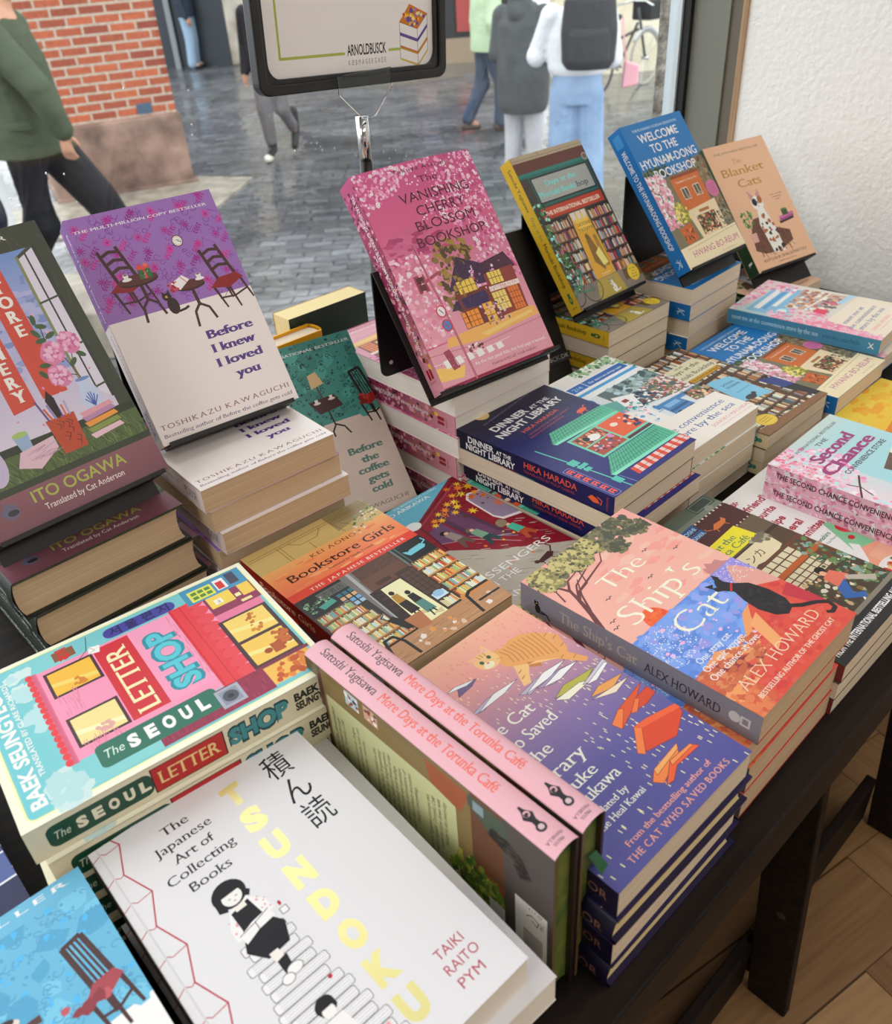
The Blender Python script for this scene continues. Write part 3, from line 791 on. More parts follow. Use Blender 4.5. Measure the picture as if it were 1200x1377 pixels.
# --- the pink cover with blossom trees over a lamplit house
def art_cherry():
    a = Art(138, 212, 'C8628C', 11)
    a.grad(0, 0, 138, 170, [(0, 'C2608E'), (.35, 'CC6A90'), (.5, 'C87A98'), (.7, 'D294A8'), (1, 'D9A0AE')])
    a.dots(40, (2, 62, 70, 90), ['B8547E', 'C46C92', 'A84A74'], 3, 8, .4, 9, .4)
    a.dots(240, lambda x, y: x < 46 and 84 < y < 170 and x < 46-abs(y-110)*.22, ['EFC3D2', 'F5D8E0', 'E3A4BA', 'D88AA6'], 1.0, 3.0)
    a.dots(160, lambda x, y: (x-66)**2/560+(y-94)**2/220 < 1 or (x-50)**2/160+(y-125)**2/520 < 1, ['6E5A34', '8A7440', '574A2E', 'A08A4A'], 1.4, 3.2)
    a.dots(520, lambda x, y: x > 78+ (y-60)*.16 + 14*math.sin(y*.09) and y < 132, ['E8A8C4', 'F2CADA', 'DB8FB2', 'C4628E', 'B85488'], 1.0, 2.6)
    a.dots(160, lambda x, y: y < 40-x*.5 and y > 2, ['F0C2D6', 'E3A0C0', 'D57EA8'], .9, 2.0)
    blossoms(a, 60, lambda x, y: y < 42-x*.42 and y > 1, 1.0, 2.2)
    blossoms(a, 150, lambda x, y: x > 84+14*math.sin(y*.09) and y < 140, .9, 2.2, ('FAE3EE', 'FFF6FA', 'F3C0DA', 'E9A2CC'))
    a.dots(120, (50, 5, 132, 60), ['FDEFF5', 'F4C8DC'], .5, 1.0)
    # house
    a.poly([(46, 128), (68, 98), (92, 110), (96, 130)], '4A3550'); a.poly([(50, 132), (92, 132), (90, 168), (54, 166)], '7A4238')
    a.poly([(86, 112), (126, 106), (134, 122), (92, 126)], '54344A'); a.poly([(90, 122), (130, 120), (128, 166), (90, 168)], '8E4A42')
    a.line([(68, 98), (86, 112), (126, 106)], .8, '2E2038')
    a.strokes(50, (52, 112, 88, 128), ['3A2A44', '5C4464'], 7, .4, -38)
    a.window(56, 121, 77, 134, 'F0C868', '5A2E2A', 4, 2, .6); a.window(94, 121, 112, 134, 'F2CE74', '5A2E2A', 4, 2, .6)
    a.poly([(40, 146), (48, 138), (84, 136), (86, 142), (82, 150)], '46365C'); a.strokes(24, (46, 139, 82, 147), ['34264A', '5E4C74'], 5, .4, -60)
    a.window(48, 150, 68, 166, 'E89A4C', '6A2E26', 4, 3, .5); a.window(74, 148, 86, 167, 'F0B860', '6A2E26', 2, 3, .5); a.window(90, 141, 108, 160, 'F4D080', '7A3A2A', 4, 3, .5)
    a.rect(111, 140, 126, 164, 'C8683E'); a.window(111, 140, 126, 164, 'D8824A', '6E2E22', 4, 4, .5)
    a.dots(50, (68, 150, 100, 170), ['D8D0D8', '9A6A8A', 'E8B8C8', '6E4A5A'], .8, 1.8)
    a.rect(90, 135, 130, 140, 'E8DCD4'); a.strokes(30, (90, 135, 128, 137), ['C88A9A'], 3, .5, 90)
    # street
    a.poly([(0, 172), (138, 166), (138, 212), (0, 212)], 'D7A0AC'); a.poly([(24, 168), (134, 164), (138, 174), (60, 180), (20, 176)], 'E2B36E'); a.poly([(60, 174), (130, 168), (130, 171), (66, 178)], 'EDC884')
    a.poly([(0, 190), (30, 196), (24, 206), (0, 203)], 'E8C070'); a.line([(0, 178), (60, 183), (138, 178)], .7, 'B8788E'); a.line([(0, 187), (40, 190), (90, 186)], .6, 'F2D8DA')
    for k in range(6): a.poly([(10+k*12, 186+.4*k), (17+k*12, 185.4+.4*k), (19+k*12, 193), (11+k*12, 194)], 'F2E6E8'); a.hold = True
    a.hold = False
    a.poly([(14, 178), (21, 177), (25, 196), (17, 197)], '9A4A5E')
    a.dots(26, (40, 181, 56, 188), ['3A2A26', '7A4A34', 'E8DCD0'], .6, 1.6)
    a.line([(30, 76), (33, 130), (36, 212)], 2.2, 'A45A70'); a.line([(31, 76), (36, 212)], .6, 'D08A9C')
    a.rect(17, 104, 28, 121, '9A4858'); a.rect(19, 106, 26, 112, '5A2A38'); a.rect(19, 113, 26, 119, '6A3644'); a.line([(26, 112), (44, 107)], 3, 'A85468')
    for y, c in ((142, 'E8E0E4'), (156, '5E86B8')):
        a.ell(29.5, y, 5.2, 6, 'C23A4E'); a.ell(29.5, y, 4, 4.8, c); a.line([(28, y-2.5), (31, y+2.5)], .8, '3A4A6A' if y < 150 else 'C23A4E')
    a.dots(40, (0, 60, 138, 205), ['6A2A44', '8A3A58'], .3, .6)
    K = '4E2436'
    a.text('Takuya Asakura', 41, 9.5, 4.0, K, fit=66, sp=.1)
    a.text('The', 65, 22, 6, K, fit=22)
    for s_, y, x, f in (('VANISHING', 38, 37, 82), ('CHERRY', 52, 49, 57), ('BLOSSOM', 66, 42, 70), ('BOOKSHOP', 81, 36, 82)): a.text(s_, x, y, 9.2, K, fit=f)
    a.text('As the last petal falls, the final page is turned...', 40, 200, 3.0, 'FBEFF2', fit=94)
    a.text('TRANSLATED BY YUKA MAENO', 57, 206, 2.2, '7A3A52', fit=58)
    a.rect(0, 209.5, 138, 212, '8E1F4A')
    sp = Art(212, 25.5, 'A8506E', 5)
    sp.grad(0, 0, 212, 25.5, [(0, 'BE5E8A'), (.3, 'A0486A'), (.6, '8E4260'), (1, 'D49CA8')], True)
    sp.dots(160, (10, 0, 120, 25), ['C87E9C', '7A3450', 'E2B0C2', '5A2A3C'], .8, 2.4); sp.dots(60, (100, 0, 180, 25), ['4A2A34', 'A86A50', 'D8A0A8'], 1, 3)
    sp.text('The VANISHING CHERRY BLOSSOM BOOKSHOP', 14, 13, 5.0, 'FBF2F4', fit=104, bold=.01); sp.text('Takuya Asakura', 124, 13, 4.6, 'FBEFF2', fit=48)
    sp.rect(186, 8, 196, 12, '8E1830'); sp.rect(186, 13.4, 196, 17, '8E1830'); sp.rect(182, 5, 187, 9, 'E6B83A'); sp.text('HARPER', 198, 13, 2, '8E1830', rot=90, al='c')
    bk = Art(138, 212, 'E6C6D0', 6)
    bk.dots(900, (0, 0, 138, 212), ['F4E4EA', 'D89CB4', 'C27A98', 'EBCBD6', 'A85A7C'], .8, 2.4); bk.dots(60, (20, 120, 120, 200), ['6A3A4A', '8A5A3A', 'B8863A'], 1.5, 4)
    return a, sp, bk

# --- the bookshop front with a yellow spine
BOOKC = ['C04A3C', 'E8DCC2', '3E5E7A', '6A8A6E', 'D8A24A', '7A4A6A', '9AB0BC', 'B07A5A', 'E6C8B8', '50424A', 'A8C4C0', 'D07A8A']
def art_mori():
    a = Art(129, 198, '4A4640', 21)
    a.rect(0, 0, 129, 9, 'B0A48E'); a.line([(0, 5), (50, 5.2), (129, 4.5)], .5, '6E6656'); a.line([(45, 0), (49, 5)], .5, '5A5246')
    a.rect(0, 8, 129, 22, '6E4A40'); a.up(); a.hold = True
    for k in range(33): a.line([(k*4, 8), (k*4, 22)], .7, '4A302A')
    a.hold = False
    a.rect(0, 22, 129, 27, '3F8078'); a.up(); a.hold = True
    for k in range(43): a.ell(k*3, 27, 1.4, 1.6, '356C66', 8)
    a.hold = False
    a.rect(14, 27, 124, 66, '3A6C66'); a.rect(16, 29, 122, 63, '2E3234'); a.rect(18, 31, 120, 61, 'A9ADA8')
    a.text('Days at the', 38, 43, 6.4, '6EE0E0', fit=56, serif=True); a.text('Morisaki Books', 20, 56, 7.4, '6EE0E0', fit=66, serif=True); a.text('hop', 88, 56, 7.4, '2E4A60', fit=22, serif=True)
    a.ell(124, 22, 5, 5, 'A8A296'); a.ell(124, 22, 3.2, 3.2, '6E6A60')
    a.rect(10, 68, 124, 82, 'B84E36'); a.text('THE INTERNATIONAL BESTSELLER', 16, 78, 5, 'F4E6D4', fit=102, bold=.02)
    a.rect(0, 84, 129, 198, '5A4A3E')
    for x0, x1 in ((3, 50), (84, 129)):
        a.rect(x0, 84, x1, 172, '342A26')
        for k in range(6):
            y = 86 + k*14.5
            a.books(x0+1, y, x1-1, y+12.4, BOOKC); a.rect(x0, y+12.4, x1, y+14, '6A5240')
    a.poly([(52, 84), (82, 84), (86, 194), (46, 194)], 'D6A944'); a.poly([(56, 88), (80, 88), (80, 110), (57, 110)], 'E8C25E')
    for k in range(3): a.poly([(53+k*10, 84), (61+k*10, 84), (60+k*10, 96), (57+k*10, 92), (54+k*10, 97)], 'D8D4CC')
    a.text('SATOSHI', 69, 103, 4.2, '3A2E22', al='c', fit=24, serif=True); a.text('YAGISAWA', 69, 110, 4.2, '3A2E22', al='c', fit=27, serif=True)
    a.poly([(60, 122), (68, 118), (76, 150), (70, 164), (58, 150)], '8A6E3A'); a.ell(64, 118, 3.6, 4.2, '7E6434'); a.poly([(74, 124), (80, 122), (82, 160), (74, 160)], 'A88844'); a.ell(77, 121, 3, 3.6, '9A7A3C'); a.poly([(66, 140), (76, 134), (80, 156), (70, 158)], 'F2DC8E')
    a.text('Translated by', 68, 168, 2.2, 'F2E4B4', al='c', serif=True); a.text('Eric Ozawa', 68, 172, 2.2, 'F2E4B4', al='c', serif=True)
    a.poly([(0, 172), (129, 170), (129, 198), (0, 198)], '8A8278'); a.poly([(46, 172), (86, 172), (92, 198), (36, 198)], 'B0A058')
    a.dots(120, lambda x, y: x < 18 and 60 < y < 178, ['3F6A4A', '5E8A5E', 'A8E4D8', '2E4A3A'], 1.2, 3.0)
    a.dots(40, (6, 128, 26, 150), ['3E5A36', '5A7A48', '2A3E2A'], 1.4, 3.2)
    # bicycle
    for cx, rr in ((34, 16), (2, 14)):
        P = [(cx+rr*math.cos(k*.2618), 180+rr*.95*math.sin(k*.2618)) for k in range(25)]; a.line(P, 1.2, '2A2A2E')
        a.up(); a.hold = True
        for k in range(12): a.line([(cx, 180), (cx+rr*math.cos(k*.5236), 180+rr*.95*math.sin(k*.5236))], .25, '55585C')
        a.hold = False
    a.line([(34, 180), (26, 152), (20, 150)], 1.5, '3E8A7A'); a.line([(2, 180), (26, 156), (14, 178), (34, 180)], 1.5, '3E8A7A')
    a.line([(8, 164), (5, 176)], 1.5, '3E8A7A'); a.line([(3, 163), (13, 163)], 2, '2A2A2A')
    art_cat_sit(a, 71, 194, 20, 'E8E4DC'); a.dots(8, (66, 176, 76, 192), ['8A8A90'], .8, 1.6)
    a.rect(96, 172, 129, 186, '6E5A3A'); a.ell(114, 180, 10.5, 11, 'E4BE3C', 24); a.ell(114, 180, 9, 9.5, 'EBCB54', 24)
    for k, s_ in enumerate(('More Days', 'at the', 'Morisaki', 'Bookshop')): a.text(s_, 114, 175.5+k*3.6, 1.8, '4A3A16', al='c', serif=True)
    sp = Art(198, 18.6, 'CFAE3A', 8)
    sp.text('Satoshi Yagisawa', 10, 11.5, 5.2, '3A3216', fit=54, serif=True); sp.text('Days at the', 72, 11.5, 5.2, '6E7A58', fit=30, serif=True); sp.text('Morisaki Bookshop', 106, 11.5, 5.4, '2E2A18', fit=58, serif=True, bold=.01)
    sp.ell(180, 9.3, 5.5, 2.8, '2E6A50'); sp.ell(173.5, 9.3, 2.2, 2.2, '2E6A50'); sp.ell(180, 9.3, 2, 1.4, 'CFAE3A'); sp.text('manilla', 190, 9.3, 2.0, '4A4420', rot=90, al='c', serif=True)
    return a, sp

# --- the blue cover with the brick bookshop
def art_hyun():
    a = Art(129, 198, '2F7DB8', 31)
    a.text('THE RUNAWAY KOREAN SENSATION', 19, 11.5, 3.4, 'CFE2F0', fit=94)
    a.poly([(0, 64), (16, 62), (22, 78), (110, 76), (112, 64), (129, 62), (129, 198), (0, 198)], '7E7A62'); 
    a.dots(260, lambda x, y: x > 94 and 62 < y < 150, ['5E5A42', '7A7452', '4A5038', 'A09070', '8A6A5A'], 1.2, 3.4)
    a.dots(110, (0, 62, 50, 76), ['3F5A44', '55704E', '2E4436'], 1.2, 3)
    a.poly([(44, 82), (106, 80), (104, 126), (46, 128)], 'C4733C'); a.strokes(60, (46, 84, 102, 124), ['B4642F', 'D08448'], 5, .4, 0); a.rect(46, 79, 106, 83, '8E4E2A')
    for s_, y, x, f in (('WELCOME', 27, 24, 83), ('TO THE', 43, 38, 56), ('HYUNAM-DONG', 60, 5, 119), ('BOOKSHOP', 76.5, 22, 89)): a.text(s_, x, y, 11, 'F7FAFC', fit=f, bold=.012)
    a.text('Translated by Shanna Tan', 75, 90, 2.6, 'F6E4D2', al='c', fit=46)
    for x in (56, 82): a.window(x, 98, x+13, 113, '5A5A50', 'E8DCC8', 2, 1, 1.0); a.dots(8, (x, 109, x+13, 114), ['6E8A5A', 'C8A08A'], .8, 1.6)
    a.ell(118, 111, 12, 12, 'C87AA0', 22)
    for k in range(5): a.line([(110, 105+k*3), (126, 105+k*3)], .5, '9A4A74')
    a.poly([(46, 128), (112, 124), (110, 168), (54, 170)], 'E0D2B4'); a.rect(60, 138, 100, 162, '3E342C'); a.dots(120, (60, 138, 100, 164), ['8A6A4A', 'C8A070', '5A7A4A', 'E0C8A0', 'A04A3A'], .9, 2.4); a.rect(70, 131, 92, 135, 'A8763E')
    a.dots(320, lambda x, y: x < 34 and 72 < y < 142 and x < 40-abs(y-104)*.3, ['F2D4DC', 'E8B8C6', 'F8E6EA', 'D89AAE'], 1.2, 3.4)
    a.dots(130, lambda x, y: (x-36)**2/190+(y-128)**2/220 < 1, ['D8CC5A', 'B8AE48', 'E6DC84', '8A8A40'], 1.0, 2.8)
    a.poly([(16, 146), (42, 142), (46, 166), (20, 168)], 'BE6A36'); a.dots(30, (20, 150, 42, 166), ['8A4424', 'D88A52', '5A3A2A'], .9, 2)
    a.dots(60, (104, 142, 129, 166), ['4A4A42', '7A7264', '2E2E2A', 'A8A08A'], .8, 2)
    a.poly([(0, 170), (129, 164), (129, 198), (0, 198)], 'EADCBE'); a.line([(14, 174), (129, 167)], 1.0, 'C8B894')
    a.text('HWANG BO-REUM', 20, 186, 8.4, 'B8688E', fit=102); a.text('BLOOMSBURY', 78, 193, 1.6, 'A89A84', fit=34)
    sp = Art(198, 22, '2574B0', 9)
    sp.rect(6, 5, 22, 17, '4A90C4'); sp.text('WELCOME TO THE HYUNAM-DONG BOOKSHOP', 27, 15, 7, 'EAF2F8', fit=138, bold=.008); sp.line([(180, 7), (190, 15)], .7, 'D8E8F4'); sp.line([(180, 15), (184, 8), (190, 9), (178, 12)], .7, 'D8E8F4')
    return a, sp

# --- the peach cover with a cat in a blanket
def art_blank():
    a = Art(129, 198, 'E2BC9E', 41)
    a.text('THE JAPANESE BESTSELLER', 15, 15, 3.2, '7A6650', fit=96)
    a.text('The', 55, 33, 8, 'B8934A', al='c', serif=True); a.text('Blanket', 16, 50, 12.5, 'B08A3E', fit=88, serif=True); a.text('Cats', 38, 70, 12.5, 'B08A3E', fit=48, serif=True)
    for k, s_ in enumerate(('Tender, charming', 'and fable-like', 'stories')): a.text(s_, 102, 93+k*4.2, 2.4, '5A4A3E', al='c', it=.15, serif=True)
    a.poly([(14, 166), (20, 140), (34, 120), (60, 118), (72, 140), (98, 150), (96, 166), (60, 176), (30, 174)], '6E4C3C'); a.strokes(60, (20, 140, 92, 170), ['5A3C30', '825C4A'], 12, .9, 70, .4)
    a.poly([(48, 176), (44, 130), (52, 108), (66, 108), (72, 136), (72, 178)], 'F2EAE4'); a.dots(30, (46, 112, 74, 176), ['3A2E2A', 'B06A3A'], 1.2, 4.0)
    a.ell(58, 98, 12, 12, 'F4ECE6', 18); a.poly([(47, 92), (46, 76), (56, 87)], 'C89A94'); a.poly([(60, 87), (69, 76), (70, 93)], 'C89A94'); a.ell(53, 96, 5, 6, '2E2624'); a.ell(65, 94, 4.6, 6, 'A86A3E'); a.dots(4, (54, 96, 62, 99), ['3A4A2A'], .9, 1.2); a.ell(58, 103, 1.4, 1, 'D08A84')
    for y, c, x in ((134, '3A2E2A', 84), (130.6, 'A05A86', 86), (127, 'C47AA6', 87)): a.poly([(x, y), (x+32, y-3), (x+34, y+1), (x+2, y+4)], c)
    a.rect(97, 118, 110, 127, '3E5A34'); a.ell(103.5, 118, 6.5, 1.8, '5A7A48')
    a.line([(22, 146), (24, 130), (27, 114)], .9, '4A3A2A'); a.dots(34, (15, 106, 36, 130), ['5A8A4E', '3E6A3A', '7AA464'], 1.4, 2.6); a.poly([(14, 140), (30, 140), (28, 154), (16, 154)], 'DAB0A4')
    a.text('KIYOSHI SHIGEMATSU', 20, 186, 4.2, '5A4636', fit=94, serif=True); a.text('Translated by Jesse Kirkwood', 67, 191.5, 2.3, '6A5646', al='c', serif=True)
    sp = Art(198, 14, '24401C', 12); sp.text('The Blanket Cats', 14, 10, 6, 'D8C49A', fit=70, serif=True); sp.text('KIYOSHI SHIGEMATSU', 92, 9, 4, 'D8C49A', fit=60, serif=True); art_cat_sit(sp, 180, 11, 9, 'E8E4D8')
    return a, sp

# --- the green framed cover with red banners and peonies
def art_ogawa():
    a = Art(138, 210, '474C40', 51)
    a.strokes(160, (0, 0, 138, 210), ['41463A', '4E5346'], 12, 1.2, 85, .3)
    a.text('BESTSELLER', 112, 9, 3.4, 'F2F0EA', al='r', fit=52, bold=.01)
    a.grad(14, 18, 127, 158, [(0, '7E9ACB'), (.35, 'A9B2D8'), (.6, 'C0BCD6'), (1, 'D8D2E0')])
    a.dots(60, (60, 40, 124, 110), ['8896C4', 'B4B8DA', '96A4D0'], 3, 8, .4, 9, .5)
    # casement
    a.poly([(112, 24), (127, 17), (127, 142), (110, 128)], 'DAD6E4'); a.line([(112, 24), (127, 17)], 2.4, '4E5444')
    a.line([(112, 23), (111, 60), (110, 128)], 2.2, '8A9068'); a.line([(119, 21), (118, 135)], 1.3, '3E443C'); a.line([(127, 17), (127, 142)], 2.6, '3E443C')
    for y in (58, 96, 130): a.line([(111, y+2), (127, y)], 1.5, '4E5444')
    # banners
    RED = 'C65A4C'
    a.poly([(80, 28), (97, 28), (98, 126), (79, 126)], RED); a.poly([(56, 76), (73, 74), (73, 128), (55, 130)], RED); a.poly([(24, 60), (44, 58), (44, 130), (24, 132)], RED)
    for k, ch in enumerate('STORE'): a.text(ch, 89, 34+k*11.2, 8.6, 'F6EDE4', al='c', serif=True, bold=.035)
    for k, ch in enumerate('NERY'): a.text(ch, 65, 90+k*11, 8.6, 'F6EDE4', al='c', serif=True, bold=.035)
    a.dots(16, (40, 60, 124, 150), ['E6B4C4', 'D88AA8'], .7, 1.4)
    a.rect(14, 150, 138, 158, '3A4234'); a.poly([(0, 156), (138, 156), (138, 178), (0, 178)], '5C6B46'); a.strokes(220, (0, 156, 136, 176), ['6E7E50', '4E5C3C', '7A8A58', '445236'], 7, .6, 75, .5)
    a.rect(0, 176, 138, 181, '3E4836')
    # branch with peonies
    a.line([(112, 124), (108, 104), (100, 92), (102, 78), (98, 66)], .8, '5A5038'); a.line([(110, 112), (116, 96)], .7, '5A5038'); a.line([(110, 118), (98, 112)], .7, '5A5038')
    a.up(); a.hold = True
    for x, y, q in ((103, 76, 20), (97, 80, 60), (106, 84, -20), (100, 70, 100), (92, 104, 10), (88, 110, 60), (112, 108, -40), (104, 102, 70), (98, 86, 0), (120, 104, 40)): a.ell(x, y, 4.2, 2.0, '4F6446', 10, q)
    a.hold = False
    for x, y in ((116, 93), (101, 97), (98, 114)):
        a.blob(x, y, 8.6, 'D48CB0', .12, 14); a.dots(40, (x-6, y-6, x+6, y+6), ['E4A8C6', 'C4749E', 'EDC0D6'], 1.0, 2.2)
    # vase, books, pencil pot, cup, letters
    a.poly([(106, 122), (117, 121), (116, 126), (119, 134), (116, 146), (105, 147), (102, 136), (106, 127)], 'C6D0EA'); a.ell(111.5, 122, 5.6, 1.4, '7A90C4')
    for k in range(6): a.line([(111, 144), (106+k*2, 132+abs(k-2.5)*2)], .8, '4A64AC')
    for y, c in ((164, 'E2C4CE'), (159.5, '8A9A5A'), (154.5, 'E0A050'), (150, 'B890B4'), (146.4, 'D8A4AE')): a.poly([(97, y-1), (122, y-3), (124, y+.4), (99, y+3)], c)
    a.poly([(72, 142), (94, 142), (92, 169), (74, 169)], 'B4563C'); a.up(); a.hold = True
    for _ in range(9): a.line([(x := a.r.uniform(74, 90), y := a.r.uniform(144, 164)), (x+3, y+2), (x+1, y+5)], .5, '5A2A20')
    a.hold = False
    for k, c in enumerate(('6E5A8A', 'C86A4A', '9A8ABA', '3A3030', '7A6AA0', 'D07A58', 'B8A8C8')): a.line([(75+k*2.6, 143), (72+k*3.2, 126+(k*7) % 9)], 1.5, c)
    a.poly([(81, 142), (79, 128), (83, 121), (86, 128), (85, 142)], '2E2826')
    a.poly([(46, 144), (57, 144), (56, 156), (48, 157)], '9CB4CE'); a.ell(51.5, 144, 5.5, 2.2, 'A8C07A'); a.poly([(40, 166), (46, 156), (72, 153), (72, 162), (54, 172)], 'D9BECB'); a.strokes(14, (46, 158, 66, 166), ['B896AC'], 10, .4, -12)
    a.ell(24, 158, 10, 16, 'C4BCD4')
    a.grad(0, 181, 138, 210, [(0, '8A626A'), (1, '7A545E')])
    a.blob(20, 191, 6, '6E6A80', .3); a.ell(22, 193, 4, 2.2, '3A3A3E')
    a.text('ITO OGAWA', 38, 192.5, 8.4, 'A9B25E', fit=73, bold=.012); a.text('Translated by Cat Anderson', 43, 200.5, 4.6, 'EAE0DC', fit=62)
    sp = Art(210, 33, '2E3430', 13); sp.text('STATIONERY STORE', 40, 20, 7, 'C8D0C4', fit=110, serif=True); sp.text('ITO OGAWA', 160, 18, 5, 'C8D0C4', fit=36)
    return a, sp

# --- the green flowered cover with lamp, table and chair
def art_coffee(teal='4E938A', dark='1E3E3A', white='DDD0C6', seed=61, hl='BESTSELLER'):
    a = Art(129, 198, white, seed)
    a.rect(0, 0, 129, 91, teal); a.dots(40, (0, 0, 129, 91), ['5BA69C' if teal == '4E938A' else '7CC0DA', '47877E' if teal == '4E938A' else '5AA2C4'], 4, 9)
    rg = a.r; a.up(); a.hold = True
    for _ in range(170):
        x, y = rg.uniform(0, 127), rg.uniform(2, 88); swirl(a, x, y, rg.uniform(1.5, 4), dark, .7, rg.choice((-1, 1)))
    for _ in range(150): a.blob(rg.uniform(0, 127), rg.uniform(2, 88), rg.uniform(.5, 1.4), dark, .5, 6)
    a.hold = False
    a.text('THE INTERNATIONAL ' + hl, 126, 11, 2.9, 'E6F0EC', al='r', fit=118, serif=True)
    return a
def art_coffee_green():
    a = art_coffee(); D = '2A1A18'
    a.line([(71, 48), (73, 64)], 1.8, '5A4A3A'); a.poly([(66, 36), (76, 34), (80, 48), (65, 51)], 'D8BC90'); a.poly([(56, 64), (86, 62), (92, 76), (64, 79)], '4A2A26'); a.line([(74, 78), (75, 94), (70, 100), (70, 106)], 1.8, D); a.line([(75, 93), (84, 98), (88, 107)], 1.8, D)
    for x, y in ((65, 66), (82, 65)): a.ell(x, y+1, 4, 1.3, 'E8E0D6'); a.poly([(x-2, y-3), (x+2, y-3), (x+1.4, y+.6), (x-1.4, y+.6)], 'F4EEE6')
    art_chair(a, 111, 44, 56, D, '9A2A22', .75, 'v'); a.dots(8, (106, 72, 122, 82), ['B83A2E', '7A1E1A'], 2, 3.4)
    for k, (s_, y) in enumerate((('Before', 130), ('the', 141.5), ('coffee', 152.5), ('gets', 163.5), ('cold', 174.5))): a.text(s_, (96, 96, 96, 97, 97)[k], y, 7.2, '5E867E', al='c', serif=True, bold=.03, fit=(39, 20, 35, 24, 24)[k])
    a.text('TOSHIKAZU KAWAGUCHI', 66, 190, 4.2, '8A7A6E', al='c', fit=110, serif=True)
    sp = Art(198, 16, 'DDD0C6', 3); sp.rect(0, 0, 90, 16, '3E7A72'); sp.text('Before the coffee gets cold', 10, 11, 5, 'E6F0EC', fit=76, serif=True)
    return a, sp
def art_coffee_blue():
    a = art_coffee('6FB2D0', '5C9DC2', 'E8E8EA', 62, 'BESTSELLER'); D = '4A2A2A'
    a.up(); a.hold = True
    for _ in range(120): a.blob(a.r.uniform(0, 127), a.r.uniform(14, 88), a.r.uniform(.5, 1.8), '58B4E6', .6, 7)
    a.hold = False
    a.rect(20, 1, 129, 13, '70B3D0'); a.text('BESTSELLER', 121, 6.5, 3.6, 'F4F8FA', al='r', fit=96, serif=True, bold=.01, sp=.25)
    art_chair(a, 104, 40, 54, D, 'A04A52', .62, 'v'); a.dots(8, (90, 68, 112, 78), ['B86066', '8A3A44'], 2, 3.6)
    a.ell(68, 60, 8, 3.4, 'D8D0C8'); a.ell(68, 58, 6, 2.6, '3A2A2A'); a.rect(50, 64, 84, 68, '5A3A34')
    sp = Art(198, 25, 'E8E8EA', 3); sp.rect(0, 0, 90, 25, '6FB2D0')
    return a, sp
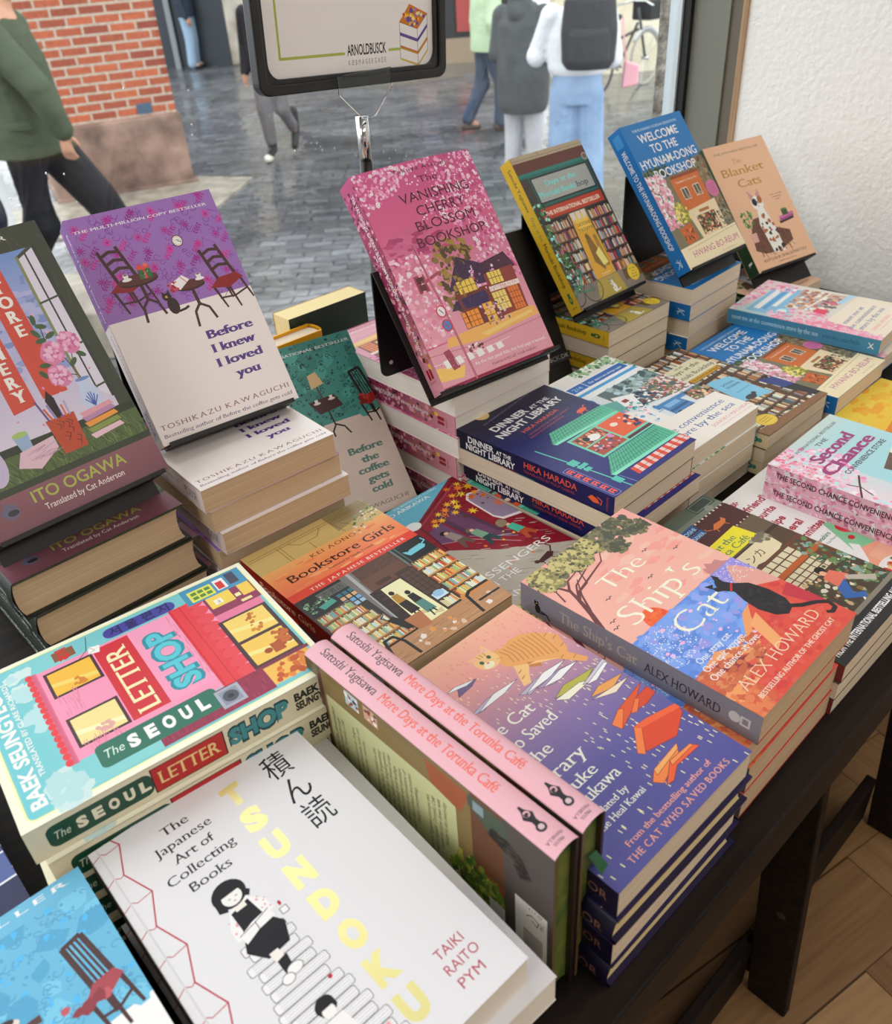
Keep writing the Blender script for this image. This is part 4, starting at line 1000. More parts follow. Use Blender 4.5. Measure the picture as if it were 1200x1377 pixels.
# --- the pink letter shop
def art_seoul():
    a = Art(142, 196, 'F1EAD4', 71)
    a.rrect(5, 5, 139, 193, 5, 'F7E7A6'); a.rrect(6, 6, 138, 192, 4.4, '7FC0C6')
    a.grad(7, 7, 137, 60, [(0, '72BFC8'), (1, '8CC8CA')])
    a.dots(26, lambda x, y: (x-16)**2/220 + (y-30)**2/70 < 1, ['C4DADA', 'B0D2D4'], 3, 6, .3, 10); a.dots(34, lambda x, y: 70 < x < 130 and abs(y-32-(100-x)*.05) < 5+3*math.sin(x*.25), ['C8DEDC', 'B4D6D8'], 3, 6, .3, 10)
    a.text('BAEK SEUNGYEON', 12, 17.5, 8, 'F4F1E6', fit=116, bold=.035); a.text('TRANSLATED BY CLARE RICHARDS', 34, 22.8, 3.1, 'F4F1E6', fit=92, bold=.015)
    # facade, read with the building standing upright (top of the cover at the top)
    a.rect(31, 40, 121, 180, 'E79BB6'); a.rect(30, 36, 122, 41, 'D9728E')
    a.up(); a.hold = True
    for k in range(16): a.ell(33+k*5.8, 36, 3.0, 2.4, 'D4434A', 10)
    a.hold = False
    a.rect(30, 38, 122, 40, 'C66884')
    for x0, x1 in ((92, 115), (42, 66)):
        a.rect(x0-2, 44, x1+2, 76, '4A2A32'); a.rect(x0, 46, x1, 74, 'EEB84C' if x0 > 80 else 'F2D79A'); a.poly([(x0+3, 74), (x0+9, 46), (x0+13, 46), (x0+7, 74)], 'F6CE74' if x0 > 80 else 'F8E8BC')
        a.dots(10, (x0+2, 58, x0+9, 66), ['C8862E' if x0 > 80 else 'D8A8A0'], 1, 2.2)
    a.strokes(30, (32, 46, 40, 72), ['D6869F'], 6, .4, 0, .02); a.strokes(30, (70, 46, 90, 60), ['D6869F'], 6, .4, 0, .02)
    a.rect(40, 77, 119, 101, 'C2333E'); a.text('LETTER', 43, 96, 14, 'F2E0B8', fit=69, serif=True, bold=.012)
    a.rect(40, 101, 121, 132, 'EBA0BC'); a.text('SHOP', 45, 126, 18, '2F8E9E', fit=65, bold=.075); a.text('SHOP', 46.5, 124.6, 15.4, '62C0CC', fit=62, bold=.035)
    a.strokes(36, (46, 128, 118, 132), ['D6869F'], 6, .4, 0, .02)
    a.rect(29, 132, 123, 150, 'C8313C'); a.rect(29, 134, 123, 146, 'D2444C')
    a.up(); a.hold = True
    for k in range(9): a.ell(35+k*10.6, 150, 5.6, 6.4, 'D5505A', 12)
    a.hold = False
    a.line([(29, 140), (123, 140)], .5, 'B02A34')
    a.rect(29, 152, 122, 188, 'E79BB6') if False else None
    a.rect(30, 156, 122, 190, 'D9819F'); a.rect(96, 156, 122, 192, '8A3A5A'); a.rect(104, 158, 119, 176, 'F0CB62'); a.rect(104, 182, 119, 191, 'EFC660'); a.rect(107, 162, 113, 168, 'F2EADA'); a.text('abc', 108, 166, 2, 'A03A3A'); a.rect(106, 177, 110, 181, 'F0E2B0'); a.rect(98, 178, 101, 186, 'E8D8A0')
    a.rect(30, 154, 88, 190, '4A2E36'); a.rect(33, 157, 58, 187, 'EFC164'); a.rect(61, 157, 86, 187, 'F2CB74')
    for x in (38, 66): a.poly([(x, 187), (x+6, 157), (x+10, 157), (x+4, 187)], 'F7DB94')
    a.dots(22, (36, 178, 56, 187), ['9A4A22', 'B86A2E'], 1.4, 3); a.dots(14, (64, 170, 84, 178), ['B06A2A', 'C88A3A'], 1, 2.4); a.rect(36, 172, 46, 180, 'A8562A'); a.ell(41, 169, 2.6, 2.8, '9A4A22')
    a.rect(20, 154, 28, 190, 'E8AE58'); a.rect(8, 146, 29, 192, 'E79BB6') if False else None
    a.rect(10, 158, 28, 188, 'EFB860'); a.dots(20, (12, 162, 27, 186), ['C8702E', 'D88A3A', 'B85A2A'], 1.6, 3.6); a.rect(28, 154, 31, 192, '7A2E4A')
    a.rect(8, 80, 30, 158, '8E2E4E'); a.strokes(60, (8, 82, 26, 155), ['7A2442', 'A04462'], 5, .5, 0, .02)
    a.rect(7, 60, 17, 84, '8AC8CA')
    # signs
    a.rrect(123, 88, 134, 139, 5, '4E4A9A')
    for k, ch in enumerate('서울편지'): a.text(ch, 125.2, 96+k*11.6, 7, '2A2760', al='c', fit=8, rot=90, bold=.03)
    a.rrect(15, 50, 35, 126, 4, '2F6F5E'); a.text('The', 22, 53, 7, 'CFE4DA', rot=90, it=.2, fit=12)
    for k, ch in enumerate('SEOUL'): a.text(ch, 20.5, 71.5+k*11, 9.6, 'F7F6EE', al='c', bold=.06, fit=6.6 if ch != 'O' else 7.6, rot=90)
    a.rect(12, 124, 29, 140, 'A8ACB8'); a.rect(14, 126, 27, 138, '8E94A2'); a.ell(20.5, 132, 5, 5, '50545E'); a.ell(20.5, 132, 2, 2, '30343C')
    a.poly([(118, 146), (138, 146), (138, 192), (118, 192)], '4E93B4'); a.rect(120, 150, 133, 168, 'D8D86A'); a.up(); a.hold = True
    for k in range(3):
        for j in range(2): a.rect(122+j*5.4, 152+k*5.2, 125.6+j*5.4, 156+k*5.2, '5A8A3A')
    a.hold = False
    a.rect(121, 170, 134, 178, 'F4F0E6'); a.rect(122, 171, 131, 176, 'C83A3A'); a.rect(122, 180, 136, 187, '4A4A5E')
    a.rect(124, 54, 134, 68, '8A5A3A'); a.text('편지', 129, 63, 5, 'C23430', al='c', bold=.05)
    a.poly([(117, 74), (124, 76), (122, 83), (115, 81)], 'F6F2E8'); a.line([(117, 74), (119, 79), (124, 76)], .5, 'B0A898'); a.line([(136, 78), (122, 74), (117, 68)], .5, '3A3A3A')
    a.rect(126, 88, 138, 130, 'B04A60') if False else None
    sp = Art(196, 25.4, 'D9D3BC', 14)
    sp.rrect(10, 4, 70, 21, 5, '22503F'); sp.text('The', 13, 15.5, 6, 'CFD8C6', fit=9, rot=0, it=.2)
    for k, ch in enumerate('SEOUL'): sp.text(ch, 29+k*9.1, 16.2, 7.4, 'E2DEC8', al='c', bold=.06, fit=6)
    sp.rect(70, 2.4, 116, 22.6, '2A1A1A'); sp.rect(70.8, 3, 115.2, 22, 'B42C2C'); sp.text('LETTER', 74, 17.4, 10, 'E2C890', fit=38, serif=True, bold=.012)
    sp.text('SHOP', 118, 19, 13.5, '1E4E54', fit=42, bold=.10); sp.text('SHOP', 119, 18, 11.8, '4E9096', fit=40, bold=.05)
    sp.text('BAEK', 164, 11.4, 6, '22221E', fit=18, bold=.05); sp.text('SEUNGYEON', 164, 19.4, 6, '22221E', fit=30, bold=.05)
    return a, sp

# --- the white cover with gold capitals
def art_tsun():
    a = Art(136, 211, 'DDDDE0', 81)
    RD = 'B23A50'
    Z = [(12, -4), (16.5, 6), (10, 26), (17, 46), (9.5, 66), (16.5, 86), (10, 106), (17, 126), (10, 146), (17, 166), (10, 186), (17, 206), (12, 216)]
    a.line(Z, .8, RD)
    for i in range(1, 12):
        x, y = Z[i]; y2 = y if i % 2 else y
        if i % 2: a.line([(0, y+2), (6, y-1), (8, y+1), (x, y)], .5, RD)
        else: a.line([(x, y), (8, y+1), (5, y-1), (0, y+2)], .5, RD)
    a.rect(4.6, 0, 5.6, 211, 'CFCFD2')
    a.text('T', 81, 30, 14, 'EDDFA2', al='c', bold=.07, fit=12.5, m=1)
    for k, ch in enumerate('SUNDOKU'): a.text(ch, 81, 53+k*23.7, 14.5, 'EDDFA2', al='c', fit=13.5, bold=.07, m=1)
    for k, ch in enumerate('積ん読'): a.text(ch, 111, 31+k*22.5, 15, '232327', al='c', fit=16)
    for k, (s_, x, f) in enumerate((('The', 37, 16), ('Japanese', 28, 34), ('Art of', 34, 24), ('Collecting', 25, 41), ('Books', 33, 24))): a.text(s_, x, 20+k*10.7, 6.2, '2E2E32', fit=f, serif=True)
    # the reading girl on a heap of books
    INKC = '26262C'
    a.up(); a.hold = True
    rg = a.r
    rows = [(34, 108, 60), (36, 113, 62), (31, 119, 60), (34, 125, 64), (32, 131, 62), (33, 137, 66), (31, 143, 62), (30, 149, 66), (33, 155, 68), (31, 161, 66), (33, 167, 70), (30, 173, 68), (34, 179, 72), (32, 185, 70), (36, 191, 74), (34, 197, 72), (36, 203, 76), (34, 209, 74)]
    a.hold = False
    for i, (x0, y, x1) in enumerate(rows):
        a.rrect(x0, y, x1, y+5.8, 1.4, '55565C'); a.rrect(x0+.35, y+.35, x1-.35, y+5.45, 1.2, 'E6E6E8'); a.up(); a.hold = True
        for k in range(3): a.line([(x0+3, y+1.4+k*1.5), (x1-1, y+1.4+k*1.5)], .22, 'A2A3AA')
        a.hold = False
    a.poly([(41, 86), (52, 84), (59, 92), (60, 100), (54, 100), (44, 104), (36, 104), (36, 96)], 'F4EDEA'); a.dots(10, (37, 90, 44, 100), ['D89AA2'], .4, .7); a.dots(8, (54, 88, 59, 98), ['D89AA2'], .4, .7)
    a.poly([(41, 88), (52, 86), (54, 100), (60, 110), (56, 121), (43, 122), (36, 112), (41, 100)], INKC); a.poly([(43, 84), (50, 83), (50, 89), (44, 89)], 'F2E4DE')
    a.poly([(38, 102), (47, 99), (57, 98), (58, 104), (48, 105), (39, 108)], 'F0F0F0'); a.line([(38, 102), (48, 100.4), (57, 98)], .4, INKC); a.line([(48, 100), (48, 105)], .4, INKC)
    a.ell(46, 77, 9.4, 8.8, INKC, 20); a.poly([(37, 76), (36.6, 84), (41, 86), (42, 78)], INKC); a.poly([(51, 76), (56, 82), (54, 85), (50, 82)], INKC); a.ell(46.4, 79.4, 5.6, 5.4, 'F6ECE6', 16); a.poly([(40, 77), (40, 72), (52, 72), (52.4, 77)], INKC)
    a.line([(44, 80), (45.4, 80)], .4, INKC); a.line([(48, 80), (49.4, 80)], .4, INKC); a.line([(46, 82.4), (47.6, 82.4)], .4, 'B0505A')
    a.poly([(44, 120), (49, 120), (50, 130), (45, 130)], 'F2E4DE'); a.poly([(45, 126), (51, 125), (50, 133), (45, 134)], INKC); a.ell(50, 134.5, 4.6, 3.2, '55565C'); a.ell(50, 134.5, 4.2, 2.8, 'F0F0F0'); a.ell(44.6, 137, 3.6, 3, '55565C'); a.ell(44.6, 137, 3.2, 2.6, 'F0F0F0')
    a.rect(61, 103, 65, 107, 'F4F4F4'); a.box(61, 103, 65, 107, .4, '55565C'); a.ell(63, 100, .9, 1.6, RD)
    a.blob(50, 160, 5.6, INKC, .1, 14); a.ell(50, 163, 3.4, 3.6, 'F6ECE6'); a.rect(46.8, 157.6, 53.4, 161, INKC)
    a.poly([(45, 167), (55, 167), (57, 178), (43, 178)], 'F0E8E8'); a.ell(60, 150, 1.2, 1.2, RD); a.poly([(60, 186), (68, 186), (66, 193), (61, 193)], 'E8A0A8')
    for k, (s_, x, f) in enumerate((('TAIKI', 103, 17), ('RAITO', 102, 20.5), ('PYM', 103, 15))): a.text(s_, x, 182+k*9, 5.4, 'AE4256', fit=f, bold=.0)
    sp = Art(211, 23.6, '15120F', 15); sp.strokes(30, (6, 8, 200, 16), ['3A2E1E', '54422A'], 5, 1, 60); sp.text('TSUNDOKU', 30, 15, 8, '8A7444', fit=90, bold=.02); sp.text('TAIKI RAITO PYM', 140, 14, 5, '8A7444', fit=50)
    return a, sp

# --- the orange bookstore
def art_book():
    a = Art(129, 198, '3E3A38', 91)
    a.grad(0, 0, 129, 38, [(0, 'CBB57E'), (.5, 'D5C08A'), (1, 'C4AE78')]); a.poly([(84, 0), (129, 0), (129, 18), (84, 28)], 'A89A76'); a.up(); a.hold = True
    for k in range(24): a.line([(86+k*1.7, 1), (86+k*1.7, 17)], .5, '6E6448')
    a.hold = False
    for P in ([(2, 9), (129, 7)], [(2, 12), (129, 10)], [(30, 10), (30, 34)], [(33, 10), (33, 34)], [(84, 2), (88, 32)], [(56, 22), (56, 34)], [(92, 18), (100, 30)], [(40, 11), (48, 20), (66, 20), (74, 11)]): a.line(P, .6, '8A6E34')
    a.grad(0, 34, 129, 76, [(0, 'EBB074'), (.4, 'EC9566'), (1, 'E87552')]); a.dots(24, (4, 40, 120, 72), ['EFA878', 'E98A60'], 3, 8, .3, 9, .3)
    a.dots(60, lambda x, y: 92 < x < 129 and 16 < y < 44 and abs(y-18-(129-x)*.5) < 9, ['6E8A5E', '9AB088', '4E6A4A', 'E4D8C8'], .7, 1.5)
    K = '40201A'
    a.text('KEI AONO', 45, 43, 4.8, '8A4630', fit=47, serif=True, sp=.12); a.text('Bookstore Girls', 14, 60, 10, K, fit=108, serif=True, bold=.006); a.text('Translated by Haydn Trowell', 46, 66.6, 2.8, K, fit=47, serif=True)
    a.rect(0, 72.5, 129, 82.5, 'D34B38'); a.text('THE JAPANESE BESTSELLER', 20, 79.4, 3.6, 'F6E0D2', fit=98, serif=True, sp=.25)
    a.rect(0, 82.5, 129, 198, '3B3736')
    a.rect(4, 83, 48, 112, '2E3234'); a.rect(18, 86, 46, 95, '6A6E6A'); a.text('古書店', 22, 93.5, 5, '3E4442', fit=20); a.dots(40, (4, 90, 26, 104), ['7FA48A', 'A8C4A8', '4E7A5E'], .8, 1.8); a.poly([(12, 100), (26, 98), (27, 104), (14, 106)], '5EA89A')
    a.up(); a.hold = True
    for k in range(3): 
        for j in range(4): a.rect(30+k*5.4, 98+j*5.6, 34+k*5.4, 102.4+j*5.6, ('3E7A8A', 'D8B48A', '7AB0D8', 'A8C8E0')[j])
    a.hold = False
    a.poly([(44, 82), (64, 82), (58, 176), (46, 168)], '7E7A78'); a.line([(52, 82), (48, 170)], 3.2, 'AEB2B4'); a.line([(54, 120), (50, 172)], 2.4, 'D4E2EA')
    a.poly([(56, 83), (95, 83), (96, 116), (54, 116)], '5E4438'); a.strokes(60, (56, 84, 92, 114), ['52392E', '6C5042'], 9, .5, -20, .1); a.poly([(54, 98), (95, 98), (95, 116), (54, 116)], '6A4C3E'); a.rect(62, 108, 76, 113, '4E362C')
    a.poly([(50, 116), (62, 116), (58, 176), (48, 170)], '3A2C28'); a.strokes(60, (50, 118, 60, 172), ['2E2220', '54403A'], 8, .7, 15, .1)
    a.poly([(60, 118), (80, 118), (82, 176), (56, 178)], 'F1E6BE'); a.poly([(80, 110), (98, 110), (100, 172), (82, 172)], '4A3A34'); a.window(82, 114, 97, 150, '5A4840', '352A26', 3, 6, .6)
    for x, y, top in ((63, 128, 'B08A3E'), (73, 136, '2A2626')):
        a.ell(x, y, 2.3, 2.8, '241C1A'); a.poly([(x-3, y+3), (x+3, y+3), (x+4, y+15), (x-4, y+15)], top); a.poly([(x-4, y+14), (x+4, y+14), (x+5, y+30), (x-4, y+30)], '2E2624' if top != '2A2626' else '5E8A84'); a.line([(x-1, y+28), (x-2, y+36)], 1.4, '241C1A'); a.line([(x+2, y+28), (x+3, y+35)], 1.4, '241C1A')
        a.poly([(x-2, y+34), (x+8, y+32), (x+6, y+38)], 'CFC49A')
    a.rect(97, 83, 129, 108, '25282A'); a.line([(101, 83), (101, 110)], 1.4, '5A6A66'); a.line([(97, 83), (97, 112)], 2.2, '6E7A76')
    a.poly([(104, 97), (110, 94), (122, 93), (125, 97), (122, 100), (106, 101)], '7CC4D0'); a.line([(122, 95), (128, 92), (127, 87)], 1.2, '7CC4D0'); a.poly([(104, 97), (103, 93), (107, 95)], '7CC4D0')
    SH = ['E8DCA8', 'D8C070', 'C85A3E', '8AB0AE', 'F2ECD4', 'E0A868', 'A8C48A', 'CFE0E0']
    for k in range(5):
        y = 109 + k*12.4; x0 = 98 + k*.5
        a.rect(x0-1, y, 129, y+12.4, '6A4A32'); a.books(x0, y+.6, 129, y+10.6, SH, .9, 1.8); a.rect(x0-1, y+10.6, 129, y+12.4, 'C8945A')
    a.poly([(97, 171), (129, 171), (129, 180), (97, 180)], 'C88A52')
    for k in range(6):
        y = 110 + k*10.6; x1 = 29 + k*3.0
        a.rect(2, y, x1+6, y+10.6, '7A5A40'); a.books(3, y+.5, x1+5, y+9.2, SH, .9, 1.8); a.rect(2, y+9.2, x1+6, y+10.6, 'B98452')
    a.rect(84, 152, 96, 160, 'C8DCE4'); a.ell(90, 154, 5, 4, '9CC0DA'); a.books(84, 160, 97, 172, ['F0E8C8', 'D8D0A8', 'C8DCDC', 'E8A070'], 1, 2)
    a.poly([(0, 176), (129, 174), (129, 198), (0, 198)], 'B78F6C'); a.strokes(40, (2, 180, 120, 196), ['94704E', 'C9A27E'], 14, .5, 0, .1); a.dots(16, (40, 182, 126, 194), ['E4E0DC', 'D8C0A8', 'D89A5A'], 1.4, 3.4, .4, 5)
    a.poly([(40, 152), (46, 150), (56, 172), (46, 170)], '2A2624'); a.line([(41, 152), (38, 146), (42, 144)], 1, '2A2624'); a.poly([(50, 160), (66, 160), (64, 178), (52, 176)], 'B07A56')
    a.line([(128, 170), (108, 170), (103, 173), (102, 180), (100, 196)], 2.8, '22201E'); a.line([(128, 184), (106, 184)], 2.2, '22201E'); a.line([(20, 184), (24, 168), (32, 168), (36, 178), (37, 196)], 2.6, '22201E')
    sp = Art(198, 19.5, '8E1C16', 16); sp.text('Bookstore Girls', 30, 13, 7, 'E8C8B0', fit=80, serif=True); sp.text('KEI AONO', 130, 12, 5, 'E8C8B0', fit=36, serif=True)
    return a, sp

# --- maple leaves over a dark red train
def leaf(a, x, y, s, c, rot=0):
    P = []
    for k in range(14):
        r_ = s if k % 2 == 0 else s*.42
        if k == 7: r_ = s*.3
        q = R(rot) + 2*math.pi*k/14; P.append((x+r_*math.cos(q), y+r_*math.sin(q)))
    a.poly(P, c)
def art_passe():
    a = Art(124, 198, '8A1F34', 101)
    a.poly([(0, 0), (118, 0), (40, 38), (0, 60)], '6DB3C9'); a.dots(140, lambda x, y: y < 34-x*.3, ['62A8C0', '7CBFD2'], .6, 1.4)
    a.dots(120, lambda x, y: y > 60-x*.45, ['8A2038', '7E1A30', '93263E'], 3, 8, .3, 8, .5)
    a.line([(118, 6), (40, 40), (34, 90)], 1.6, '5A1222'); a.line([(112, 12), (44, 42)], .9, 'A85A6A')
    a.poly([(60, 42), (84, 36), (94, 120), (62, 88)], '5A3A56'); a.poly([(66, 46), (80, 42), (88, 112), (68, 86)], '6E4C68'); a.line([(62, 88), (94, 120)], 2, '8A6A86')
    a.poly([(40, 56), (58, 52), (60, 90), (36, 78)], '6E5272'); a.line([(36, 78), (60, 92), (90, 128)], 1.0, 'B890A0')
    a.poly([(102, 42), (110, 34), (124, 38), (124, 98), (104, 92), (100, 82)], 'E4DCDC'); a.poly([(104, 44), (111, 37), (124, 40), (124, 94), (106, 89), (102, 81)], '9A8CA2'); a.blob(124, 68, 7, 'C8806E', .2)
    a.poly([(34, 90), (66, 122), (124, 164), (124, 198), (0, 198), (0, 84)], 'B9B3A8'); a.strokes(120, (10, 100, 120, 190), ['9C968C', 'C8C2B6', '8E887E'], 8, .7, 38, .05)
    a.text('THE BESTSELLING CLASSIC', 40, 4.4, 2.6, 'D8ECF2', fit=57); a.text('HIRO ARIKAWA', 82, 11.6, 5.0, 'E8F4F6', al='r', fit=66, serif=True)
    a.ell(36, 38, 9, 6.4, 'E6ECF2'); a.text('TITLE', 36, 38, 2, '5A7AAA', al='c') if False else None
    for k, (x, y, s_, c) in enumerate(((121, 25, 7, 'E9B43A'), (112, 20, 6, 'E28A3A'), (106, 30, 6.4, 'F0C24A'), (98, 26, 5, 'E9A83A'), (92, 36, 5.6, 'F2CC58'), (84, 34, 5, 'E8B040'), (76, 40, 5.6, 'E08A3C'), (88, 44, 5.6, 'F0C24A'), (80, 50, 5, 'E9B43A'), (70, 46, 5.4, 'D9803A'), (66, 40, 4.6, 'EDBB44'), (62, 50, 5, 'E9B43A'), (56, 46, 4.6, 'DF9A3C'), (52, 52, 4.6, 'EFC04A'), (94, 60, 6, 'F0C040'), (82, 62, 4, '5A3A1A'), (110, 42, 6, 'C8702E'), (118, 38, 5, 'E9A03A'), (102, 14, 5, 'C8782E'), (116, 14, 4.6, 'EDBB44'), (120, 48, 5, 'D87A30'))): leaf(a, x, y, s_, c, k*37)
    a.dots(26, (60, 24, 120, 60), ['6E3A1A', '8A4A20'], .8, 1.8); a.line([(122, 20), (96, 36), (64, 50)], .6, '4A2A1A')
    a.dots(8, (52, 100, 100, 160), ['E0A84A', 'D8783A'], 1, 2)
    for x, y, c1, c2, hair in ((50, 72, '9A8E8A', '6E5A54', '1E1A1C'), (70, 86, '7FA48E', '2E4E52', '6E6A5A'), (100, 104, '55B49C', 'B0583C', '2A1A1A')):
        a.ell(x-2, y-5, 3.6, 3.2, hair); a.ell(x, y-3, 2.4, 2.4, 'E0B498'); a.poly([(x-4, y-1), (x+5, y-2), (x+8, y+12), (x-2, y+13)], c1); a.poly([(x-1, y+12), (x+8, y+12), (x+12, y+24), (x+8, y+26), (x+4, y+18), (x, y+27), (x-3, y+26)], c2)
    a.blob(97, 96, 6, '8E8470', .25)
    a.text('PASSENGERS', 111, 146, 7.8, 'F4F1EA', al='r', fit=101); a.text('ON THE', 58, 158, 7, 'F4F1EA', al='r', fit=46); a.text('HANKYU LINE', 110, 178, 7, 'F4F1EA', al='r', fit=100)
    a.poly([(76, 160), (94, 156), (98, 160), (92, 164), (78, 164)], '4A2824'); a.line([(96, 158), (102, 152), (100, 147)], 1.4, '4A2824'); a.ell(76, 160, 2.6, 2.4, '4A2824'); a.line([(80, 164), (79, 168)], 1.2, '4A2824'); a.line([(91, 164), (93, 168)], 1.2, '4A2824')
    a.dots(40, (0, 172, 124, 198), ['A8A05A', '8A9A5A', 'C8BC7A'], 2, 4)
    sp = Art(198, 21, '6DB3C9', 17); sp.text('HIRO ARIKAWA', 20, 13, 6, 'FFFFFF', fit=60, serif=True); sp.text('THE PASSENGERS', 90, 13, 6, 'FFFFFF', fit=80)
    return a, sp

# --- the midnight blue library
def art_dinner():
    a = Art(129, 198, '232457', 111)
    a.grad(0, 0, 129, 198, [(0, '14142A'), (.2, '1E1E46'), (.45, '272868'), (1, '2C2E78')])
    a.dots(60, (0, 20, 129, 170), ['A8AAD0', '6E72B0'], .15, .4)
    a.ell(35, 8, 9, 9.5, 'D9BE8A', 24)
    a.text('THE INTERNATIONAL JAPANESE BESTSELLER', 22, 26, 2.0, '8A8AA8', fit=86, rot=-8)
    a.text('DINNER', 20, 43, 9, 'F6F4EE', fit=54, bold=.03, rot=-3); a.text('AT THE', 78, 40, 5.6, 'F6F4EE', fit=30, bold=.02, rot=-3)
    a.text('NIGHT LIBRARY', 14, 57, 9, 'F6F4EE', fit=103, bold=.03, rot=-4)
    a.text('HIKA HARADA', 37, 66, 5, 'D4624A', fit=57, bold=.012, rot=-4); a.text('TRANSLATED BY PHILIP GABRIEL', 36, 73, 2.1, 'C05A4C', fit=66, rot=-4); a.text('TRANSLATOR OF THE INTERNATIONAL', 32, 78, 2.1, 'C05A4C', fit=56, rot=-4)
    T1, T2, LN = '62B79A', '4FA488', '1E4E4A'
    def roof(P, n, x0, x1, y0, y1):
        a.poly(P, T1); a.up(); a.hold = True
        for k in range(n): 
            u = k/n
            a.line([(x0+(x1-x0)*u + (P[0][0]-x0)*(1-0), y0), (P[-1][0]+(P[2][0]-P[-1][0])*u, y1)], .45, LN)
        for j in range(1, 4):
            y = y0+(y1-y0)*j/4
            a.line([(P[0][0]+(P[-1][0]-P[0][0])*j/4 + (P[1][0]-P[0][0])*k/26, y+(.8 if k % 2 else 0)) for k in range(27)], .4, LN)
        a.hold = False
    # upper roof, window, lower roof, awning
    roof([(50, 85), (129, 88), (129, 107), (36, 101)], 20, 50, 129, 85, 102)
    a.poly([(36, 101), (129, 107), (129, 110), (38, 105)], '8FD8C0')
    a.rect(48, 108, 129, 152, '7ACBB2'); a.rect(51, 111, 89, 149, 'A8543C'); a.rect(91, 111, 129, 143, 'D8663E'); a.rect(91, 146, 129, 150, '5A2E3A'); a.rect(51, 128, 89, 130, '7ACBB2')
    for k in range(3): a.books(52, 112+k*5.4, 88, 116.8+k*5.4, ['7A3A2E', 'C8704A', 'E0B48A', '3A2A4A', '8A4A3A'], .8, 1.6)
    a.ell(72, 122, 8, 5.4, 'F0E6E4'); a.ell(64, 119, 3.8, 3.6, '1E1A24'); a.dots(30, (52, 131, 88, 148), ['3A2A4A', 'E0C8C0', 'B04A3A', '5A6A8A', 'E8A0B4'], 1, 2.4); a.ell(84, 132, 3, 3.4, 'D88AC0')
    a.ell(104, 122, 4.6, 3.4, 'F4D8C8'); a.dots(22, (112, 118, 127, 140), ['1E1A24', 'F0D8C8', '3A4A7A', '2E3A5A'], 1.4, 3); a.rect(88.6, 108, 91, 152, '7ACBB2')
    roof([(52, 153), (129, 153), (129, 176), (28, 174)], 22, 52, 129, 153, 175)
    a.poly([(28, 174), (129, 176), (129, 180), (30, 178)], '8FD8C0')
    a.up(); a.hold = True
    for k in range(17): a.poly([(47+k*5, 181), (52+k*5, 181), (50+k*5.2, 192), (45+k*5.2, 192)], ('D2583E', 'F2C8C4')[k % 2])
    a.hold = False
    a.line([(44, 187), (129, 187)], .5, '8A3A2E')
    a.poly([(100, 80), (104, 77), (112, 76), (116, 79), (113, 82), (103, 83)], 'DE6A3C'); a.line([(113, 78), (117, 74), (119, 75)], 1, 'DE6A3C'); a.line([(104, 82), (102, 86)], 1, 'DE6A3C'); a.line([(110, 82), (111, 86)], 1, 'DE6A3C')
    a.line([(16, 95), (22, 150), (26, 198)], 1.5, '6AC0B4'); a.line([(4, 100), (28, 91)], .5, '1A1A3A'); a.line([(16, 95), (30, 99), (40, 102)], .5, '15152E')
    for x0, y0, x1, y1 in ((17, 132, 27, 141), (18, 143, 30, 148), (19, 150, 27, 155), (22, 178, 30, 188)): a.rect(x0, y0, x1, y1, '5FBDB0')
    a.rrect(3, 138, 13, 197, 2.5, '8A8CC0'); a.rrect(3.7, 138.7, 12.3, 196.3, 2.2, '2A2C74')
    for k in range(6):
        y = 141 + k*9.2
        a.rect(5, y, 11, y+1.6, 'E0624E'); a.rect(5, y+3, 11, y+4.6, 'E0624E'); a.rect(5, y, 6.4, y+6.6, 'E0624E'); a.rect(9.2, y+2, 10.8, y+6.8, 'E0624E')
    a.line([(32, 180), (34, 198)], .6, '9AB0E0')
    sp = Art(198, 19.5, '17183E', 18)
    sp.grad(0, 0, 198, 19.5, [(0, '10102A'), (.5, '1A1B4A'), (1, '20225E')], True)
    sp.text('DINNER', 24, 9.2, 6.6, 'F4F2EC', fit=34, bold=.025); sp.text('AT THE', 61, 9.2, 4.4, 'F4F2EC', fit=19, bold=.02); sp.text('NIGHT LIBRARY', 21, 17.4, 6.6, 'F4F2EC', fit=64, bold=.025)
    sp.text('HIKA HARADA', 96, 10.2, 6.4, 'D4603F', fit=62, bold=.012); sp.text('TRANSLATED BY PHILIP GABRIEL', 96, 15.2, 2.6, 'A84A3A', fit=60)
    sp.poly([(170, 11), (174, 7), (180, 9), (183, 13), (176, 14)], 'DE6A3C'); sp.line([(180, 7), (185, 9), (184, 14)], .8, 'DE6A3C'); sp.text('DOUBLEDAY', 190, 10, 1.7, 'B0523E', rot=90, al='c')
    return a, sp
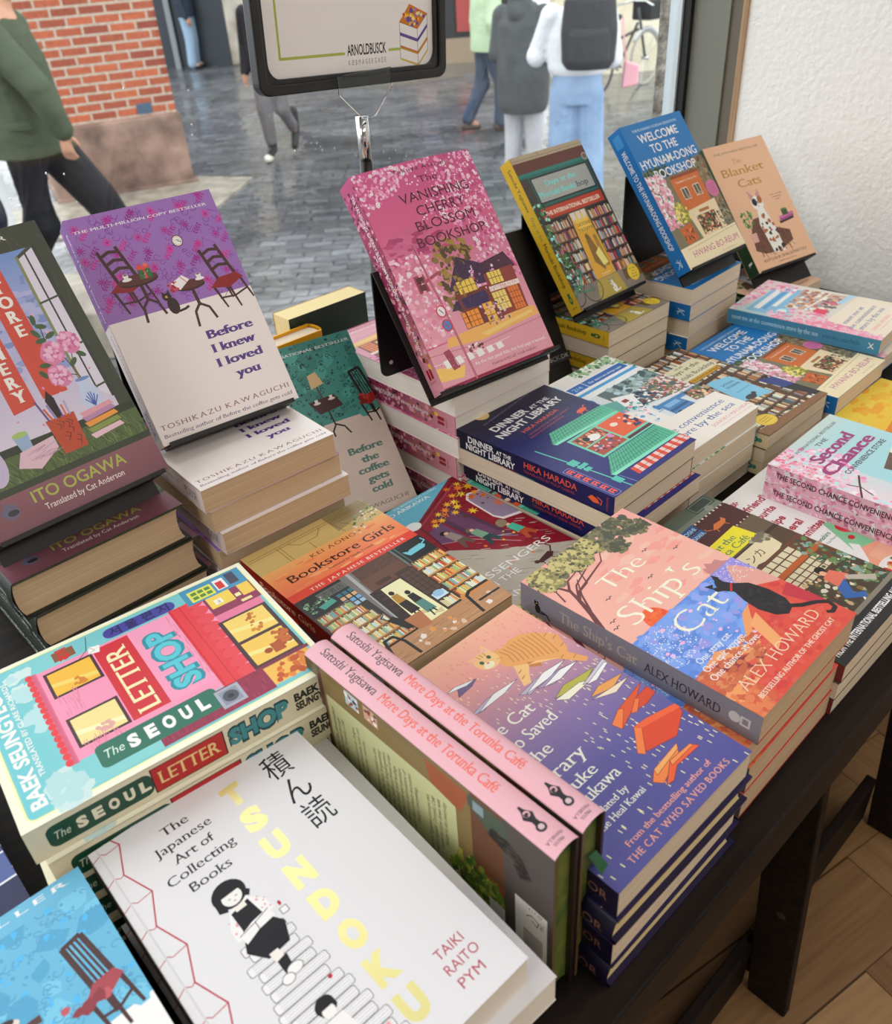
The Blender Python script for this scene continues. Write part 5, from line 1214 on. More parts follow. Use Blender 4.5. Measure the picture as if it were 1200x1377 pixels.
# --- the seaside shop, blue sign over a cream street
PEACH = 'F3E4DC'
def art_conv():
    a = Art(129, 198, PEACH, 121)
    a.rect(0, 0, 129, 150, 'D6DCE0'); a.grad(0, 0, 129, 30, [(0, 'EAE6DE'), (1, 'DCDCD8')]); a.rect(0, 8, 26, 60, '6FB0D4')
    a.dots(140, lambda x, y: (x > 60 and y < 16) or (x > 112 and y < 70), ['5E8A5A', '7AA470', '8EB48A', '46704A', 'A8C49A'], 1.2, 3.4)
    a.rect(24, 22, 122, 42, 'F4F4F0'); a.rect(27, 24, 122, 37, '2F6CB0'); a.rect(52, 24, 53, 37, 'F4F4F0'); a.text('2/4', 32, 34, 6, 'A8D0F0', fit=14); a.text('Our doors are always open', 58, 33, 3.6, 'EAF4FC', fit=58, bold=.01)
    a.rect(24, 42, 126, 47, '4FA0D0'); a.rect(20, 47, 129, 56, 'E4E8EA'); a.ell(16, 62, 12, 10, '2F6CB0'); a.ell(16, 62, 10, 8, 'EAF2F8'); a.rect(8, 59, 24, 65, '2F6CB0')
    a.poly([(40, 56), (126, 56), (126, 122), (40, 104)], '5E6E70'); a.poly([(56, 56), (124, 56), (124, 84), (58, 80)], '8AA0A0'); a.dots(60, (58, 58, 122, 80), ['6E8484', 'A8BCBA', 'B8D0D8', '4E6060'], 2, 5)
    a.dots(170, (86, 78, 128, 118), ['C88A86', 'E8C0B8', 'A05A5A', 'D8A8A0', '7A8A5A', 'F0D8D0'], 1.2, 3); a.dots(60, (48, 82, 86, 108), ['F2F2EE', '3A5A7A', 'E8E4DC', '8A4A4A', '28384A'], 1.6, 4)
    a.poly([(44, 72), (68, 82), (54, 108), (34, 100)], 'F0EEE8'); a.rect(46, 84, 54, 90, '8A3A3A'); a.poly([(26, 74), (44, 80), (36, 104), (22, 100)], '6AA8A0'); a.dots(30, (40, 92, 60, 118), ['3E7AA0', '5AB0A8', 'E8F0F0', '4A8A5A'], 1, 2.6)
    a.poly([(56, 118), (129, 122), (129, 128), (56, 126)], '4A86B8'); a.line([(30, 112), (129, 120)], 1.6, 'F4F4F2'); a.line([(24, 130), (129, 124)], 1.2, '6AA0C8')
    a.poly([(104, 122), (129, 124), (129, 146), (100, 142)], '8A6E60'); a.dots(60, (104, 124, 129, 144), ['C88A7A', '3A2E2A', 'E8C8A8', '5E7A5A'], 1.2, 3)
    a.poly([(62, 120), (92, 122), (94, 146), (60, 144)], '5A88B4'); a.rect(66, 124, 88, 131, '8AB4D8'); a.rect(62, 135, 92, 139, '3E6690'); a.ell(68, 145, 4, 3, '2A3440'); a.ell(88, 146, 4, 3, '2A3440')
    a.poly([(0, 66), (34, 108), (52, 120), (52, 150), (0, 140)], 'E8E6E2'); a.dots(40, (2, 96, 50, 140), ['E8A8B8', 'F4F4F4', 'C8D4DC', '6AA0C8'], 1.4, 3.4)
    a.poly([(0, 142), (129, 146), (129, 198), (0, 198)], PEACH)
    a.text('the convenience', 12, 166, 8.4, '4E6A9E', fit=104, serif=True); a.text('store by the sea', 14, 178, 8.4, '4E6A9E', fit=103, serif=True); a.text('SONOKO MACHIDA', 62, 188, 4.6, 'D8A0A4', fit=66, serif=True); a.text('translated by bruno navasky', 66, 192.4, 2.0, 'D8A0A4', fit=60)
    sp = Art(198, 20.7, '7FB0D0', 20); sp.text('the convenience store by the sea', 12, 13, 6, 'EAF2F8', fit=120, serif=True)
    return a, sp
def art_meet():
    a = Art(129, 198, 'F4DECE', 131)
    a.rect(0, 0, 129, 142, 'D8D4CC'); a.grad(0, 0, 60, 80, [(0, 'BFD4D4'), (1, 'A8C8D0')]); a.rect(8, 20, 112, 62, '8ABCD8'); a.rect(20, 26, 116, 34, 'F2F2EE'); a.rect(22, 36, 118, 42, '5EA2D0'); a.ell(26, 62, 12, 9, '8CC4E0'); a.ell(26, 62, 9, 6.4, 'D8ECF4'); a.rect(38, 44, 118, 50, 'E8F0F2')
    a.dots(320, lambda x, y: (y < 50 and x > 96) or y < 14 + x*.05 or (x < 24 and y > 50 and y < 140) or (x < 44 and 70 < y < 150), ['F0B8C8', 'E89AB4', 'F6D0DC', 'DE86A4', 'F4C4D2'], 1.6, 4)
    a.poly([(44, 60), (118, 56), (120, 118), (44, 112)], 'C8B0A0'); a.dots(160, (46, 60, 118, 114), ['D89A6A', 'E8D0B8', 'B86A6A', '8AA0B8', 'F0E8E0', 'A8785A'], 2, 4.4); a.line([(40, 84), (122, 92)], 2, 'F0F4F6'); a.rect(44, 96, 60, 112, 'D84A6A'); a.dots(14, (70, 96, 92, 116), ['D06A8A', '5A5A6A'], 2, 4); a.poly([(90, 110), (129, 116), (129, 122), (90, 118)], 'A8D0EC')
    a.dots(220, lambda x, y: x < 20 + 12*math.sin(y*.06) and y > 60 and y < 192, ['F0A8BC', 'E88AA6', 'F6C4D2', 'EE9CB4'], 1.6, 3.6)
    a.poly([(26, 122), (129, 126), (129, 198), (14, 198)], 'F4DECE')
    for k, s_ in enumerate(('meet me at', 'the convenience', 'store by the sea')): a.text(s_, (28, 14, 20)[k], 146+k*11.5, 7.2, '5E7098', fit=(66, 92, 84)[k], serif=True)
    a.text('SONOKO MACHIDA', 26, 182, 5, 'E09A8A', fit=60, serif=True); a.text('translated by bruno navasky', 30, 187, 2.2, 'E09A8A', fit=54)
    a.dots(70, lambda x, y: x < 16 and y > 150, ['EE9CB4', 'F4BCCC'], 1.4, 3)
    sp = Art(198, 19, '4E8AA8', 21); sp.text('meet me at the convenience store by the sea', 6, 12, 6, 'BBD8E4', fit=116, serif=True); sp.text('sonoko machida', 128, 12, 6, '33607A', fit=46, serif=True); sp.line([(184, 6), (188, 10), (184, 13)], .9, 'E8F0F4'); sp.line([(190, 6), (187, 10), (191, 13)], .9, 'E8F0F4')
    return a, sp
def art_mori2():
    a = Art(129, 198, '6E5642', 141)
    for k in range(13):
        y = 2 + k*15
        a.rect(0, y, 129, y+13.4, '3E3028'); a.books(1, y+.6, 128, y+13, ['E8DCC2', '8A9AA8', 'B07A5A', 'D8C8A8', '5A6A70', 'A8B8B8', '7A4A3A', 'C8B08A', 'F0E8D8'], 1.4, 4.2); a.rect(0, y+13.4, 129, y+15, '7E6248')
    a.poly([(40, 30), (114, 30), (120, 68), (38, 64)], 'DCD8BC'); a.text('MORE', 70, 36, 3, '4A4A3A', fit=16, serif=True); a.text('Days at the', 50, 45, 7, '4A463A', fit=58, serif=True); a.text('Morisaki Bookshop', 40, 58.5, 7.4, '4A463A', fit=79, serif=True)
    a.rect(54, 63.5, 116, 72, '4E4638'); a.rect(56, 64, 114, 71, 'D6A63A'); a.text('THE INTERNATIONAL BESTSELLER', 58, 69.4, 3.6, '3A2E1A', fit=54, bold=.02)
    a.poly([(62, 80), (98, 92), (94, 150), (50, 138)], '8CC6E0'); a.text('SATOSHI', 68, 102, 4, '2E4A5A', fit=22, serif=True, rot=4); a.text('YAGISAWA', 66, 109, 4, '2E4A5A', fit=26, serif=True, rot=4); a.text('Translated by Eric Ozawa', 66, 122, 2, '2E4A5A', fit=26); a.ell(68, 138, 9, 5, '4A4A52', 14); a.ell(78, 135, 3.4, 3, '4A4A52')
    a.poly([(60, 76), (124, 74), (128, 80), (60, 84)], '5A4636'); a.poly([(100, 84), (106, 84), (104, 190), (96, 190)], '5A4636'); a.poly([(40, 70), (48, 70), (44, 190), (36, 190)], '5A4636')
    a.poly([(108, 122), (129, 130), (129, 160), (112, 156)], '3A4A86'); a.poly([(110, 154), (129, 158), (129, 192), (118, 190)], '30303A'); a.ell(122, 124, 4, 4, '2A2024')
    a.poly([(0, 184), (129, 190), (129, 198), (0, 198)], '8A6A4E'); a.ell(30, 178, 14, 11, 'DCBC4A', 24); a.ell(30, 178, 12.4, 9.6, 'E4C860', 24)
    for k in range(3): a.line([(22, 174+k*3.4), (38, 174+k*3.4)], .8, '9A7E2A')
    sp = Art(198, 16.6, 'D8CBA8', 22); sp.text('Satoshi Yagisawa  More Days at the Morisaki Bookshop', 10, 11, 6, '4A4438', fit=150, serif=True); sp.ell(182, 8.3, 5.5, 3.4, '4E8A80'); sp.ell(182, 8.3, 2.2, 1.6, 'D8CBA8'); sp.ell(189, 8.3, 2.6, 2.6, '4E8A80')
    return a, sp
def art_second():
    a = Art(129, 198, 'A9D2D6', 151)
    a.grad(0, 0, 129, 198, [(0, 'C6D2CE'), (.1, 'B6D6D8'), (.5, 'A8D4DC'), (1, 'B8D8DC')]); a.grad(0, 0, 40, 198, [(0, 'E4D2D8'), (1, 'CCD6DA')], True)
    a.dots(420, lambda x, y: x < 34 + 22*math.sin(y*.045) or (20 < y < 80 and x < 60 and x+y < 110), ['F2D4E2', 'EAB4CC', 'F6E4EC', 'E49ABC', 'E8C8D8', 'C8DCE0'], 1.4, 3.8)
    a.dots(120, lambda x, y: x < 30 and y < 60, ['D8788E', 'E88AA0', 'F0B0C0'], 1, 2.4)
    a.text('#1 INTERNATIONAL BESTSELLER', 24, 13, 3.4, '5E5A5E', fit=92, bold=.01)
    a.text('THE', 59, 22, 4.6, '5A4E58', fit=20, bold=.015); a.text('Second', 31, 38, 13, '9E4A7E', fit=72, serif=True, bold=.035); a.text('Chance', 18, 55, 13, '9E4A7E', fit=92, serif=True, bold=.035); a.text('CONVENIENCE STORE', 30, 65, 5.2, '4E464E', fit=82, bold=.02)
    a.poly([(64, 84), (116, 70), (122, 76), (122, 150), (66, 150)], 'E8E0C8'); a.poly([(60, 84), (92, 76), (92, 88), (62, 96)], '6E5A52'); a.rect(66, 96, 90, 112, 'C8406E'); a.rect(66, 116, 120, 146, '5A8AA0'); a.window(68, 118, 118, 144, 'EED890', '5A4A3A', 4, 2, .8); a.text('ALWAYS', 96, 90, 5, '3A6A5A', fit=24, bold=.03); a.dots(90, (66, 120, 118, 144), ['D86A5A', '5A9A6A', 'F0C86A', '4A6A9A'], 1, 2.4)
    a.line([(0, 90), (22, 78), (34, 72)], 1.8, '4A3230'); a.line([(10, 96), (16, 82), (12, 70)], 1.2, '4A3230'); a.rect(0, 160, 129, 198, 'C8C0C4')
    sp = Art(198, 17.8, 'D6AEBC', 23); sp.dots(240, (0, 0, 198, 17.8), ['EAC4D2', 'C88AA4', 'D8D4DA', 'E2A4BC', 'B87A96'], 1, 3)
    sp.text('THE SECOND CHANCE CONVENIENCE STORE', 10, 11.6, 5.6, '3A2A34', fit=136, bold=.02)
    return a, sp
def art_boyf():
    a = Art(129, 198, 'F2EDE8', 161)
    a.poly([(90, 30), (129, 24), (129, 198), (0, 198), (0, 150), (22, 138), (34, 116), (48, 88), (74, 92), (72, 60), (80, 44)], '8CC8A0'); a.poly([(0, 148), (34, 128), (80, 142), (129, 138), (129, 198), (0, 198)], 'F0A890'); a.poly([(0, 140), (22, 134), (36, 118), (40, 126), (24, 142), (0, 152)], 'F2EDE8')
    RD = 'A8324A'
    for k, (s_, x, f) in enumerate((('The ex-', 3, 26), ("boyfriend's", 2, 58), ('Favourite', 3, 42), ('Recipe', 3, 33), ('Funeral', 3, 38), ('Committee', 3, 50))): a.text(s_, x, 14+k*14.8, 8, RD, fit=f, bold=.03)
    a.text('Saki Kawashiro', 3, 100, 4.6, '3E7A5A', fit=37, bold=.02); a.text('Translated by Yuka Maeno', 3, 106, 2.4, '3E7A5A', fit=36)
    a.blob(56, 104, 7.5, 'C03A44', .15); a.dots(16, (50, 98, 62, 110), ['D8545A', '9A2A36'], 1.2, 2.6); a.line([(60, 108), (70, 122)], 1, '4E8A5E'); a.dots(14, (56, 108, 76, 126), ['4E9A6A', '6EB484'], 1.6, 3.2, .3, 6, .6)
    a.poly([(62, 122), (74, 124), (78, 142), (70, 152), (60, 148), (58, 136)], 'E8DC74'); a.ell(46, 116, 3.6, 3, 'C03A44'); a.rect(30, 138, 58, 158, 'F0B49C'); a.ell(30, 168, 24, 18, 'E8E4E0', 24); a.ell(30, 168, 20, 15, 'F6F2EE', 24); a.dots(80, (16, 156, 46, 180), ['C8A078', 'A05A3A', '6E8A4A', 'E8C89A', 'C04A3A'], 1.6, 3.6); a.dots(40, (90, 150, 125, 190), ['5A9A6A', 'E8DC74', 'C03A44'], 2, 4)
    sp = Art(198, 17.8, 'F0A890', 24); sp.text("The Ex-Boyfriend's Favourite Recipe Funeral Committee", 10, 11, 5, 'A8324A', fit=150, bold=.03)
    return a, sp
def art_cafe():
    a = Art(129, 198, '5A4636', 171)
    a.rect(60, 0, 129, 20, '5E6A60'); a.rect(96, 0, 126, 14, '3E4A46'); a.box(98, 2, 124, 12, .8, '8A9484'); a.rect(60, 14, 129, 20, '7A8274'); a.ell(112, 16, 5, 4, '8A8E84')
    a.poly([(0, 20), (129, 20), (129, 50), (0, 50)], '4E1F1E'); a.up(); a.hold = True
    for k in range(22): a.line([(k*6, 20), (k*6, 50)], .5, '3A1614')
    a.hold = False
    a.up(); a.hold = True
    for k in range(22): a.ell(3+k*6, 21, 1.2, 1.2, 'E8DCD4', 7); a.ell(3+k*6, 49, 1.0, 1.0, 'D8C8BC', 7)
    a.hold = False
    for y in (20, 29): a.poly([(44, y), (78, y-1), (78, y+6.4), (44, y+7.4)], '2E5A8A')
    a.text('SATOSHI', 47, 26.4, 4.2, 'BCD8F0', fit=28, serif=True); a.text('YAGISAWA', 47, 35.4, 4.2, 'BCD8F0', fit=29, serif=True)
    a.poly([(84, 38), (92, 33), (102, 34), (106, 31), (107, 36), (102, 39), (90, 40)], 'C8763A'); a.line([(88, 39), (86, 43)], 1, 'C8763A'); a.line([(101, 39), (103, 43)], 1, 'C8763A'); a.line([(84, 37), (79, 34), (80, 31)], .9, 'C8763A')
    a.rect(0, 50, 129, 72, '6A5A48'); a.poly([(18, 50), (102, 47), (105, 70), (20, 71)], 'E6D83A'); a.text('Days at the', 30, 58.5, 6.6, '3E7A6A', fit=58, serif=True); a.text('Torunka Café', 26, 67.5, 7.0, '3E7A6A', fit=70, serif=True)
    a.rect(0, 72, 129, 76, '3E3228'); a.poly([(20, 74), (110, 74), (106, 92), (86, 97), (66, 92), (40, 97), (22, 90)], 'E0D4B4'); a.text('トルンカ', 64, 88, 7, '4A3E34', al='c', fit=44); a.dots(20, (92, 70, 112, 82), ['B0A890', '7A7264'], 2, 4)
    a.rect(0, 94, 129, 140, '6A4632'); a.window(58, 97, 106, 128, 'D8D0B4', '6A4632', 5, 4, 1.4); a.window(4, 97, 50, 128, 'D8D0B4', '6A4632', 5, 4, 1.4); a.poly([(62, 116), (108, 112), (108, 118), (62, 122)], 'B4642F') if False else None
    a.rect(0, 112, 129, 118, 'B2622E'); a.window(58, 118, 112, 136, 'D2CAAE', '6A4632', 6, 3, 1.2)
    a.rect(0, 136, 129, 182, '4E4234'); a.dots(200, (4, 132, 126, 178), ['7A8A5A', '4A5A3E', 'A8B088', '8A6A4A', 'D8D4C4', 'C8A888'], 1.2, 3)
    a.ell(92, 133, 5, 4.4, '1E1A18'); a.ell(90, 137, 3, 3.2, 'E0B090'); a.poly([(84, 140), (98, 138), (104, 152), (82, 156)], 'D87A6A'); a.poly([(80, 154), (96, 152), (84, 166), (92, 172), (86, 176), (72, 164)], '3E6AA8'); a.line([(84, 174), (80, 178)], 2, 'E8E4DC'); a.dots(90, (104, 100, 128, 176), ['4E6A4A', '3A5240', '8AA8A0', '6E8A5E'], 1.4, 3)
    a.poly([(100, 150), (118, 168), (112, 172), (96, 154)], 'B8B0A4')
    a.rect(0, 180, 129, 198, '2A2A2A'); a.poly([(60, 176), (129, 176), (129, 180), (60, 180)], '8A8478'); a.text('FROM THE INTERNATIONAL BESTSELLING AUTHOR', 6, 190.5, 5.4, 'F2F0EA', fit=117, bold=.03)
    sp = Art(198, 17.3, '7A3A36', 25); sp.text('Days at the Torunka Café', 20, 11, 6, 'F0E0C8', fit=90, serif=True)
    return a, sp

# --- the black cat on a red shore
def art_ship():
    a = Art(129, 198, 'E8A49A', 181)
    a.grad(0, 0, 129, 101, [(0, 'ECA8A0'), (.5, 'EEB0A4'), (1, 'F0B4A8')]); a.dots(40, (30, 20, 128, 98), ['F2BCAE', 'EAA298'], 4, 9, .4, 10, .4)
    a.poly([(0, 101), (129, 101), (129, 160), (0, 170)], '6E92D8'); a.dots(200, (0, 102, 92, 160), ['7699DC', '678CD2', '7FA2E0', '86A6E2'], 3, 8, .4, 9, .6); a.dots(30, (0, 102, 100, 138), ['9C9EDC', '94A8E4'], 2, 5)
    a.poly([(96, 101), (129, 101), (129, 146), (100, 130)], '9A92D4'); a.poly([(104, 118), (116, 104), (122, 108), (129, 124), (129, 150), (104, 140)], 'D8A49A')
    a.poly([(0, 152), (30, 146), (52, 158), (76, 140), (98, 136), (129, 146), (129, 198), (0, 198)], 'E0A070')
    a.poly([(78, 146), (98, 130), (112, 132), (129, 142), (129, 198), (0, 198), (0, 186), (26, 180), (56, 172)], 'CE5A4C'); a.poly([(0, 150), (24, 152), (40, 160), (58, 172), (34, 178), (12, 168), (0, 172)], 'C86A50'); a.poly([(18, 152), (36, 160), (56, 170), (40, 174), (20, 164)], '8E4448')
    a.dots(180, lambda x, y: y > 150+ (80-x)*.25 and x > 10, ['CA5450', 'D4625A', 'C64C4A', 'D06656'], 1.4, 4, .4, 8, .7); a.dots(70, lambda x, y: 150 < y < 172 and x < 60, ['C87A58', 'D08E68', 'BC6A50', 'C47452'], 1.6, 4.4, .4, 8, .6); a.dots(40, lambda x, y: x < 24 and y > 176, ['D27A58', 'C86A50', 'D68660'], 2, 4)
    a.poly([(70, 150), (84, 146), (72, 172), (60, 176)], 'E8A878'); a.poly([(114, 150), (129, 146), (129, 176), (120, 172)], 'B8404E')
    a.dots(420, lambda x, y: 102 < y < 139 and (x-18)**2/420+(y-124)**2/500 < 1 or (102 < y < 122 and 92 < x < 128), ['FFFFFF', 'E8F0FC'], .2, .6); a.dots(22, (2, 108, 70, 158), ['D8C0EA', 'E8B8D8'], .9, 2.4, .2, 8, .7)
    # tree
    TR = '6A3A3A'
    for P, w in (([(-3, 80), (6, 62), (13, 44), (16, 34), (24, 26), (36, 24)], 4.6), ([(13, 46), (20, 40), (32, 38), (40, 22)], 2.6), ([(16, 36), (12, 24), (14, 14)], 3.0), ([(20, 40), (44, 34), (60, 30), (70, 20)], 2.0), ([(12, 46), (24, 34), (48, 26), (64, 12)], 1.8), ([(8, 60), (18, 44), (30, 30)], 2.2), ([(4, 40), (8, 28), (20, 18)], 1.6)): a.line(P, w, TR, 0, .8)
    fol = lambda x, y: ((x-14)**2/150+(y-12)**2/200 < 1) or ((x-44)**2/420+(y-13)**2/160 < 1) or ((x-78)**2/420+(y-10)**2/150 < 1) or ((x-104)**2/240+(y-14)**2/180 < 1) or ((x-84)**2/110+(y-28)**2/60 < 1) or ((x-118)**2/60+(y-26)**2/60 < 1)
    a.dots(360, fol, ['6E6E54', '5C5E4A', '7E7A5C', '4E523F'], 2, 4.4, .4, 9); a.dots(230, lambda x, y: fol(x, y) and x < 74, ['A8A068', 'B8AC74', '8E8A5A', 'C2B880'], 1.4, 3.4, .4, 8); a.dots(160, fol, ['5A5444', '76704E'], .8, 1.8)
    a.ell(34, 97, 10.4, 11, 'E2683C', 26, 0, 180, 360) if False else None
    a.up(); a.ell(34, 101, 11, 14, 'E06A3E', 24, 0, 180, 360); a.dots(40, lambda x, y: (x-34)**2/100+(y-100)**2/150 < 1 and y < 100, ['E87A48', 'D85A36'], 1, 2)
    for x, y in ((93, 48), (112, 64), (69, 70), (28, 62), (6, 85), (10, 79)): a.line([(x-3.4, y-1), (x-1.2, y-1.8), (x, y), (x+1.6, y-2), (x+3.6, y-1.4)], .7, '3A2A30')
    a.poly([(100, 98), (102, 92), (104, 95), (108, 90), (112, 94), (118, 93), (120, 98), (124, 101), (100, 101)], 'C08A88')
    C_ = 'F6EBD6'
    a.text('The', 35, 57, 15, C_, fit=47, serif=True, bold=-.022); a.text("Ship's", 17, 93, 20, C_, fit=85, serif=True, bold=-.022); a.text('Cat', 34, 126, 19.5, C_, fit=51, serif=True, bold=-.022)
    K = '2A282C'
    a.poly([(86, 110), (90, 112), (93, 108), (97, 106), (100, 106), (99, 112), (102, 118), (110, 126), (113, 140), (112, 154), (107, 162), (98, 164), (91, 158), (88, 146), (90, 134), (94, 124), (90, 118), (86, 115)], K)
    a.line([(106, 160), (112, 166), (122, 172), (128, 178), (126, 184), (120, 185), (117, 182)], 4.2, K, 0, 3); a.line([(93, 122), (101, 117)], 1.6, 'B8322E'); a.poly([(86, 111), (84, 105), (91, 108)], K); a.poly([(95, 107), (99, 101), (101, 107)], K); a.dots(60, lambda x, y: (x-102)**2/60+(y-142)**2/260 < 1, ['353338', '242226'], 1.4, 3)
    for k, (s_, f) in enumerate((('One stray cat.', 39), ('One epic voyage.', 48), ('One chance at love.', 58))): a.text(s_, 14-k*3.4, 146+k*7.4, 5.2, 'FBF3EA', fit=f, serif=True)
    a.text('ALEX HOWARD', 13, 180.5, 9.2, 'F0CDB4', fit=99, serif=True, bold=-.022); a.text('BESTSELLING AUTHOR OF THE GHOST CAT', 14, 190, 3.6, 'F4DCCB', fit=99, serif=True, bold=.01)
    sp = Art(198, 25.5, '8A8892', 26); art_cat_sit(sp, 17, 21, 14, '1C1A1E'); sp.line([(20, 18), (26, 19), (29, 23)], 1.6, '1C1A1E'); sp.text("The Ship's Cat", 38, 17, 9.6, 'B4A89E', fit=68, serif=True); sp.text('ALEX HOWARD', 112, 17.6, 8, '3A2A30', fit=58, serif=True); sp.ell(180, 12.5, 4, 4.4, 'C8C4C6'); sp.rect(184, 8.6, 191, 16.6, 'C8C4C6'); sp.rect(185.6, 10, 189.6, 15, '8A8892')
    return a, sp

# --- the ginger cat walking on flying books
def art_cat():
    a = Art(130, 197, '8A78A8', 191)
    a.grad(0, 0, 130, 197, [(0, 'EFB39A'), (.15, 'E0A29A'), (.32, 'B98E9E'), (.5, '8A78A4'), (.7, '66629C'), (1, '5A5A94')])
    a.grad(60, 60, 130, 197, [(0, '9480A4'), (.3, '74689E'), (.6, '5C5A96'), (1, '54568E')]) if False else None
    rg = a.r; a.up(); a.hold = True
    for _ in range(150): x, y = rg.uniform(1, 129), rg.uniform(2, 60); a.line([(x, y), (x, y+2.2)], .5, 'D08A7E')
    a.hold = False; a.up(); a.hold = True
    for _ in range(470):
        x, y = rg.uniform(1, 129), rg.uniform(30, 195); L = 1.6+1.6*(y/197)
        if (x < 66 and 71 < y < 172) or (y > 176 and 16 < x < 116): continue
        a.line([(x, y), (x+.3, y+L)], .4+.3*(y/197), 'F4E2B6')
    a.hold = False
    G, G2, GS = 'DBA468', 'E8BE88', 'BA8248'
    a.line([(119, 36), (125, 45), (121, 57), (116, 62)], 4.6, G, 0, 3.6)
    a.poly([(83, 24), (91, 26), (99, 24), (108, 25), (117, 31), (122, 40), (121, 52), (117, 62), (112, 64), (104, 57), (96, 55), (88, 50), (83, 46), (78, 38)], G)
    a.poly([(108, 58), (117, 56), (121, 66), (125, 75), (121, 77), (114, 68)], G); a.poly([(83, 44), (92, 50), (85, 57), (80, 63), (74, 62), (78, 54)], G2); a.poly([(92, 48), (99, 54), (97, 58), (90, 53)], GS)
    a.poly([(98, 52), (112, 62), (104, 58), (90, 50)], G2)
    a.ell(74, 27, 9.6, 8.6, G2, 20, 20); a.poly([(64, 17.5), (72, 20.5), (66.4, 25)], G2); a.poly([(74, 20), (81.6, 13.6), (83, 23)], G2); a.poly([(65.4, 19), (70.4, 21), (67, 23.4)], 'E8B0A8'); a.poly([(76.4, 19.6), (80.8, 15.8), (81.6, 21)], 'E8B0A8')
    a.up()
    for k in range(10): a.line([(86+k*3.6, 25.6+.4*abs(k-4)+k*.5), (88+k*3.2, 34+k*1.5), (86+k*3.2, 42+k*1.7)], .8, GS)
    for k in range(3): a.line([(71+k*3, 19.4), (72+k*2.4, 23.4)], .7, GS)
    for x, y in ((121, 39), (124, 45), (122, 54), (113, 62), (119, 68), (80, 56), (82, 51)): a.line([(x-2, y+.6), (x+2, y-.6)], .8, GS)
    a.ell(70, 26.4, 1.6, 1.8, '3E5A3A'); a.ell(77.4, 25.6, 1.6, 1.8, '3E5A3A'); a.ell(72.4, 31.4, 4.4, 3, 'F4E0C6'); a.ell(73, 29.4, 1.2, .8, 'D07A78'); a.line([(80, 31), (84, 33)], .5, GS)
    def bk(P, Q, c, c2):
        a.poly(P, c); a.line(P + [P[0]], .35, '5A4A5E'); a.poly(Q, c2); a.line(Q + [Q[0]], .35, '5A4A5E')
    W1, W2 = 'F3F1F3', 'B9AFC4'
    bk([(37, 38), (42, 31), (57, 34), (50, 37)], [(33, 30), (41, 29), (56, 33.6), (48, 34)], '76648A', W1)
    bk([(31, 55), (50, 52), (56, 54), (40, 58)], [(36, 57), (55, 52), (76, 54), (60, 57)], W2, W1)
    bk([(66, 65), (88, 63), (98, 66), (72, 70)], [(70, 68), (92, 62.6), (112, 65), (92, 69)], W2, W1); bk([(78, 70), (100, 68), (116, 72), (90, 75)], [(82, 72), (102, 69), (117, 72), (96, 75)], 'A79AB6', W1)
    bk([(80, 84), (93, 80), (120, 84), (104, 89)], [(79, 85), (86, 91), (110, 90), (102, 86)], 'B2AE54', 'ECE6D2'); bk([(102, 89), (130, 83), (130, 87), (110, 92)], [(104, 91), (128, 86), (130, 88), (112, 93)], 'C9C4D0', W1)
    bk([(97, 100), (108, 97), (129, 101), (114, 105)], [(96, 102), (112, 104), (129, 106), (112, 109)], 'DBA05E', 'EFD9C2')
    def ob(P, c, Q, c2, e='8A3226'): a.poly(P, c); a.line(P+[P[0]], .35, e); a.poly(Q, c2); a.line(Q+[Q[0]], .3, e)
    ob([(88, 124), (101, 119), (130, 115), (112, 124), (90, 131)], 'D0603C', [(88, 124), (101, 119), (104, 121), (90, 131)], 'E8854E'); ob([(104, 127), (116, 121), (130, 120), (130, 127), (118, 129)], 'C8553A', [(104, 127), (116, 121), (118, 123), (108, 129)], 'E07F50')
    ob([(96, 135), (107, 136), (131, 142), (128, 149), (109, 158), (86, 152)], 'CE553C', [(96, 135), (81, 149), (84, 153), (99, 139)], 'EA8652'); a.poly([(96, 135), (99, 139), (130, 146), (131, 142), (107, 136)], 'DE6C46')
    ob([(78, 163), (104, 161), (98, 167), (74, 173), (70, 168)], 'E58A54', [(78, 163), (104, 161), (101, 164), (76, 167)], 'F2AC72'); ob([(90, 166), (109, 167), (112, 172), (90, 171), (80, 176), (74, 175)], 'DB6A44', [(90, 166), (109, 167), (110, 169), (88, 169)], 'EE9560')
    C_ = 'F6EBDD'
    for s_, x, y, cp, f in (('The Cat', 18, 81, 9.4, 47), ('Who Saved', 15, 96, 9.4, 55), ('the', 29, 111, 9, 19), ('Library', 14, 127, 9.4, 47), ('Sosuke', 15, 140, 8, 40), ('Natsukawa', 12, 151, 8, 51)): a.text(s_, x, y, cp, C_, fit=f, serif=True)
    a.text('Translated by', 19, 161, 4.6, C_, fit=38, serif=True); a.text('Louise Heal Kawai', 14, 168.6, 4.6, C_, fit=49, serif=True)
    a.text('From the bestselling author of', 26, 184.4, 3.8, 'EDA890', fit=80, serif=True); a.text('THE CAT WHO SAVED BOOKS', 19, 192, 4.2, 'EDA890', fit=95, serif=True, sp=.1)
    sp = Art(197, 23.4, '2A2448', 27); sp.grad(0, 0, 197, 23.4, [(0, '8A5A6A'), (.3, '3A2E54'), (1, '1C1834')], True); sp.text('The Cat Who Saved the Library', 10, 14, 6, 'E8D8C0', fit=110, serif=True); sp.text('PICADOR', 150, 15, 7, '8A6A58', fit=40)
    return a, sp

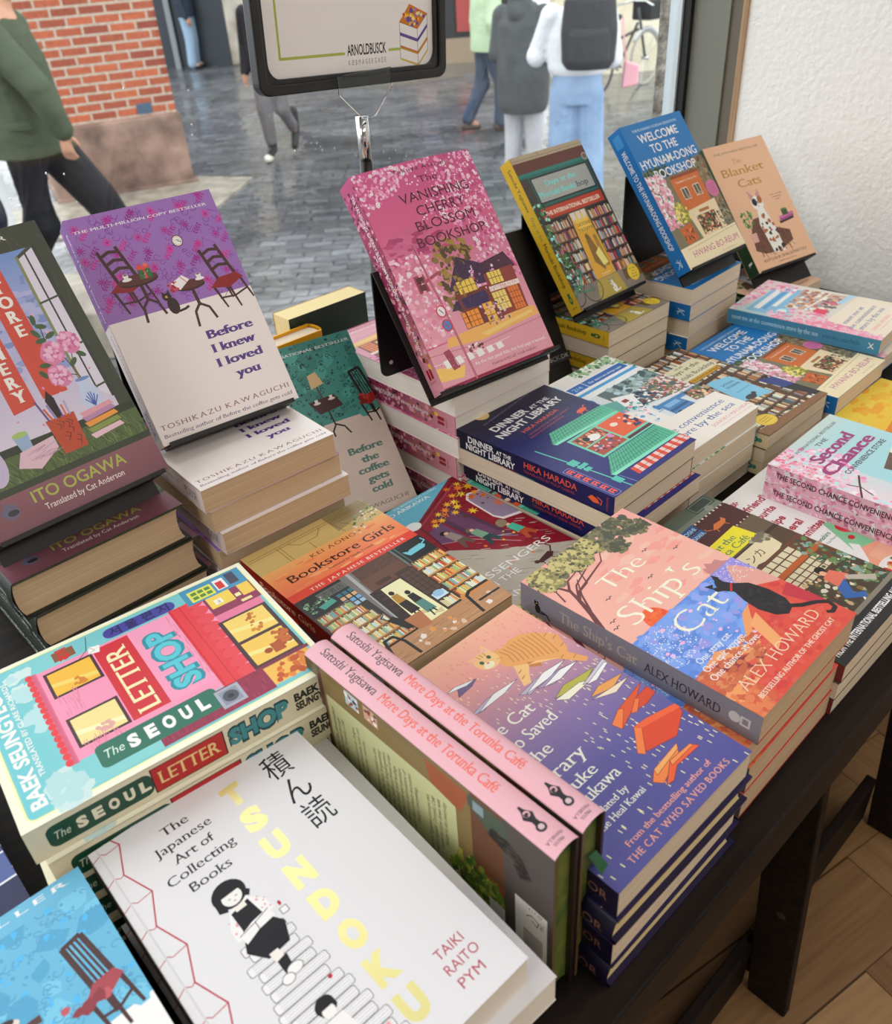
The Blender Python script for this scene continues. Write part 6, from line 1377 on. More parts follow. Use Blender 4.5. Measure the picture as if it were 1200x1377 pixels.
# --- the pink spined cafe hardback, seen from its back
def art_torunka():
    a = Art(138, 207, '3A2E2A', 201)             # front cover, turned away
    a.rect(0, 0, 138, 207, '4E3E34'); a.dots(80, (10, 40, 130, 190), ['6E5A44', '8A7A5A', '3E4A3A', 'A8704A'], 3, 8)
    b = Art(138, 207, '6E5E44', 202)             # back cover: x from the fore-edge, y from the top of the book
    X = lambda v: 138 - v                        # v counts down from the spine edge
    b.rect(0, 0, 138, 6, '4E5A4A'); b.rect(0, 6, 138, 12, '6E6248'); b.rect(0, 12, 138, 16, '5A3A34'); b.rect(0, 16, 138, 150, '85734E'); b.rect(X(6), 16, X(0), 207, '7E6E4E'); b.rect(0, 148, 138, 172, '6A4A36'); b.rect(0, 172, 138, 207, '56504E')
    b.rect(0, 18, X(22), 136, 'C2C49A')
    b.r.seed(5)
    # lines of the blurb run away from the spine
    words = ('The heartwarming sequel to the phenomenon', 'and reflections that you’ve read through', 'the welcoming doors of the Torunka Café,', 'tucked down a narrow street in Tokyo,', 'where locals and tourists seek out', 'small, everyday miracles.', 'The unfolding stories unfold as the', 'people who has been frequenting', 'one reflects on her long-forgotten', 'and the childhood friend of the', 'owner deeply held feelings', 'a film crew and quantum', 'how they turned out and mixture of', 'such that a chance encounter', 'changes everything...', 'Satoshi Yagisawa conveys this', 'hugely popular Torunka Café', 'invites to slow down with', 'beauty in the everyday.')
    y = 24
    for k, w_ in enumerate(words):
        b.text(w_, X(30 + (k*7) % 9), y, 3.0, '2E3026', rot=0, al='r', serif=True, it=.18)
        y += 4.7 if k not in (2, 5, 14) else 11
    for y0, c in ((40, 'B8C4CC'), (58, 'C8A08E')): b.rect(X(14), y0, X(2), y0+13, c); b.dots(12, (X(13), y0+1, X(4), y0+12), ['3A4450', '8A4A3A', 'E8E0D8'], .8, 2)
    b.poly([(X(4), 112), (X(22), 116), (X(26), 140), (X(4), 148)], '9A5A3C'); b.poly([(X(4), 146), (X(12), 146), (X(26), 166), (X(14), 176), (X(4), 172)], '4E5A4E'); b.rect(X(14), 150, X(6), 158, '8A9AA0')
    b.poly([(X(20), 164), (X(24), 160), (X(30), 178), (X(40), 184), (X(34), 192), (X(22), 186), (X(16), 174)], '2A2624'); b.ell(X(21), 166, 5, 4, '2A2624'); b.strokes(20, (X(36), 168, X(20), 190), ['6A625C'], 5, .5, 80)
    b.rect(X(72), 150, X(64), 172, '8A5238')
    fol = lambda x, yy: ((x-X(80))**2/340 + (yy-150)**2/420 < 1)
    b.dots(90, fol, ['5A7A3A', '8AA04A', 'B8BC5E', '4A6A34', '6E8A3E'], 2, 5.4, .4, 9, .6); b.strokes(60, (X(92), 134, X(66), 168), ['C8CC7A', '3E5A2E'], 4, .5, 60, 1.2)
    b.rect(X(110), 160, X(84), 172, 'DCDCD8'); b.rect(X(120), 180, X(58), 203, 'E2E2DE'); b.up(); b.hold = True
    for k in range(26): b.rect(X(112)+k*1.1, 186, X(112)+k*1.1+(.4, .75, .3, .6)[k % 4], 200, '1E1E1E')
    for k in range(10): b.rect(X(106)+k*1.1, 162, X(106)+k*1.1+.5, 170, '2A2A2A')
    b.hold = False
    b.text('£14.99', X(62), 190, 2.4, '2E2E2E', rot=90); b.line([(X(70), 188), (X(66), 192), (X(68), 197), (X(73), 196), (X(70), 192)], .7, '2E2E2E'); b.text('FSC', X(72), 200.5, 2.6, '2E2E2E')
    sp = Art(207, 18.8, 'DCB0BA', 203)
    sp.text('Satoshi Yagisawa', 9, 12.6, 6.6, '4E4650', fit=52, serif=True); sp.text('More Days at the Torunka Café', 65, 12.6, 6.8, 'DE7464', fit=95, serif=True, bold=.012)
    K = '2A2A2E'
    sp.poly([(178, 9), (182, 6.6), (186, 8.6), (192, 8.2), (194, 10.2), (192, 12.2), (186, 11.8), (182, 13.8), (178, 11.4), (175, 10.8), (175, 9.6)], K); sp.ell(181, 10.2, 2, 2, 'DCB0BA'); sp.ell(181, 10.2, 1, 1, K); sp.ell(191, 10.2, 3, 3, K); sp.ell(191, 10.2, 1.7, 1.7, 'CDB8BC')
    sp.text('MANILLA', 198.5, 10.2, 1.9, '4E4650', rot=90, al='c', serif=True); sp.text('PRESS', 201.5, 10.2, 1.9, '4E4650', rot=90, al='c', serif=True)
    return a, sp, b
def art_orange():
    a = Art(129, 198, 'E39A2C', 211); a.grad(0, 0, 129, 198, [(0, 'F2CE58'), (.5, 'EBAE3A'), (1, 'DE8A26')]); a.dots(140, (0, 0, 129, 198), ['F2CC5C', 'EDB844', 'EAB040', 'F0C450', 'E6A838'], 5, 12, .4, 12, .6)
    a.poly([(0, 60), (129, 40), (129, 60), (0, 84)], 'D88A2C'); a.dots(10, (20, 40, 120, 160), ['8A4A1A'], .8, 1.6)
    return a, Art(198, 22, 'C8781E', 28)
def art_tile():
    a = Art(129, 198, '4E5C92', 221)
    cols = ['55649C', '3A4680', '1E2452', '121538', '6A78AC']
    for i in range(6):
        for j in range(9): a.rect(i*22, j*22, i*22+21, j*22+21, cols[(i*3+j*5+(i*j) % 3) % 5]); a.hold = True
    a.hold = False; a.up(); a.hold = True
    for i in range(7): a.line([(i*22-.6, 0), (i*22-.6, 198)], 1.6, 'D8DCE6')
    for j in range(10): a.line([(0, j*22-.6), (129, j*22-.6)], 1.6, 'D8DCE6')
    a.hold = False
    return a, Art(198, 20, '2A3468', 29)
# ------------------------------------------------------------------ the table
table_m = mat('black_brown_wood', '241C18', 0.55, 0, 0.12); noise_mix(table_m, '15110F', '2C2420', 2.2, 6, 0.3, 0.75, (2, 40, 40)); 
tb = empty('table', (0.3, 0.45, 0)); tag(tb, 'long black-brown wooden table covered with stacked books beside the shop window', 'table')
T0 = Vector((-0.3, -0.45, 0))
def tpart(name, mb, m=table_m, bevel=0.002):
    o = mb.obj(name, m, tb, False, bevel); o.location = T0; return o
tpart('table_top', MB().box(-1.25, 0.122, 0.652, 1.33, 0.868, 0.70))
def leg(x, front):
    # plank in the YZ plane, leaning towards the middle of the table
    y0, y1 = (0.136, 0.19) if front else (0.835, 0.781)
    t0, t1 = (0.185, 0.245) if front else (0.785, 0.725)
    q = [(y0, 0.0), (y1, 0.0), (t1, 0.6515), (t0, 0.6515)]
    if not front: q.reverse()
    o = tpart('leg', MB().prism(q, x, x+0.016, 0, 'x'))
    b = MB().tube([(x-0.0015, (y0+y1)/2+0.012*(1 if front else -1), 0.20), (x+0.0005, (y0+y1)/2+0.012*(1 if front else -1), 0.20)], 0.006, 12).obj('bolt', CHROME, o)
for x in (0.652, 1.01, -0.55):
    leg(x, True); leg(x, False)
tpart('stretcher', MB().box(0.668, 0.197, 0.01, 1.01, 0.212, 0.105)); tpart('stretcher', MB().box(-0.534, 0.197, 0.01, 0.652, 0.212, 0.105))
for x in (0.652, 1.01, -0.55): tpart('cross_rail', MB().box(x, 0.23, 0.26, x+0.016, 0.72, 0.31))

# ------------------------------------------------------------------ titles
K = {}
def T(key, w, h, t, art, back, **kw):
    r_ = art() if callable(art) else art
    f, s_ = r_[0], r_[1]; b = r_[2] if len(r_) > 2 else back
    K[key] = Title(key, w, h, t, f, s_, b, **kw); return K[key]
T('purple_floral', .129, .198, .0219, art_before, 'B9A8B4', pages=PAGES_TAN)
_ch = art_cherry()
T('pink_blossom', .138, .2125, .0217, _ch, None, pages=PAGES_W, bow=.005)
T('pink_blossom_flat', .138, .2125, .0233, _ch, None, pages=PAGES_W)
T('bookshop_front', .129, .198, .0200, art_mori, '6A5A46')
T('blue_bookshop', .129, .198, .0220, art_hyun, '2A72AC')
T('peach_cat', .129, .198, .0200, art_blank, 'D8B090')
T('green_window', .138, .21, .0350, art_ogawa, '2A2E2A', hard=True, pages=PAGES_TAN)
T('teal_floral', .129, .198, .0160, art_coffee_green, '4E938A')
T('blue_floral', .129, .198, .0250, art_coffee_blue, '6FB2D0')
T('pink_shop', .142, .196, .0254, art_seoul, 'D9D3BC')
T('white_gold', .136, .211, .0237, art_tsun, 'E0DEDC', pages=PAGES_W, hard=False, ink=INK_MATT)
T('orange_store', .129, .198, .0195, art_book, '7A1A14', pages=PAGES_TAN)
T('maple_train', .124, .198, .0210, art_passe, '6DB3C9')
T('midnight_roofs', .129, .198, .0195, art_dinner, '1A1B4A')
T('sea_shop', .129, .198, .0207, art_conv, 'C8D4D8')
T('shelf_window', .129, .198, .01666, art_mori2, 'B0A080')
T('sea_shop_pink', .129, .198, .0195, art_meet, '8ABCD8')
T('blossom_store', .129, .198, .0182, art_second, 'D6AEBC')
T('red_letters', .129, .198, .01775, art_boyf, 'F0A890')
T('cafe_front', .129, .198, .01733, art_cafe, '3A2E28')
T('shore_cat', .129, .198, .0255, art_ship, 'B0281E', pages=PAGES_TAN)
T('rain_cat', .130, .197, .0234, art_cat, '2A2448', pages=PAGES)
_rc = art_cat()
K['rain_cat_hard'] = Title('rain_cat_hard', .133, .203, .0234, Art(133, 203, '2C2650', 5).dots(120, (0, 180, 133, 203), ['D8C8A0'], .3, .7) , _rc[1], '2A2448', pages=PAGES_Y, hard=True)
K['rain_cat_hard'].spine = None
_hs = Art(203, 23.4, '1E1A36', 28); _hs.text('The Cat Who Saved the Library', 10, 14, 6, 'E8D8C0', fit=110, serif=True); _hs.text('PICADOR', 154, 15, 7, '8A6A58', fit=42)
K['rain_cat_hard'] = Title('rain_cat_hard', .133, .203, .0234, Art(133, 203, '2C2650', 5).dots(160, (0, 0, 133, 203), ['D8C8A0'], .3, .7), _hs, '2A2448', pages=PAGES_Y, hard=True)
T('pink_spine', .138, .207, .0185, art_torunka, None, hard=True, pages=mat('sprayed_green_edges', '3E6A34', 0.6))
noise_mix(K['pink_spine'].pages.materials[0], '2A5A2A', '8A8A3A', 60, 6, 0.4, 0.75)
T('orange_gold', .129, .198, .0220, art_orange, 'C8781E')
T('blue_tiles', .129, .198, .0200, art_tile, '2A3468')

ORD = ('top', 'second from the top', 'third from the top', 'fourth from the top', 'fifth from the top', 'sixth from the top', 'seventh from the top')
def lab(n, desc, where, first=None):
    """labels down a pile: the top copy by its cover, the others by their place in the pile"""
    out = []
    for i in range(n):
        if i == 0 and first: out.append(first)
        elif i == n-1 and n > 2: out.append('%s, bottom of the pile %s' % (desc, where))
        else: out.append('%s, %s in the pile %s' % (desc, ORD[i], where))
    return out
A2 = lambda n, s=0: [(i + s) % 2 == 1 for i in range(n)]

# front row, left to right
pile(K['blue_floral'], -.0405, .258, .80, -1.5, lab(4, 'blue floral paperback', 'left of the white cover', 'light blue floral paperback with a red-seated chair at the lower left edge'), A2(4), group='blue floral paperbacks')
pile(K['white_gold'], .099, .255, .795, -1.3, lab(4, 'white paperback', 'under the reading girl cover', 'white cover with gold vertical capitals and a girl reading on heaped books'), None, group='white covers with gold capitals', turn={1: (.016, -.006, -2.0), 2: (.008, .004, 1.0), 3: (.0, .0, .4)})
for x, lb in ((.1915, 'pink-spined hardback standing spine up with its blurb showing, nearer the white cover'), (.2125, 'pink-spined hardback standing spine up, nearer the ginger cat cover')):
    # spine upwards, front cover turned to +X: local -X points up, local -Y runs along the spine
    t_ = K['pink_spine']
    o = empty('hardback_book', (x, .2585, .70 + .069))
    o.rotation_euler = Matrix(((0, 0, 1), (0, 1, 0), (-1, 0, 0))).to_euler()
    tag(o, lb, 'book', 'pink-spined hardbacks standing spine up')
    for nm, me in (('front_cover', t_.front), ('spine', t_.spine), ('back_cover', t_.back), ('page_block', t_.pages)):
        c = bpy.data.objects.new(nm, me); COL.objects.link(c); c.parent = o
    if x > .2:
        rb = MB().add([(-.040, -.1025, .008), (-.040, -.1025, .014), (-.032, -.1095, .016), (-.030, -.1100, .010)], [(0, 1, 2, 3)]).obj('ribbon', mat('green_ribbon', '1E5A36', 0.5), o)
tg = 'dark violet books with the ginger cat'
K['rain_cat'].put('violet paperback with a ginger cat stepping over flying books', (.289, .2355, .793-.0234), -.5, 0, tg)
K['rain_cat_hard'].put('dark violet hardback just under the ginger cat paperback', (.2905, .2365, .793-.0234*2), -.8, 0, tg)
K['rain_cat'].put('violet paperback between the two dark hardbacks under the ginger cat', (.286, .236, .793-.0234*3), .3, 0, tg)
K['rain_cat_hard'].put('dark violet hardback at the bottom of the ginger cat pile', (.2890, .2375, .793-.0234*4+.0006), -.3, 0, tg)
pile(K['shore_cat'], .436, .242, .802, 1, lab(4, 'grey-spined paperback', 'under the black cat cover', 'pink and blue paperback with a black cat on a red shore'), [False, False, False, False], group='black cat paperbacks', turn={1: (-.008, .003, -.3), 2: (.001, .002, .1), 3: (.0, .0015, -.1)})
pile(K['cafe_front'], .5655, .241, .752, .5, lab(3, 'dark-backed paperback', 'under the yellow cafe sign cover', 'paperback with a yellow cafe sign, lattice windows and a seated reader'), A2(3), group='cafe front paperbacks')
pile(K['red_letters'], .6965, .234, .7355, .5, ['white and green paperback with dark red lettering, rose and yellow vase', 'peach-backed paperback under the white one with dark red lettering'], None, group='red-lettered paperbacks')
K['blossom_store'].put('pale blue paperback with pink blossom and a white corner shop, upper of two', (.7525, .212, .7355+.0182+.0002), 1.2, 0, 'pink blossom store paperbacks')
K['blossom_store'].put('pink blossom paperback under the one with the white corner shop', (.751, .2115, .7355+.0001), 1.0, 0, 'pink blossom store paperbacks')
K['orange_gold'].put('glowing orange and gold paperback lying near the right edge', (.968, .245, .70), 0, 0)
K['orange_gold'].put('orange-gold paperback mostly covered, propping the blossom paperbacks', (.825, .215, .70), 0, 0) if False else None

# middle row
pile(K['blue_tiles'], -.064, .466, .76, 0, lab(3, 'blue tile-patterned paperback', 'at the left edge', 'dark blue paperback with a white tile grid at the left edge'), A2(3), group='blue tile paperbacks')
pile(K['pink_shop'], .116, .431, .827, 83.6, lab(5, 'cream-spined paperback', 'under the pink letter shop cover', 'pink letter shop paperback with awning, turned sideways on its pile'), A2(5) and [False]*5, group='pink letter shop paperbacks', turn={1: (.004, -.0045, .3), 2: (.0, -.001, -.4), 3: (.001, .001, .3), 4: (0, 0, 0)})
pile(K['orange_store'], .3135, .454, .778, -1.8, lab(4, 'red-spined paperback', 'under the orange bookstore cover', 'orange and grey paperback showing a bookstore doorway with two figures'), None, group='orange bookstore paperbacks')
pile(K['maple_train'], .4405, .458, .742, -.5, ['paperback with yellow maple leaves over a dark red train', 'light blue paperback under the maple leaf one'], None, group='maple leaf paperbacks')
pile(K['midnight_roofs'], .569, .457, .802, 1.5, lab(5, 'midnight blue paperback', 'under the green-roofed library cover', 'midnight blue paperback with green tiled roofs and striped awning'), A2(5), group='midnight blue paperbacks', turn={1: (-.0005, .001, -.3), 2: (.006, -.006, -.6), 3: (.001, 0, .3), 4: (0, 0, 0)})
pile(K['sea_shop'], .7005, .465, .783, 0, lab(4, 'pale paperback', 'under the blue-signed seaside shop cover', 'pale paperback with a blue-signed seaside shop and blue lettering'), A2(4), group='seaside shop paperbacks')
pile(K['shelf_window'], .8345, .451, .750, 0, lab(3, 'cream-spined paperback', 'under the crowded bookshelf cover', 'paperback crowded with bookshelves, cream sign and round yellow seal'), A2(3), group='bookshelf paperbacks')
pile(K['blue_bookshop'], .969, .443, .744, 1.5, ['blue paperback with an orange brick bookshop, lying flat', 'blue-spined paperback under the flat brick bookshop cover'], A2(2), group='flat blue bookshop paperbacks')
K['sea_shop_pink'].put('pink and peach seaside paperback lying on the blue bookshop one', (1.096, .463, .7445), 6, 0, 'pink seaside paperbacks')
K['sea_shop_pink'].put('pale blue paperback under the pink seaside cover by the wall', (1.107, .452, .7225), 1.5, 0, 'pink seaside paperbacks')
K['sea_shop_pink'].put('lowest pale blue paperback by the wall, on the table', (1.108, .450, .70), 0, 0, 'pink seaside paperbacks') if False else None

# back row piles
pile(K['green_window'], .156, .681, .840, 0, lab(4, 'dark hardback', 'under the green window cover'), A2(4) and [False]*4, jit=.004, group='dark hardbacks under the green window cover', turn={1: (.006, .0, .4), 2: (.012, .001, -.3), 3: (.012, .002, 0)})
pile(K['purple_floral'], .305, .656, .8533, -3, lab(7, 'white and purple paperback', 'under the purple floral cover'), A2(7), jit=.003, group='paperbacks under the purple floral cover', turn={1: (.002, .001, 1), 2: (.006, -.004, .6), 3: (.004, .006, .4), 4: (.003, .010, .9), 5: (.005, .011, 0), 6: (.005, .012, .3)})
pile(K['pink_blossom_flat'], .5705, .649, .8400, -1, lab(6, 'pink-spined paperback', 'under the pink blossom cover'), A2(6, 1), jit=.002, group='paperbacks under the pink blossom cover')
pile(K['bookshop_front'], .851, .678, .800, 1, lab(5, 'yellow-spined paperback', 'under the leaning bookshop front cover'), A2(5), jit=.002, group='paperbacks under the bookshop front cover')
pile(K['blue_bookshop'], 1.003, .668, .810, 3, lab(5, 'blue paperback', 'under the leaning blue bookshop cover'), A2(5, 1), jit=.002, group='paperbacks under the leaning blue cover')
pile(K['peach_cat'], 1.200, .640, .740, -2, ['peach paperback, upper of two under the leaning blanket cat', 'peach paperback, lower of two under the leaning blanket cat'], A2(2), group='paperbacks under the blanket cat cover')

# ------------------------------------------------------------------ leaning books on black easel stands
stand_m = mat('black_stand_card', '0E0C0C', 0.42, 0, 0.35)
def stand(label, c, yaw, tilt, t, w, base_z, h=.198, wd=.118, extra=0.006, top=.62):
    """front plate behind the book, lip under it, upright rear plate with a round hole. c is the centre of the front cover"""
    yr = R(yaw); tl = R(tilt)
    o = empty('book_stand', (0, 0, 0), (0, 0, yr))
    nrm = Vector((0, -math.sin(tl), math.cos(tl))); up = Vector((0, math.cos(tl), math.sin(tl)))
    c = Vector(c); rotz = Matrix.Rotation(yr, 3, 'Z')
    base = c - (rotz @ nrm)*(t + .0006)        # behind the back cover
    o.location = (base.x, base.y, 0)
    b0 = Vector((0, 0, base.z)) - up*(h/2 + .0018)     # foot of the plate
    L = h*top
    W_ = wd/2; th = .002
    # follow the plate down to the pile it stands on
    dn = max(0.0, (b0.z - base_z) / up.z - .0005)
    f0 = b0 - up*dn; f1 = b0 + up*L
    bk = -nrm*th
    MB().add([(-W_, f0.y, f0.z), (W_, f0.y, f0.z), (W_, f1.y, f1.z), (-W_, f1.y, f1.z), (-W_, f0.y+bk.y, f0.z+bk.z), (W_, f0.y+bk.y, f0.z+bk.z), (W_, f1.y+bk.y, f1.z+bk.z), (-W_, f1.y+bk.y, f1.z+bk.z)],
        [(0,1,2,3), (7,6,5,4), (0,4,5,1), (1,5,6,2), (2,6,7,3), (3,7,4,0)]).obj('front_plate', stand_m, o)
    l0 = b0; l1 = b0 + nrm*(t+.0025); l2 = l1 + up*.0035
    MB().add([(x, p.y, p.z) for p in (l0, l1, l2, l2 - nrm*.0015, l1 + up*.0015 - nrm*.0015, l0 + up*.0015) for x in (-W_, W_)],
        [(0,1,3,2), (2,3,5,4), (4,5,7,6), (6,7,9,8), (8,9,11,10), (0,2,4,6,8,10)[::-1], (1,3,5,7,9,11)]).obj('lip', stand_m, o)
    # rear plate, rounded lower corners, hole near each corner
    y = f1.y + bk.y*1.0 + .0005; z1 = f1.z + bk.z; z0 = base_z + .0005; r_ = .008
    P = [(-W_, z1), (-W_, z0+r_)] + [(-W_+r_-r_*math.cos(R(a)), z0+r_-r_*math.sin(R(a))) for a in (22, 45, 68)] + [(-W_+r_, z0), (W_-r_, z0)] + [(W_-r_+r_*math.sin(R(a)), z0+r_-r_*math.cos(R(a))) for a in (22, 45, 68)] + [(W_, z0+r_), (W_, z1)]
    rp = MB().prism(P, y, y+.002, 0, 'y').obj('rear_plate', stand_m, o)
    for sx in (-1, 1):
        MB().tube([(sx*(W_-.012), y-.0004, z0+.014), (sx*(W_-.012), y+.0024, z0+.014)], .0022, 10).obj('rivet', mat('pale_rivet', 'D8C8C4', 0.4), rp)
    return tag(o, label, 'book stand', 'black easel stands')
DISP = (
 ('green_window', 'green framed hardback with red banners, peonies and pencil pot, leaning at the left edge', (.154, .638, .959), 1.9, 56.5, .840, 'black stand under the green framed hardback at the left edge', .13, .60),
 ('purple_floral', 'purple floral paperback with two chairs and a cat, leaning on a stand', (.311, .671, .950), -6.1, 56.2, .8535, 'black stand holding the purple floral paperback', .118, .66),
 ('pink_blossom', 'pink cherry blossom paperback with a lamplit house, leaning on a stand', (.55, .584, .944), -5.7, 53.4, .8402, 'black stand holding the pink cherry blossom paperback', .150, .62),
 ('bookshop_front', 'yellow-spined paperback showing a bookshop front with bicycle, leaning on a stand', (.848, .674, .899), -.2, 53.6, .800, 'black stand holding the yellow-spined bookshop paperback', .122, .70),
 ('blue_bookshop', 'blue paperback with white capitals and a brick bookshop, leaning on a stand', (1.005, .630, .913), -.6, 51.4, .810, 'black stand holding the leaning blue paperback', .122, .74),
 ('peach_cat', 'peach paperback with a cat in a brown blanket, leaning by the white wall', (1.215, .632, .848), -9.4, 49.1, .740, 'dark stand under the peach blanket cat paperback', .12, .55),
)
for key, lb, c, yaw, tl, bz, slb, wd, tp in DISP:
    K[key].show(lb, c, yaw, tl)
    stand(slb, c, yaw, tl, K[key].t, K[key].w, bz, K[key].h, wd, top=tp)
K['teal_floral'].show('green floral paperback with lamp, table and red-seated chair, leaning between two piles', (.432, .666, .784), -11, 50)
# an empty stand with the shop's web address, right of the blossom pile
es = empty('book_stand', (.735, .645, .70), (0, 0, R(-8))); tag(es, 'empty black stand with white web lettering, right of the pink blossom pile', 'book stand', 'black easel stands')
MB().add([(-.05, -.03, .0), (.05, -.03, .0), (.05, .075, .20), (-.05, .075, .20), (-.05, -.028, .0), (.05, -.028, .0), (.05, .077, .20), (-.05, .077, .20)], [(0,1,2,3), (7,6,5,4), (0,4,5,1), (1,5,6,2), (2,6,7,3), (3,7,4,0)]).obj('front_plate', stand_m, es)
MB().box(-.05, .0775, .0, .05, .0795, .20).obj('rear_plate', stand_m, es)
wl = Art(84, 10, '0E0C0C', 1); wl.text('ARNOLDBUSCK.DK', 2, 6.5, 5, 'D8D4D0', fit=80, bold=.02)
_me = wl.build('web_lettering', lambda x, y, z: (-.042+x/1000, -.03+(.04-y/1000)*.465-.0004, .048+(-y/1000)*.885+.02), [INK])
obj('web_lettering', _me, None, es)

# books lying behind the green floral one: a yellow hardback, a thick book with cream pages, two dark covers
def plain(key, w, h, t, front, spine_c, back, pages, hard=False):
    K[key] = Title(key, w, h, t, front, Art(h*1000, t*1000, spine_c, 2), back, pages=pages, hard=hard); return K[key]
gl = Art(106, 178, '26362E', 3); gl.dots(160, (0, 0, 106, 178), ['3E6A4A', '1E2A24', '5A8A6A', '2E4A38', 'A8B8A0'], 2, 6)
pk = Art(106, 178, 'E6B8C8', 4); pk.dots(200, (0, 0, 106, 178), ['F0D0DC', 'D890AC', 'F6E4EA', 'EAD08A', 'E8C05A'], 2, 5)
plain('plain_cream', .110, .160, .032, Art(110, 160, 'B89A5A', 2), 'C8B070', '26362E', PAGES_Y)
plain('leaf_cover', .106, .178, .022, gl, '1E2A24', '26362E', PAGES)
plain('pink_yellow', .106, .178, .0217, pk, 'E0A8BC', 'E8C05A', PAGES_W)
plain('yellow_hard', .130, .150, .028, Art(130, 150, 'D8A52C', 2), 'D8A52C', 'D8A52C', PAGES, True)
# upright books behind, by the glass: a yellow hardback and a thick book with cream edges, seen from above
t_ = K['yellow_hard']; t_.put('yellow hardback standing upright behind the purple floral paperback', (.4375, .758, .70+t_.h/2), 180, 90)
t_ = K['plain_cream']; t_.put('thick book with cream page edges standing upright behind the green floral one', (.537, .789, .70+t_.h/2), 180, 90)
for k in range(5): K['pink_yellow'].put('pink and yellow book, %s of the five lying by the window behind the blossom pile' % ('lowest', 'second from below', 'middle', 'second from above', 'uppermost')[k], (.660, .846, .70+.0217*k), 90, 0, 'pink and yellow books by the window') if False else None
# ------------------------------------------------------------------ the sign on its pole
sg = empty('sign_stand', (.622, .80, .70)); tag(sg, 'black framed white sign on a black and chrome pole by the window', 'sign')
def ring_pole(z0, z1, r_, m, name): return MB().tube([(0, 0, z0), (0, 0, z1)], r_, 20).obj(name, m, sg, True)
MB().tube([(0, 0, 0.0005), (0, 0, .008)], .029, 32).obj('base', BLACK_PLASTIC, sg)
ring_pole(.008, .225, .0085, BLACK_PLASTIC, 'lower_pole'); MB().tube([(0, 0, .225), (0, 0, .24), (0, 0, .30)], [.0092, .0092, .0072], 20).obj('upper_pole', BLACK_PLASTIC, sg, True)
ring_pole(.30, .346, .0068, CHROME, 'chrome_tube')
acr = mat('clear_acrylic', 'F4F8FA', 0.03, 0, 0.5, **{'Transmission Weight': 1.0, 'IOR': 1.3})
MB().prism([(-.036, .378), (-.036, .372), (-.009, .346), (.009, .346), (.036, .372), (.036, .378), (.036, .390), (-.036, .390)], -.014, -.011, 0, 'y').obj('acrylic_bracket', acr, sg, False, .0008)
fr = empty('poster_frame', (-.003, 0, .376), (0, R(3.2), 0)); fr.parent = sg
def rr(x0, z0, x1, z1, r_, n=6):
    P = []
    for cx, cz, a in ((x1-r_, z0+r_, -90), (x1-r_, z1-r_, 0), (x0+r_, z1-r_, 90), (x0+r_, z0+r_, 180)): P += [(cx+r_*math.cos(R(a+90*i/n)), cz+r_*math.sin(R(a+90*i/n))) for i in range(n+1)]
    return P
FW, FH = .125, .345
def rim(o, i, y0, y1):
    mb = MB(); n = len(o)
    vs = [(p[0], y0, p[1]) for p in o] + [(p[0], y0, p[1]) for p in i] + [(p[0], y1, p[1]) for p in o] + [(p[0], y1, p[1]) for p in i]
    fs = []
    for k in range(n):
        q = (k+1) % n
        fs += [(k, q, n+q, n+k), (2*n+q, 2*n+k, 3*n+k, 3*n+q), (q, k, 2*n+k, 2*n+q), (n+k, n+q, 3*n+q, 3*n+k)]
    return mb.add(vs, fs)
o1, i1 = rr(-FW, 0, FW, FH, .012), rr(-FW+.010, .010, FW-.010, FH-.010, .006)
rim(o1, i1, -.009, .004).obj('frame', BLACK_PLASTIC, fr, False, .0015)
rim(rr(-FW+.010, .010, FW-.010, FH-.010, .006), rr(-FW+.014, .014, FW-.014, FH-.014, .014), -.006, .003).obj('inner_frame', BLACK_PLASTIC, fr)
MB().prism(rr(-FW+.004, .004, FW-.004, FH-.004, .008), .0005, .0035, 0, 'y').obj('back_panel', BLACK_PLASTIC, fr)
po = Art(212, 307, 'F1E6E4', 9)
po.box(18, 14, 196, 286, 2.4, 'A9B45E'); po.rect(94, 280, 150, 292, 'F1E6E4'); po.rect(172, 230, 204, 300, 'F1E6E4')
po.text('ARNOLDBUSCK', 122, 288, 9, '2A2A2C', al='c', fit=50, bold=.02); po.text('KØBMAGERGADE', 122, 296.5, 4.4, '5A5A5C', al='c', fit=48, sp=.7)
for k in range(3):
    y = 262 + k*11.5
    po.poly([(166, y), (190, y+7), (204, y-6), (204, y+4), (190, y+17), (166, y+10)], 'F6F2EC'); po.line([(166, y), (190, y+7), (204, y-6)], 1.2, ('8A5A2A', '5A4A8A', 'B8963A')[k]); po.line([(166, y), (166, y+10)], .8, 'A8A29A'); po.line([(190, y+7), (190, y+17)], .8, 'A8A29A'); po.line([(204, y-6), (204, y+4)], .8, 'A8A29A'); po.line([(166, y+10), (190, y+17), (204, y+4)], 1.6, ('6A5A9A', 'B87A3A', 'C8B04A')[k])
po.poly([(166, 262), (180, 247), (204, 256), (190, 269)], 'C8803A'); po.dots(60, lambda x, y: abs(x-185)/17+abs(y-258)/10 < 1, ['8A86C8', 'E0B84A', 'B8522E', '6A5A9A', 'F0DCA0'], 1, 2.4)
po.text('Bøger fra', 106, 80, 16, '2E3230', al='c', fit=90, serif=True) if False else None
pm = po.build('poster_print', lambda x, y, z: (-.112+x/1000*1.057, -.001-z, .336-y/1000*1.066), [INK_MATT])
obj('poster', pm, None, fr)

